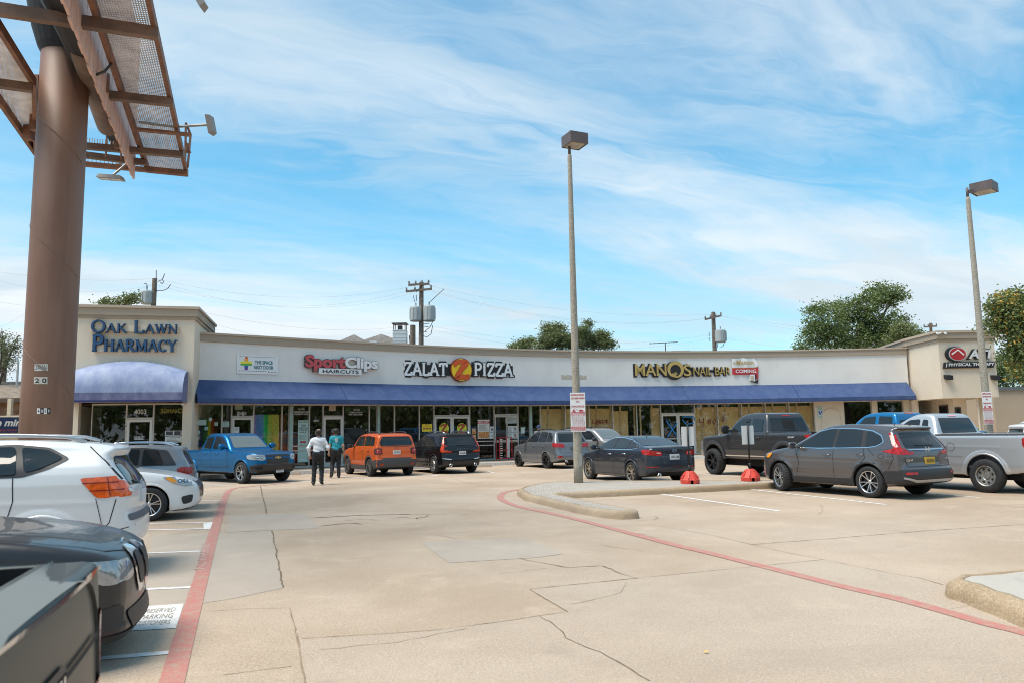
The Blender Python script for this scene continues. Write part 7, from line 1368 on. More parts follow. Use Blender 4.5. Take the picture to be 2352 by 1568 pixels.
# blue pickup and white wagon behind, green and blue bits
bp = pickup(1.2, 3.6, .40, 2.10, 1.40, 1.36, 1.32, .98, (.80, .95, 2.3, 2.95), paint('bright blue', (.01, .16, .36), .4, .3), fo=.9, h=.036)
bp.update(win=[[(1.05, 1.46), (1.10, 1.93), (1.62, 1.96), (1.62, 1.46)], [(1.78, 1.46), (1.76, 1.96), (2.2, 1.92), (2.62, 1.46)]], rear=[(-.74, 1.46), (.74, 1.46), (.66, 1.82), (-.66, 1.82)], parts=[('roof_lamp', TAIL, [('B', [(-.22, 2.06), (.22, 2.06), (.22, 2.025), (-.22, 2.025)], False)])])
p_ = A(2060, 1040, 27.5); car('parked_pickup', 'bright blue pickup of which only the roof and windows show above the dark grey crossover', 'pickup truck', bp, (p_.x, 27.5, 0), 117, (1.6, 0))
wv = dict(rogue); wv.pop('antenna'); wv.update(h=.036, sides=(1, -1)); p_ = A(2325, 1000, 25.5); car('parked_suv', 'white wagon cut off by the right edge of the photo', 'car', wv, (p_.x+.9, 25.5, 0), -12, None)
grn = dict(golf); grn.update(paint=paint('lime green', (.12, .42, .03), .1, .35), h=.036, sides=(1, -1)); p_ = A(2222, 960, 44); car('parked_hatchback', 'lime green car barely visible behind the silver pickup, under the right tower', 'car', dict(grn, prof=[(x, z*1.12) for x, z in golf['prof']]), (p_.x, 44.5, 0), 0, (1.3, 0))
# ================================================================ lamp poles
def m_agg(b, t, m_):
    n = noi(t, 70, 3, .7); n2 = noi(t, 1.2, 3)
    c = mixc(ramp(n, .42, .56), (.085, .075, .06), (.50, .46, .38)); c = mixc(mth('MULTIPLY', n2, .35), c, (.40, .33, .25))
    nt.links.new(c, b.inputs['Base Color']); b.inputs['Roughness'].default_value = .9
    bn = nt.nodes.new('ShaderNodeBump'); bn.inputs['Strength'].default_value = .5; bn.inputs['Distance'].default_value = .01; nt.links.new(n, bn.inputs['Height']); nt.links.new(bn.outputs[0], b.inputs['Normal'])
AGG = nodemat('speckled aggregate pole', m_agg); LBR = mat('brown lamp housing', (.115, .088, .085), .5, var=.12, vs=6); LENS = mat('lamp lens', (.42, .37, .30), .3)
SGR = mat('sign print red', (.48, .04, .05), .6)
def lamp_pole(label, base, z0, ztop, r0_, r1_, head, alpha, off, L, hh, armz=None):
    t = thing('lamp_pole', label, 'lamp post', base); t['wp'] = 1; B_ = Vector(base)
    mb = MB(); mb.lathe([(0, z0), (r0_, z0), (r0_*.98, z0+.5), (r1_, ztop-.12), (r1_*.9, ztop-.02), (r1_*.6, ztop), (0, ztop)], 20, M=Matrix.Translation(B_)); mb.build('pole', AGG, t, smooth=True)
    mb = MB(); mb.lathe([(0, ztop), (.045, ztop), (.045, ztop+head), (0, ztop+head)], 12, M=Matrix.Translation(B_)); mb.build('neck', LBR, t, smooth=True)
    c0 = B_+Vector((off[0], off[1], ztop+head-(armz or 0))); d1 = Vector((math.cos(alpha), math.sin(alpha), 0)); d2 = Vector((-math.sin(alpha), math.cos(alpha), 0)); up = Vector((0, 0, 1))
    p = [c0, c0+d1*L, c0+d1*L+d2*L, c0+d2*L]; lw = lambda q, k: (q-c0)
    mb = MB(); cc = sum(p, Vector())/4; inn = [c+(cc-c)*.13 for c in p]
    mb.add(p+[q+up*hh for q in p], [(4, 5, 6, 7), (0, 1, 5, 4), (1, 2, 6, 5), (2, 3, 7, 6), (3, 0, 4, 7)]); mb.add(p+inn, [(0, 4, 5, 1), (1, 5, 6, 2), (2, 6, 7, 3), (3, 7, 4, 0)])
    hd = mb.build('lamp_head', LBR, t); mb = MB(); q4 = [q+up*.015 for q in inn]; dome = [cc+(q-cc)*.55-up*.05 for q in q4]; mb.add(q4+dome, [(0, 1, 5, 4), (1, 2, 6, 5), (2, 3, 7, 6), (3, 0, 4, 7), (4, 5, 6, 7)]); mb.build('lens', LENS, hd)
    if armz: mb = MB(); mb.bar(B_+Vector((0, 0, ztop+head-.15)), cc+Vector((0, 0, hh*.3)), .07, .12); mb.build('arm', LBR, t)
    return t
def tow_sign(label, u0_, u1_, v0, v1, Y, rz=0.):
    a, b = A(u0_, v0, Y), A(u1_, v1, Y); w, h = b.x-a.x, a.z-b.z; c = Vector(((a.x+b.x)/2, Y, b.z)); F_ = Fr(c-Vector((math.cos(rz), math.sin(rz), 0))*w/2, (math.cos(rz), math.sin(rz))); P = lambda x, y, k: F_.pt(x*w, k, b.z+y*h)
    t = thing('towing_sign', label, 'sign', c); t['wp'] = 1
    mb = MB(); plate(mb, P, rect(0, 1, 0, 1), 0, .006); mb.build('panel', WHITE, t)
    mb = MB()
    for s, y0, y1, x0 in (('SHOPPING CENTERS', .915, .965, .05), ('CUSTOMER PARKING', .83, .88, .04), ('ONLY', .745, .795, .37), ('TOWING ENFORCED', .62, .67, .06)): text_into(mb, s, lambda a, b, c_: P(a, b, c_+.008), x0, 1-x0, y0, y1, .001, .03)
    mb.build('lettering', SGR, t)
    mb = MB()       # tow truck pictogram: truck, hook line, car
    plate(mb, P, [(.14, .515), (.34, .515), (.34, .54), (.28, .545), (.26, .565), (.18, .56), (.14, .54)], .007, .009); plate(mb, P, [(.58, .515), (.86, .515), (.86, .55), (.76, .555), (.72, .57), (.64, .565), (.58, .54)], .007, .009); ribbon(mb, P, [(.18, .575), (.36, .59), (.46, .55), (.58, .56)], .008, .007, .009)
    for x in (.19, .30, .64, .80): plate(mb, P, circ(x, .513, .03, 10, .012), .009, .011)
    mb.build('tow_truck_symbol', SGR, t)
    mb = MB(); plate(mb, P, rect(.03, .97, .40, .50), .007, .009); plate(mb, P, rect(.03, .97, .02, .13), .007, .009); mb.build('red_bands', SGR, t)
    mb = MB(); rg = random.Random(3)
    for y in (.475, .445, .415, .10, .07, .04):
        x = .06
        while x < .9: l = rg.uniform(.04, .12); plate(mb, P, rect(x, min(.94, x+l), y-.008, y+.008), .0095, .0105); x += l+.03
    mb.build('band_lettering', WHITE, t)
    mb = MB()
    for k in range(9):
        x = .06+.06*(k % 2); y = .375-.028*k
        while x < .9: l = rg.uniform(.04, .13); plate(mb, P, rect(x, min(.94, x+l), y-.006, y+.006), .007, .0085); x += l+.03
    mb.build('small_print', mat('faded print', (.45, .22, .22), .7), t)
PB = G(1329, 1107, .15); PB.z = 0
lamp_pole('nearer speckled concrete lamp pole on the island, with a square brown lamp box', PB, .14, A(1304.5, 355, PB.y).z, .135, .065, .27, math.radians(24), (.02, -.38), .60, .34)
tow_sign('red and white towing enforced sign on the nearer lamp pole', 1309, 1346, 901, 990, PB.y-.14)
mb = MB(); mb.box(PB.x+.02, PB.x+.10, PB.y-.150, PB.y-.115, .62, .98); tag(mb.build('pole_cover', mat('grey cover', (.30, .29, .27), .6)), 'small grey service cover on the foot of the nearer lamp pole', 'cover')
Y2 = 26.5; q = A(2262, 980, Y2); P2 = Vector((q.x+.42, Y2, 0))
q2 = A(2225, 453, Y2); P2.x = (q2.x+q.x+.1)/2
lamp_pole('farther speckled concrete lamp pole at the right, with its lamp box on a short arm', P2, .0, q2.z, .14, .075, .34, math.radians(42), (.62, -.45), .72, .33, armz=.16)
tow_sign('red and white towing enforced sign on the farther lamp pole at the right', 2254, 2283, 899, 973, Y2-.2, .0)
# ================================================================ cones with sign panels
CONE = mat('cone red', (.62, .06, .035), .5, var=.25, vs=4)
def stand(px, label):
    b = G(*px, .15); t = thing('sign_stand', label, 'sign stand', b); t['wp'] = 1
    mb = MB(); k = 8
    prof = [(.0, 0), (.26, 0), (.265, .10), (.24, .13), (.12, .32), (.10, .335), (0, .335)]
    mb.lathe(prof, k, M=Matrix.Translation(b) @ Matrix.Rotation(.39, 4, 'Z'))
    for i in range(8):
        a = i*math.pi/4+.39; r_ = lambda r, z, w: b+Vector((r*math.cos(a)-w*math.sin(a), r*math.sin(a)+w*math.cos(a), z)); mb.hexa([r_(.24, .14, -.02), r_(.24, .14, .02), r_(.12, .3, .015), r_(.12, .3, -.015), r_(.262, .15, -.012), r_(.262, .15, .012), r_(.14, .31, .01), r_(.14, .31, -.01)])
    mb.build('base', CONE, t)
    mb = MB()
    for a in (-.03, 3.11): mb.box(b.x+.0*a-.03, b.x+.03, b.y-.268, b.y-.25, b.z-.001, b.z+.09)
    mb.build('clip', BLACK, t)
    mb = MB(); mb.tube([b+Vector((0, 0, .33)), b+Vector((0, 0, .5))], .035, 10); mb.tube([b+Vector((0, 0, .5)), b+Vector((0, 0, 1.60))], .024, 10); mb.lathe([(0, -.04), (.035, -.02), (.04, 0), (.03, .03), (0, .045)], 10, M=Matrix.Translation(b+Vector((0, 0, 1.66)))); mb.build('post', BLACK, t, smooth=True)
    mb = MB(); mb.box(b.x-.17, b.x+.17, b.y+.03, b.y+.045, b.z+1.02, b.z+1.55); mb.build('panel', mat('white board', (.62, .62, .60), .5), t)
    return t
stand((1585, 1109), 'red based stand with a blank white panel behind the blue sedan'); stand((1724, 1103), 'red based stand with a blank white panel before the lifted dark pickup')
# ================================================================ wheel stops, cart, litter
for px, px1, l in (((1094, 1072), (1130, 1071), 'concrete wheel stop right of the black crossover'), ((673, 1090), (690, 1089.5), 'concrete wheel stop end right of the blue pickup'), ((755, 1086), (769, 1086), 'concrete wheel stop end beside the walking man in teal')):
    a, b = G(*px), G(*px1); d = (b-a).normalized(); n_ = Vector((-d.y, d.x, 0)); mb = MB(); pr = [(-.09, 0), (-.07, .11), (.07, .11), (.09, 0)]
    mb.add([a+n_*o+Vector((0, 0, z)) for o, z in pr]+[b+n_*o+Vector((0, 0, z)) for o, z in pr], [(0, 1, 5, 4), (1, 2, 6, 5), (2, 3, 7, 6), (3, 2, 1, 0), (4, 5, 6, 7)]); tag(mb.build('wheel_stop', SMOOTH), l, 'wheel stop', 'wheel stops along the walk')
s, z = FC.px(*Z1(1642, 1150), .4); F_ = Tan(FC, s, .35); t = thing('rack_cart', 'red wire rack cart standing under the order window', 'cart', F_.pt(0, 0, .15)); t['wp'] = 1
mb = MB(); RC = mat('cart red', (.35, .015, .02), .45)
for x in (-.36, .36):
    for o in (0, .4): mb.tube([F_.pt(x, o, .15), F_.pt(x, o, 1.35)], .022, 8)
for z in (.25, .7, 1.34):
    mb.tube([F_.pt(-.36, 0, z), F_.pt(.36, 0, z), F_.pt(.36, .4, z), F_.pt(-.36, .4, z), F_.pt(-.36, 0, z)], .02, 6)
mb.tube([F_.pt(.05, .4, .25), F_.pt(.05, .4, 1.34)], .02, 6); mb.build('frame', RC, t)
mb = MB()
for k in range(9): mb.tube([F_.pt(-.32, .41, .3+k*.12), F_.pt(-.2, .41, .3+k*.12)], .018, 6)
for x in (.15, .22, .29): mb.tube([F_.pt(x, .2, .3), F_.pt(x, .2, 1.3)], .03, 8)
mb.build('rods', WHITE, t)
b = G(*ZB([(848, 203)])[0], .0); mb = MB(); mb.lathe([(.03, -.05), (.05, -.05), (.05, .05), (.03, .05), (.03, -.05)], 14, M=Matrix.Translation(b+Vector((0, -.05, .05))) @ Matrix.Rotation(1.4, 4, 'X')); tag(mb.build('paper_roll', WHITE), 'small white roll lying against the island kerb', 'litter')
b = G(*ZB([(982, 902)])[0]); mb = MB(); mb.add([b+Vector(p) for p in ((-.02, 0, .014), (.0, -.012, .014), (.025, .0, .022), (.004, .02, .018))], [(0, 1, 2, 3)]); tag(mb.build('fallen_leaf', mat('yellow leaf', (.7, .42, .08), .7)), 'single yellow leaf on the concrete in the foreground', 'leaf')
# blue bin
p = A(2279, 985, 30); mb = MB(); mb.add([(p.x+sx*w, 30+sy*w, z) for z, w in ((0, .28), (1.1, .33)) for sx, sy in ((-1, -1), (1, -1), (1, 1), (-1, 1))], [(3, 2, 1, 0), (0, 1, 5, 4), (1, 2, 6, 5), (2, 3, 7, 6), (3, 0, 4, 7), (4, 5, 6, 7)])
BB = mat('bin blue', (.01, .07, .22), .5); t = thing('recycling_bin', 'blue bin behind the silver pickup under the farther towing sign', 'bin', (p.x, 30, 0)); t['wp'] = 1; mb.build('tub', BB, t); mb = MB(); mb.add([(p.x+sx*w, 30+sy*w, z) for z, w in ((1.103, .36), (1.16, .36), (1.24, .25)) for sx, sy in ((-1, -1), (1, -1), (1, 1), (-1, 1))], [(3, 2, 1, 0), (0, 1, 5, 4), (1, 2, 6, 5), (2, 3, 7, 6), (3, 0, 4, 7), (4, 5, 9, 8), (5, 6, 10, 9), (6, 7, 11, 10), (7, 4, 8, 11), (8, 9, 10, 11)]); mb.build('lid', BB, t)
# ================================================================ billboard on its brown column
def m_col(b, t, m_):
    sp = nt.nodes.new('ShaderNodeSeparateXYZ'); nt.links.new(t, sp.inputs[0])
    v = cmb(mth('MULTIPLY', sp.outputs[0], 2.2), mth('MULTIPLY', sp.outputs[1], 2.2), mth('MULTIPLY', sp.outputs[2], .35)); n = noi(v, 1.2, 5, .6)
    c = mixc(ramp(n, .35, .7), (.19, .095, .06), (.235, .13, .088)); c = mixc(mth('MULTIPLY', ramp(noi(t, 14, 4, .8), .66, .74), .5), c, (.10, .045, .03)); c = mixc(mth('MULTIPLY', ramp(noi(v, 4, 4, .7), .62, .8), .35), c, (.30, .22, .17))
    nt.links.new(c, b.inputs['Base Color']); b.inputs['Roughness'].default_value = .55
COLM = nodemat('brown column paint', m_col); RUST = mat('rusty steel', (.26, .115, .06), .65, var=.4, vs=3, col2=(.15, .075, .05)); STEEL = mat('brown steel', (.17, .105, .075), .6, var=.3, vs=2); DARKS = mat('black steel', (.012, .011, .011), .7); GRT = mat('galvanised grating', (.75, .70, .68), .5, var=.2, vs=3); SLAT = mat('pinkish panel board', (.62, .40, .33), .7, var=.15, vs=2)
yc = 15.9; q = A(105, 990, yc); CC = Vector((q.x, yc, 0)); BR = 53*yc/FPX; BZ = 9.6
t = thing('billboard', 'tall brown steel billboard column with rusty catwalks cut off by the top of the photo', 'billboard', CC); t['wp'] = 1
mb = MB(); mb.lathe([(0, 0), (BR, 0), (BR, 3), (BR, 6), (BR*.99, BZ+1.0), (0, BZ+1.0)], 48, M=Matrix.Translation(CC)); col_o = mb.build('column', COLM, t, smooth=True)
for zb in (1.3, 3.9, 6.4, 8.9):    # spiral weld seams
    mb = MB(); mb.tube([CC+Vector((BR*math.cos(a)*1.001, BR*math.sin(a)*1.001, zb-(a+math.pi)*.42)) for a in [math.radians(-180+6*i) for i in range(31)]], .011, 5); mb.build('weld_seam', mat('weld brown', (.20, .12, .085), .5), col_o)
def colstick(name, label, u0_, u1_, v0, v1, m_, txt=None, tm=None):
    def S_(x, y, c): # x,y in display pixels, wrap on the column
        d = ray(x, y); a = d.x*d.x+d.y*d.y; bq = -2*(d.x*CC.x+d.y*CC.y); k = CC.x**2+CC.y**2-(BR+.004+c)**2; T = (-bq-math.sqrt(max(0, bq*bq-4*a*k)))/(2*a); return CAM+d*T
    mb = MB(); n = 6; mb.add([S_(u0_+(u1_-u0_)*i/n, v, 0) for v in (v1, v0) for i in range(n+1)], [(i, i+1, n+2+i, n+1+i) for i in range(n)]); o = tag(mb.build(name, m_), label, 'sticker')
    if txt: mb = MB(); text_into(mb, txt, lambda a, b, c: S_(a, -b, .003), u0_+2, u1_-2, -v1+2.5, -v0-2.5, 0, .02); mb.build('lettering', tm or BLACK, o)
OLDW = mat('peeling white', (.55, .53, .49), .7, var=.5, vs=30)
colstick('old_sticker', 'upper worn white number sticker on the brown column', 79, 110, 835, 851, OLDW, 'JBJL', mat('print grey', (.2, .2, .2), .7)); colstick('old_sticker', 'lower torn white sticker on the brown column', 78, 109, 865, 881, mat('peeling cream', (.62, .6, .52), .7, var=.3, vs=30), '2 0', BLACK)
for k, ch in enumerate('4009'): colstick('number_sticker', '%s of the four address digits low on the brown column' % ('first', 'second', 'third', 'last')[k], 85+k*7.8, 92.2+k*7.8, 936.5, 949.5, NUMW if k % 2 == 0 else BLACK, ch, BLACK if k % 2 == 0 else NUMW)
gz = lambda u, v, z=BZ: G(u, v, z)
def beam(name, pts, w, h, m_=RUST, z=BZ, par=t, ext=0):
    mb = MB()
    for a, b in zip(pts, pts[1:]): p, q_ = gz(*a, z), gz(*b, z); q_ = q_+(q_-p).normalized()*ext; mb.bar(p, q_, w, h)
    return mb.build(name, m_, par)
# right catwalk: quad a(inner far) b(outer far) c(outer near) d(inner near), carried on beyond the top of the frame
a_, b_ = gz(339, 390), gz(429, 399); c_, d_ = gz(342, 0), gz(210, 0); ov = (c_-b_).normalized(); c_ = c_+ov*5; d_ = d_+(d_-a_).normalized()*5
def quadframe(a_, b_, c_, d_, nb, name='catwalk'):
    mb = MB(); mb.bar(b_, c_, .09, .20); mb.bar(a_, d_, .09, .20); mb.bar(a_, b_, .09, .18); mb.bar(d_, c_, .09, .18); fr = mb.build(name, RUST, t)
    mb = MB()
    for i in range(nb): k = (i+.5)/nb; p, q_ = a_.lerp(d_, k), b_.lerp(c_, k); mb.bar(p+Vector((0, 0, .1)), q_+Vector((0, 0, .1)), .016, .012)
    for k in [j/22 for j in range(1, 22)]: mb.bar(a_.lerp(b_, k)+Vector((0, 0, .125)), d_.lerp(c_, k)+Vector((0, 0, .125)), .022, .012)
    mb.build('grating', GRT, fr); return fr
quadframe(a_, b_, c_, d_, 190)
la, lb, lc, ld = gz(78, 190), gz(82, 350), gz(-60, 145), gz(-40, 0)
quadframe(la, lb, lc, ld, 50)
# cross beams under the catwalks
for (p, q_, w, m_) in [((-20, 20), (364, 78), .22, STEEL), ((200, 214), (398, 236), .18, STEEL), ((-20, 190), (74, 203), .18, STEEL), ((196, 336), (421, 356), .16, STEEL), ((192, 356), (336, 374), .16, STEEL), ((190, 377), (430, 399), .12, RUST), ((316, 298), (436, 310), .06, RUST)]: beam('cross_beam', [p, q_], .16, w, m_, BZ-.2)
p0, p1, p2, p3 = gz(196, 336, BZ-.1), gz(280, 345, BZ-.1), gz(280, 330, BZ-.1), gz(196, 322, BZ-.1)
mb = MB()
for i in range(16): k = i/15; mb.bar(gz(193+k*140, 364+k*14, BZ-.1), gz(192+k*142, 378+k*15, BZ-.1), .02, .03)
for i in range(12): k = i/11; mb.bar(gz(200+k*66, 318+k*7, BZ-.1), gz(198+k*68, 333+k*7, BZ-.1), .02, .03)
mb.build('grating', GRT, t)
# panel boards hanging behind the inner beam, with the dark box beam inside it
mb = MB(); iv = (d_-a_); n = int(iv.length/.45); nrm = Vector((-iv.y, iv.x, 0)).normalized(); nrm = nrm if nrm.x < 0 else -nrm
for i in range(2, n):
    p = a_.lerp(d_, (i+.04)/n)+nrm*.22; q_ = a_.lerp(d_, (i+.96)/n)+nrm*.22; mb.hexa([p+Vector((0, 0, -.62-.05*(i % 2))), q_+Vector((0, 0, -.62-.05*(i % 2))), q_+nrm*.05+Vector((0, 0, -.62-.05*(i % 2))), p+nrm*.05+Vector((0, 0, -.62-.05*(i % 2))), p+Vector((0, 0, 3.6)), q_+Vector((0, 0, 3.6)), q_+nrm*.05+Vector((0, 0, 3.6)), p+nrm*.05+Vector((0, 0, 3.6))])
mb.build('panel_boards', SLAT, t)
mb = MB(); e0 = a_.lerp(d_, .12)+nrm*.42; e1 = d_+nrm*.42; mb.hexa([e0+Vector((0, 0, -.15)), e1+Vector((0, 0, -.15)), e1+nrm*.5+Vector((0, 0, .0)), e0+nrm*.3+Vector((0, 0, .0)), e0+Vector((0, 0, 1.8)), e1+Vector((0, 0, 1.8)), e1+nrm*1.6+Vector((0, 0, 1.8)), e0+nrm*1.2+Vector((0, 0, 1.8))]); mb.build('box_beam', DARKS, t)
mb = MB(); mb.lathe([(BR*1.0, BZ+.45), (BR*1.15, BZ+.6), (BR*1.4, BZ+1.0), (BR*1.7, BZ+1.7), (0, BZ+1.7)], 24, M=Matrix.Translation(CC)); mb.build('column_head', DARKS, t)
mb = MB(); mb.tube([gz(190, 110, BZ+.1), gz(250, 290, BZ-.2)], .27, 18); mb.build('outrigger_tube', STEEL, t, smooth=True)
def vpost(u, v0, v1, w, name='post', m_=RUST, ztop=None):
    p = gz(u, v1, BZ-.3); q_ = A(u, v0, p.y); mb = MB(); mb.bar(p, Vector((p.x, p.y, q_.z)), w, w); mb.build(name, m_, t)
for u, v0, v1, w in ((270, 190, 342, .13), (281, 212, 335, .11), (288, 215, 340, .09), (78, 175, 300, .16), (243, 170, 212, .10), (66, 290, 322, .2), (243, 295, 360, .035), (278, 330, 368, .04)): vpost(u, v0, v1, w)
mb = MB()
for a, b in (((427, 283), (425, 388)), ((438, 308), (431, 385)), ((427, 283), (437, 308)), ((426, 325), (437, 352)), ((433, 330), (430, 352))): p = gz(*b); mb.bar(A(*a, p.y), A(*b, p.y), .05, .05)
mb.build('end_rail', RUST, t)
mb = MB(); mb.tube([gz(208, 160, BZ-.3), gz(222, 172, BZ-.5), gz(240, 165, BZ-.4), gz(256, 147, BZ-.1)], .03, 6); mb.build('cable', DKGREY, t, smooth=True)
def flood(label, arm, c, tilt, size):
    tt = thing('billboard_floodlight', label, 'flood lamp', c); tt['wp'] = 1; w, d, h = size
    M = Matrix.Translation(c) @ tilt; mb = MB(); mb.add([M @ Vector(p) for p in ((-w, -d, -h), (w, -d, -h), (w, d, -h), (-w, d, -h), (-w*.85, -d*.8, h), (w*.85, -d*.8, h), (w*.85, d*.8, h), (-w*.85, d*.8, h))], [(0, 1, 5, 4), (1, 2, 6, 5), (2, 3, 7, 6), (3, 0, 4, 7), (4, 5, 6, 7), (3, 2, 1, 0)]); mb.build('housing', mat('flood housing', (.26, .25, .24), .5), tt)
    mb = MB()
    for s_ in (-1, 1): x0, x1 = (-w*.85, -w*.06) if s_ < 0 else (w*.06, w*.85); mb.add([M @ Vector(p) for p in ((x0, -d*.55, -h-.004), (x1, -d*.55, -h-.004), (x1, d*.55, -h-.004), (x0, d*.55, -h-.004))], [(0, 1, 2, 3)])
    mb.build('lens', mat('flood lens', (.6, .62, .62), .2), tt)
    if arm: mb = MB(); mb.tube(arm, .035, 8); mb.build('arm', mat('galvanised arm', (.28, .29, .28), .4, metal=.5), tt)
c = gz(485, 287, BZ+.1); p = gz(318, 281); flood('grey floodlight on a long arm at the far end of the catwalk', [p, gz(400, 292), c+Vector((-.1, 0, 0))], c, Matrix.Rotation(math.radians(78), 4, 'Y') @ Matrix.Rotation(.15, 4, 'X'), (.26, .13, .06))
c = gz(255, 408, BZ-.9); flood('floodlight hanging just below the catwalks right of the brown column', [c+Vector((0, .1, .1)), c+Vector((.2, .6, .7)), gz(262, 380, BZ)], c, Matrix.Rotation(.10, 4, 'Y'), (.34, .14, .05))
c = gz(457, -3, BZ+.1); flood('grey floodlight cut by the top edge of the photo', [gz(345, -12), c], c, Matrix.Rotation(math.radians(60), 4, 'Y'), (.22, .12, .06))
# ================================================================ people
def capsule(x, y, z, a, b, ra, rb):
    a, b = np.array(a), np.array(b); d = b-a; L2 = (d*d).sum()+1e-12; t_ = np.clip(((x-a[0])*d[0]+(y-a[1])*d[1]+(z-a[2])*d[2])/L2, 0, 1)
    return np.sqrt((x-a[0]-d[0]*t_)**2+(y-a[1]-d[1]*t_)**2+(z-a[2]-d[2]*t_)**2)-(ra+(rb-ra)*t_)
def smin(a, b, k): return -smax(-a, -b, k)
def blob(parts, k, h, pad=.06, pts=None):
    allp = np.array([p for c_ in parts for p in c_[:2]]); r = max(max(c_[2], c_[3]) for c_ in parts)+pad
    def f(x, y, z):
        d = None
        for c_ in parts:
            sq = c_[4] if len(c_) > 4 else 1.0; m_ = (c_[0][1]+c_[1][1])/2; yy = m_+(y-m_)/sq
            e = capsule(x, yy, z, (c_[0][0], m_+(c_[0][1]-m_)/sq, c_[0][2]), (c_[1][0], m_+(c_[1][1]-m_)/sq, c_[1][2]), c_[2], c_[3])*min(1, (1+sq)/2)
            d = e if d is None else smin(d, e, c_[5] if len(c_) > 5 else k)
        return d
    v, Q, g = nets(f, allp.min(0)-r, allp.max(0)+r, h); mb = MB(); mb.v = [tuple(p) for p in v]; mb.f = [tuple(q_) for q_ in Q.tolist()]; mb.m = [0]*len(Q); return mb
SKIN = mat('skin', (.46, .27, .19), .55, var=.08, vs=9); SHOE = mat('black shoe', (.015, .014, .014), .35)
def person(label, loc, rz, J, shirt, trous, hair, bald=False, cap=None, short=True, sc=1.):
    t = thing('person', label, 'person', loc, rz); mir = lambda p: (-p[0], p[1], p[2])
    hc = J['head']; nk = (hc[0], hc[1]-.01, hc[2]-.16); ch = J['chest']; pv = J['pelvis']
    shL, shR = J['shL'], J['shR']
    # x right, y forward (facing +y), z up
    B = [(ch, (ch[0], ch[1], ch[2]-.22), .145, .130, .70), ((ch[0]-.09, ch[1], ch[2]+.05), (ch[0]+.09, ch[1], ch[2]+.05), .105, .105, .8), ((ch[0], ch[1], ch[2]-.22), pv, .135, .150, .78), (ch, nk, .06, .055), ((hc[0], hc[1]-.005, hc[2]+.02), (hc[0], hc[1]+.015, hc[2]-.055), .098, .070, 1.12), ((hc[0], hc[1]+.095, hc[2]-.005), (hc[0], hc[1]+.112, hc[2]-.035), .012, .016), ((hc[0]-.03, hc[1]+.085, hc[2]-.062), (hc[0]+.03, hc[1]+.085, hc[2]-.062), .012, .012)]
    for s_ in (-1, 1): B.append(((hc[0]+s_*.088, hc[1]-.01, hc[2]+.015), (hc[0]+s_*.092, hc[1]-.015, hc[2]-.025), .018, .012, 1, .01)); B.append(((pv[0]+s_*.06, pv[1]-.03, pv[2]-.03), (pv[0]+s_*.06, pv[1]-.03, pv[2]-.08), .10, .09))
    INF = lambda c_, k=.022: (c_[0], c_[1], c_[2]+k, c_[3]+k)+tuple(c_[4:])
    SH, TR, FT_ = [INF(B[0]), INF(B[1]), INF(B[2])], [((pv[0]-.05, pv[1], pv[2]+.02), (pv[0]+.05, pv[1], pv[2]+.02), .150, .150, .82), INF(B[-1]), INF(B[-3])], []
    for sh, el, wr, hd in ((shL, J['elL'], J['wrL'], J['haL']), (shR, J['elR'], J['wrR'], J['haR'])):
        B += [(sh, el, .055, .043), (el, wr, .042, .028)]; SH.append((sh, el if not short else tuple(np.array(sh)*.38+np.array(el)*.62), .060, .056 if short else .050)); 
        if not short: SH.append((el, wr, .050, .040))
        w_, h_ = np.array(wr), np.array(hd); dv = (h_-w_); L = np.linalg.norm(dv); dv /= L; sd_ = np.cross(dv, [0, 1, 0]); sd_ /= np.linalg.norm(sd_)+1e-9; up = np.cross(sd_, dv); palm = w_+dv*.085
        B.append((tuple(w_), tuple(w_+dv*.04), .027, .030, 1)); B.append((tuple(w_+dv*.03-sd_*.022), tuple(palm-sd_*.026), .016, .014, 1, .02)); B.append((tuple(w_+dv*.03+sd_*.022), tuple(palm+sd_*.026), .016, .014, 1, .02)); B.append((tuple(w_+dv*.03), tuple(palm), .017, .015, 1, .02))
        for k, (o, l) in enumerate(((-.03, .062), (-.010, .072), (.010, .068), (.03, .054))):
            a1 = palm+sd_*o; a2 = a1+dv*l*.55+up*.012; a3 = a2+dv*l*.35+up*.030; B.append((tuple(a1), tuple(a2), .0095, .009, 1, .004)); B.append((tuple(a2), tuple(a3), .009, .008, 1, .004))
        th0 = w_+dv*.03-sd_*.03; B.append((tuple(th0), tuple(th0+dv*.035-sd_*.025+up*.01), .013, .011, 1, .01)); B.append((tuple(th0+dv*.035-sd_*.025+up*.01), tuple(th0+dv*.065-sd_*.028+up*.02), .011, .009, 1, .005))
    for hp, kn, an, to in ((J['hipL'], J['knL'], J['anL'], J['toL']), (J['hipR'], J['knR'], J['anR'], J['toR'])):
        B += [(hp, kn, .080, .055), (kn, an, .055, .038), (an, to, .036, .030)]; TR += [(hp, kn, .098, .072), (kn, (an[0], an[1], an[2]+.0), .072, .066)]
        heel = (an[0]-(to[0]-an[0])*.25, an[1]-(to[1]-an[1])*.25, an[2]-.035); FT_.append([(heel, tuple((np.array(heel)+np.array(to))/2), .042, .044), (tuple((np.array(heel)+np.array(to))/2), to, .044, .036), (an, heel, .045, .04)])
    mb = blob(B, .035, .0125); mb.build('body', SKIN, t, smooth=True, fixn=False)
    mb = blob(SH+[((pv[0]-.04, pv[1], pv[2]+.05), (pv[0]+.04, pv[1], pv[2]+.05), .145, .145, .8)] if not J.get('tuck') else SH, .05, .018)
    mb.v = [(x+.004*math.sin(z*60+x*30), y+.005*math.sin(z*47+x*20), z) for x, y, z in mb.v]; mb.build('shirt', shirt, t, smooth=True, fixn=False)
    mb = blob(TR, .04, .018); mb.v = [(x+.004*math.sin(z*50), y+.006*math.sin(z*38+x*20), z) for x, y, z in mb.v]; mb.build('trousers', trous, t, smooth=True, fixn=False)
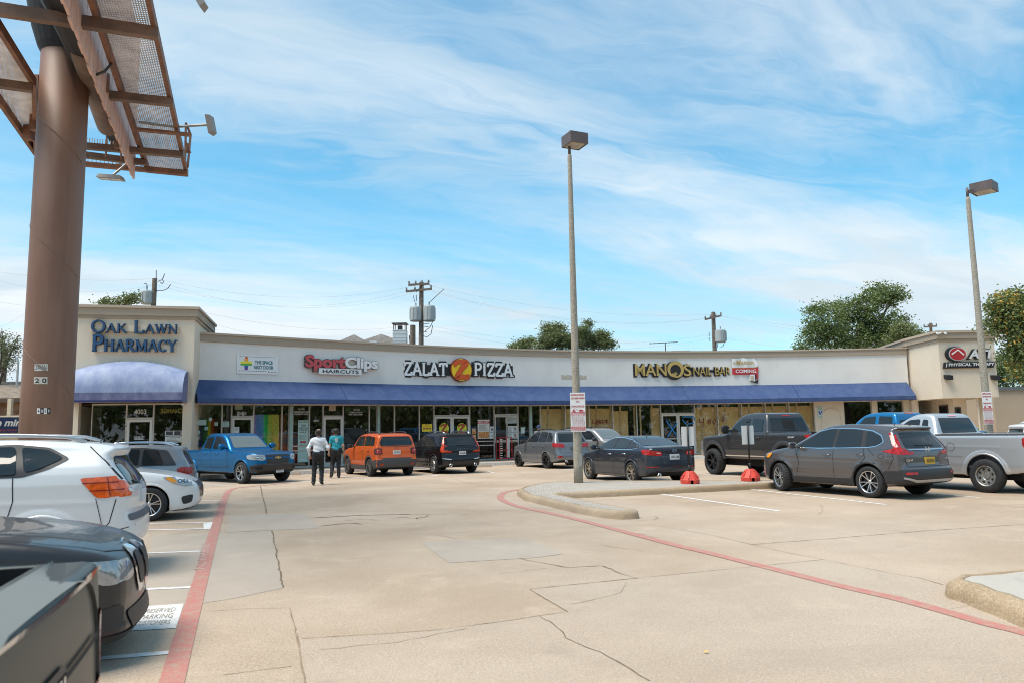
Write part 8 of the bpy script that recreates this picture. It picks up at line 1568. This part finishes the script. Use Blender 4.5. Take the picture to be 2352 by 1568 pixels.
    for f_ in FT_: blob(f_, .02, .012).build('shoe', SHOE, t, smooth=True, fixn=False)
    zc_ = hc[2]+.02
    if cap is None:
        mb = blob([((hc[0], hc[1]-.02, hc[2]+.022), (hc[0], hc[1]-.035, hc[2]-.045), .104, .078, 1.05)], .02, .012)
        keep = [i for i, f_ in enumerate(mb.f) if (lambda c_: (c_[1] < hc[1]+.055-.5*max(0, hc[2]-c_[2]) and c_[2] > hc[2]-.085 and not (bald and c_[2] > hc[2]+.055 and math.hypot(c_[0]-hc[0], c_[1]-hc[1]+.02) < .078)))(np.mean([mb.v[j] for j in f_], 0))]; mb.f = [mb.f[i] for i in keep]; mb.m = [0]*len(keep); mb.build('hair', hair, t, smooth=True, fixn=False)
    else:
        mb = blob([((hc[0], hc[1]-.01, hc[2]+.04), (hc[0], hc[1]-.01, hc[2]+.05), .108, .10, 1.08)], .02, .014); mb.f = [f_ for f_ in mb.f if np.mean([mb.v[j][2] for j in f_]) > hc[2]+.02]; mb.m = [0]*len(mb.f); mb.box(hc[0]-.075, hc[0]+.075, hc[1]+.08, hc[1]+.19, hc[2]+.03, hc[2]+.042); mb.build('cap', cap, t, smooth=True, fixn=False)
    # eyes
    mb = MB()
    for s_ in (-1, 1): mb.lathe([(0, -.008), (.010, 0), (0, .008)], 8, M=Matrix.Translation((hc[0]+s_*.032, hc[1]+.102, hc[2]+.008)))
    mb.build('eyes', mat('eye', (.05, .04, .035), .2), t)
    return t
JB = dict(head=(0, .02, 1.655), chest=(0, 0, 1.34), pelvis=(0, 0, .98), shL=(-.185, 0, 1.43), shR=(.185, 0, 1.43), elL=(-.30, -.06, 1.17), wrL=(-.27, .06, .95), haL=(-.25, .10, .86), elR=(.31, -.04, 1.18), wrR=(.27, .19, 1.12), haR=(.22, .28, 1.13), hipL=(-.095, 0, .92), knL=(-.12, .03, .50), anL=(-.13, -.06, .10), toL=(-.15, .08, .035), hipR=(.095, 0, .92), knR=(.11, .06, .50), anR=(.12, -.10, .14), toR=(.15, .01, .05), tuck=1)
WSH = mat('white shirt', (.68, .69, .72), .8, var=.10, vs=5); BTR = mat('black trousers', (.010, .010, .012), .75, var=.3, vs=6); HAIRD = mat('dark hair', (.03, .021, .015), .7)
pm = G(730, 1113); m1 = person('man in a white long-sleeved shirt and black trousers walking away, right arm bent', (pm.x, pm.y, 0), math.radians(8), JB, WSH, BTR, HAIRD, bald=True, short=False); m1.scale = (1.04,)*3
mb = MB(); mb.tube([(.145*math.cos(a), .115*math.sin(a), 1.02) for a in [i*math.pi/12 for i in range(25)]], .016, 6); mb.box(-.12, .14, -.16, -.12, .95, 1.05); mb.build('belt_pouch', BLACK, m1)
J2 = dict(JB); J2.update(head=(-.02, .03, 1.65), elL=(-.235, -.03, 1.15), wrL=(-.25, .04, .91), haL=(-.25, .06, .82), elR=(.235, -.03, 1.15), wrR=(.26, .03, .92), haR=(.26, .05, .83), knL=(-.13, .10, .52), anL=(-.16, -.08, .13), toL=(-.20, .05, .045), knR=(.08, .04, .50), anR=(.09, .0, .09), toR=(.10, .15, .03), tuck=0)
TEALS = mat('teal shirt', (.012, .25, .30), .8, var=.12, vs=5)
pm = G(772, 1096.5); m2 = person('man in a teal t-shirt with white print and black trousers, left foot raised', (pm.x, pm.y, 0), math.radians(12), J2, TEALS, BTR, HAIRD); m2.scale = (1.07,)*3
mb = MB()
for k, (w_, z_) in enumerate(((.10, 1.42), (.13, 1.385), (.12, 1.35), (.14, 1.315), (.10, 1.28), (.05, 1.24))): mb.add([(x, -.128-.0*k, z) for x, z in ((-w_/2+.01*k, z_-.012), (w_/2, z_-.008), (w_/2-.01*k, z_+.012), (-w_/2, z_+.008))], [(0, 1, 2, 3)])
mb.build('shirt_print', mat('print white', (.6, .68, .7), .8), m2)
mb = MB(); mb.box(.20, .245, -.06, .02, .90, .97); mb.build('phone', BLACK, m2)
p = A(1237, 985, 38.0); J3 = dict(J2); m3 = person('man in a blue cap behind the grey crossover, only his head showing', (p.x, 38.0, .15), math.radians(150), J3, mat('grey shirt', (.2, .2, .22), .8), BTR, HAIRD, cap=mat('blue cap', (.03, .05, .14), .8))
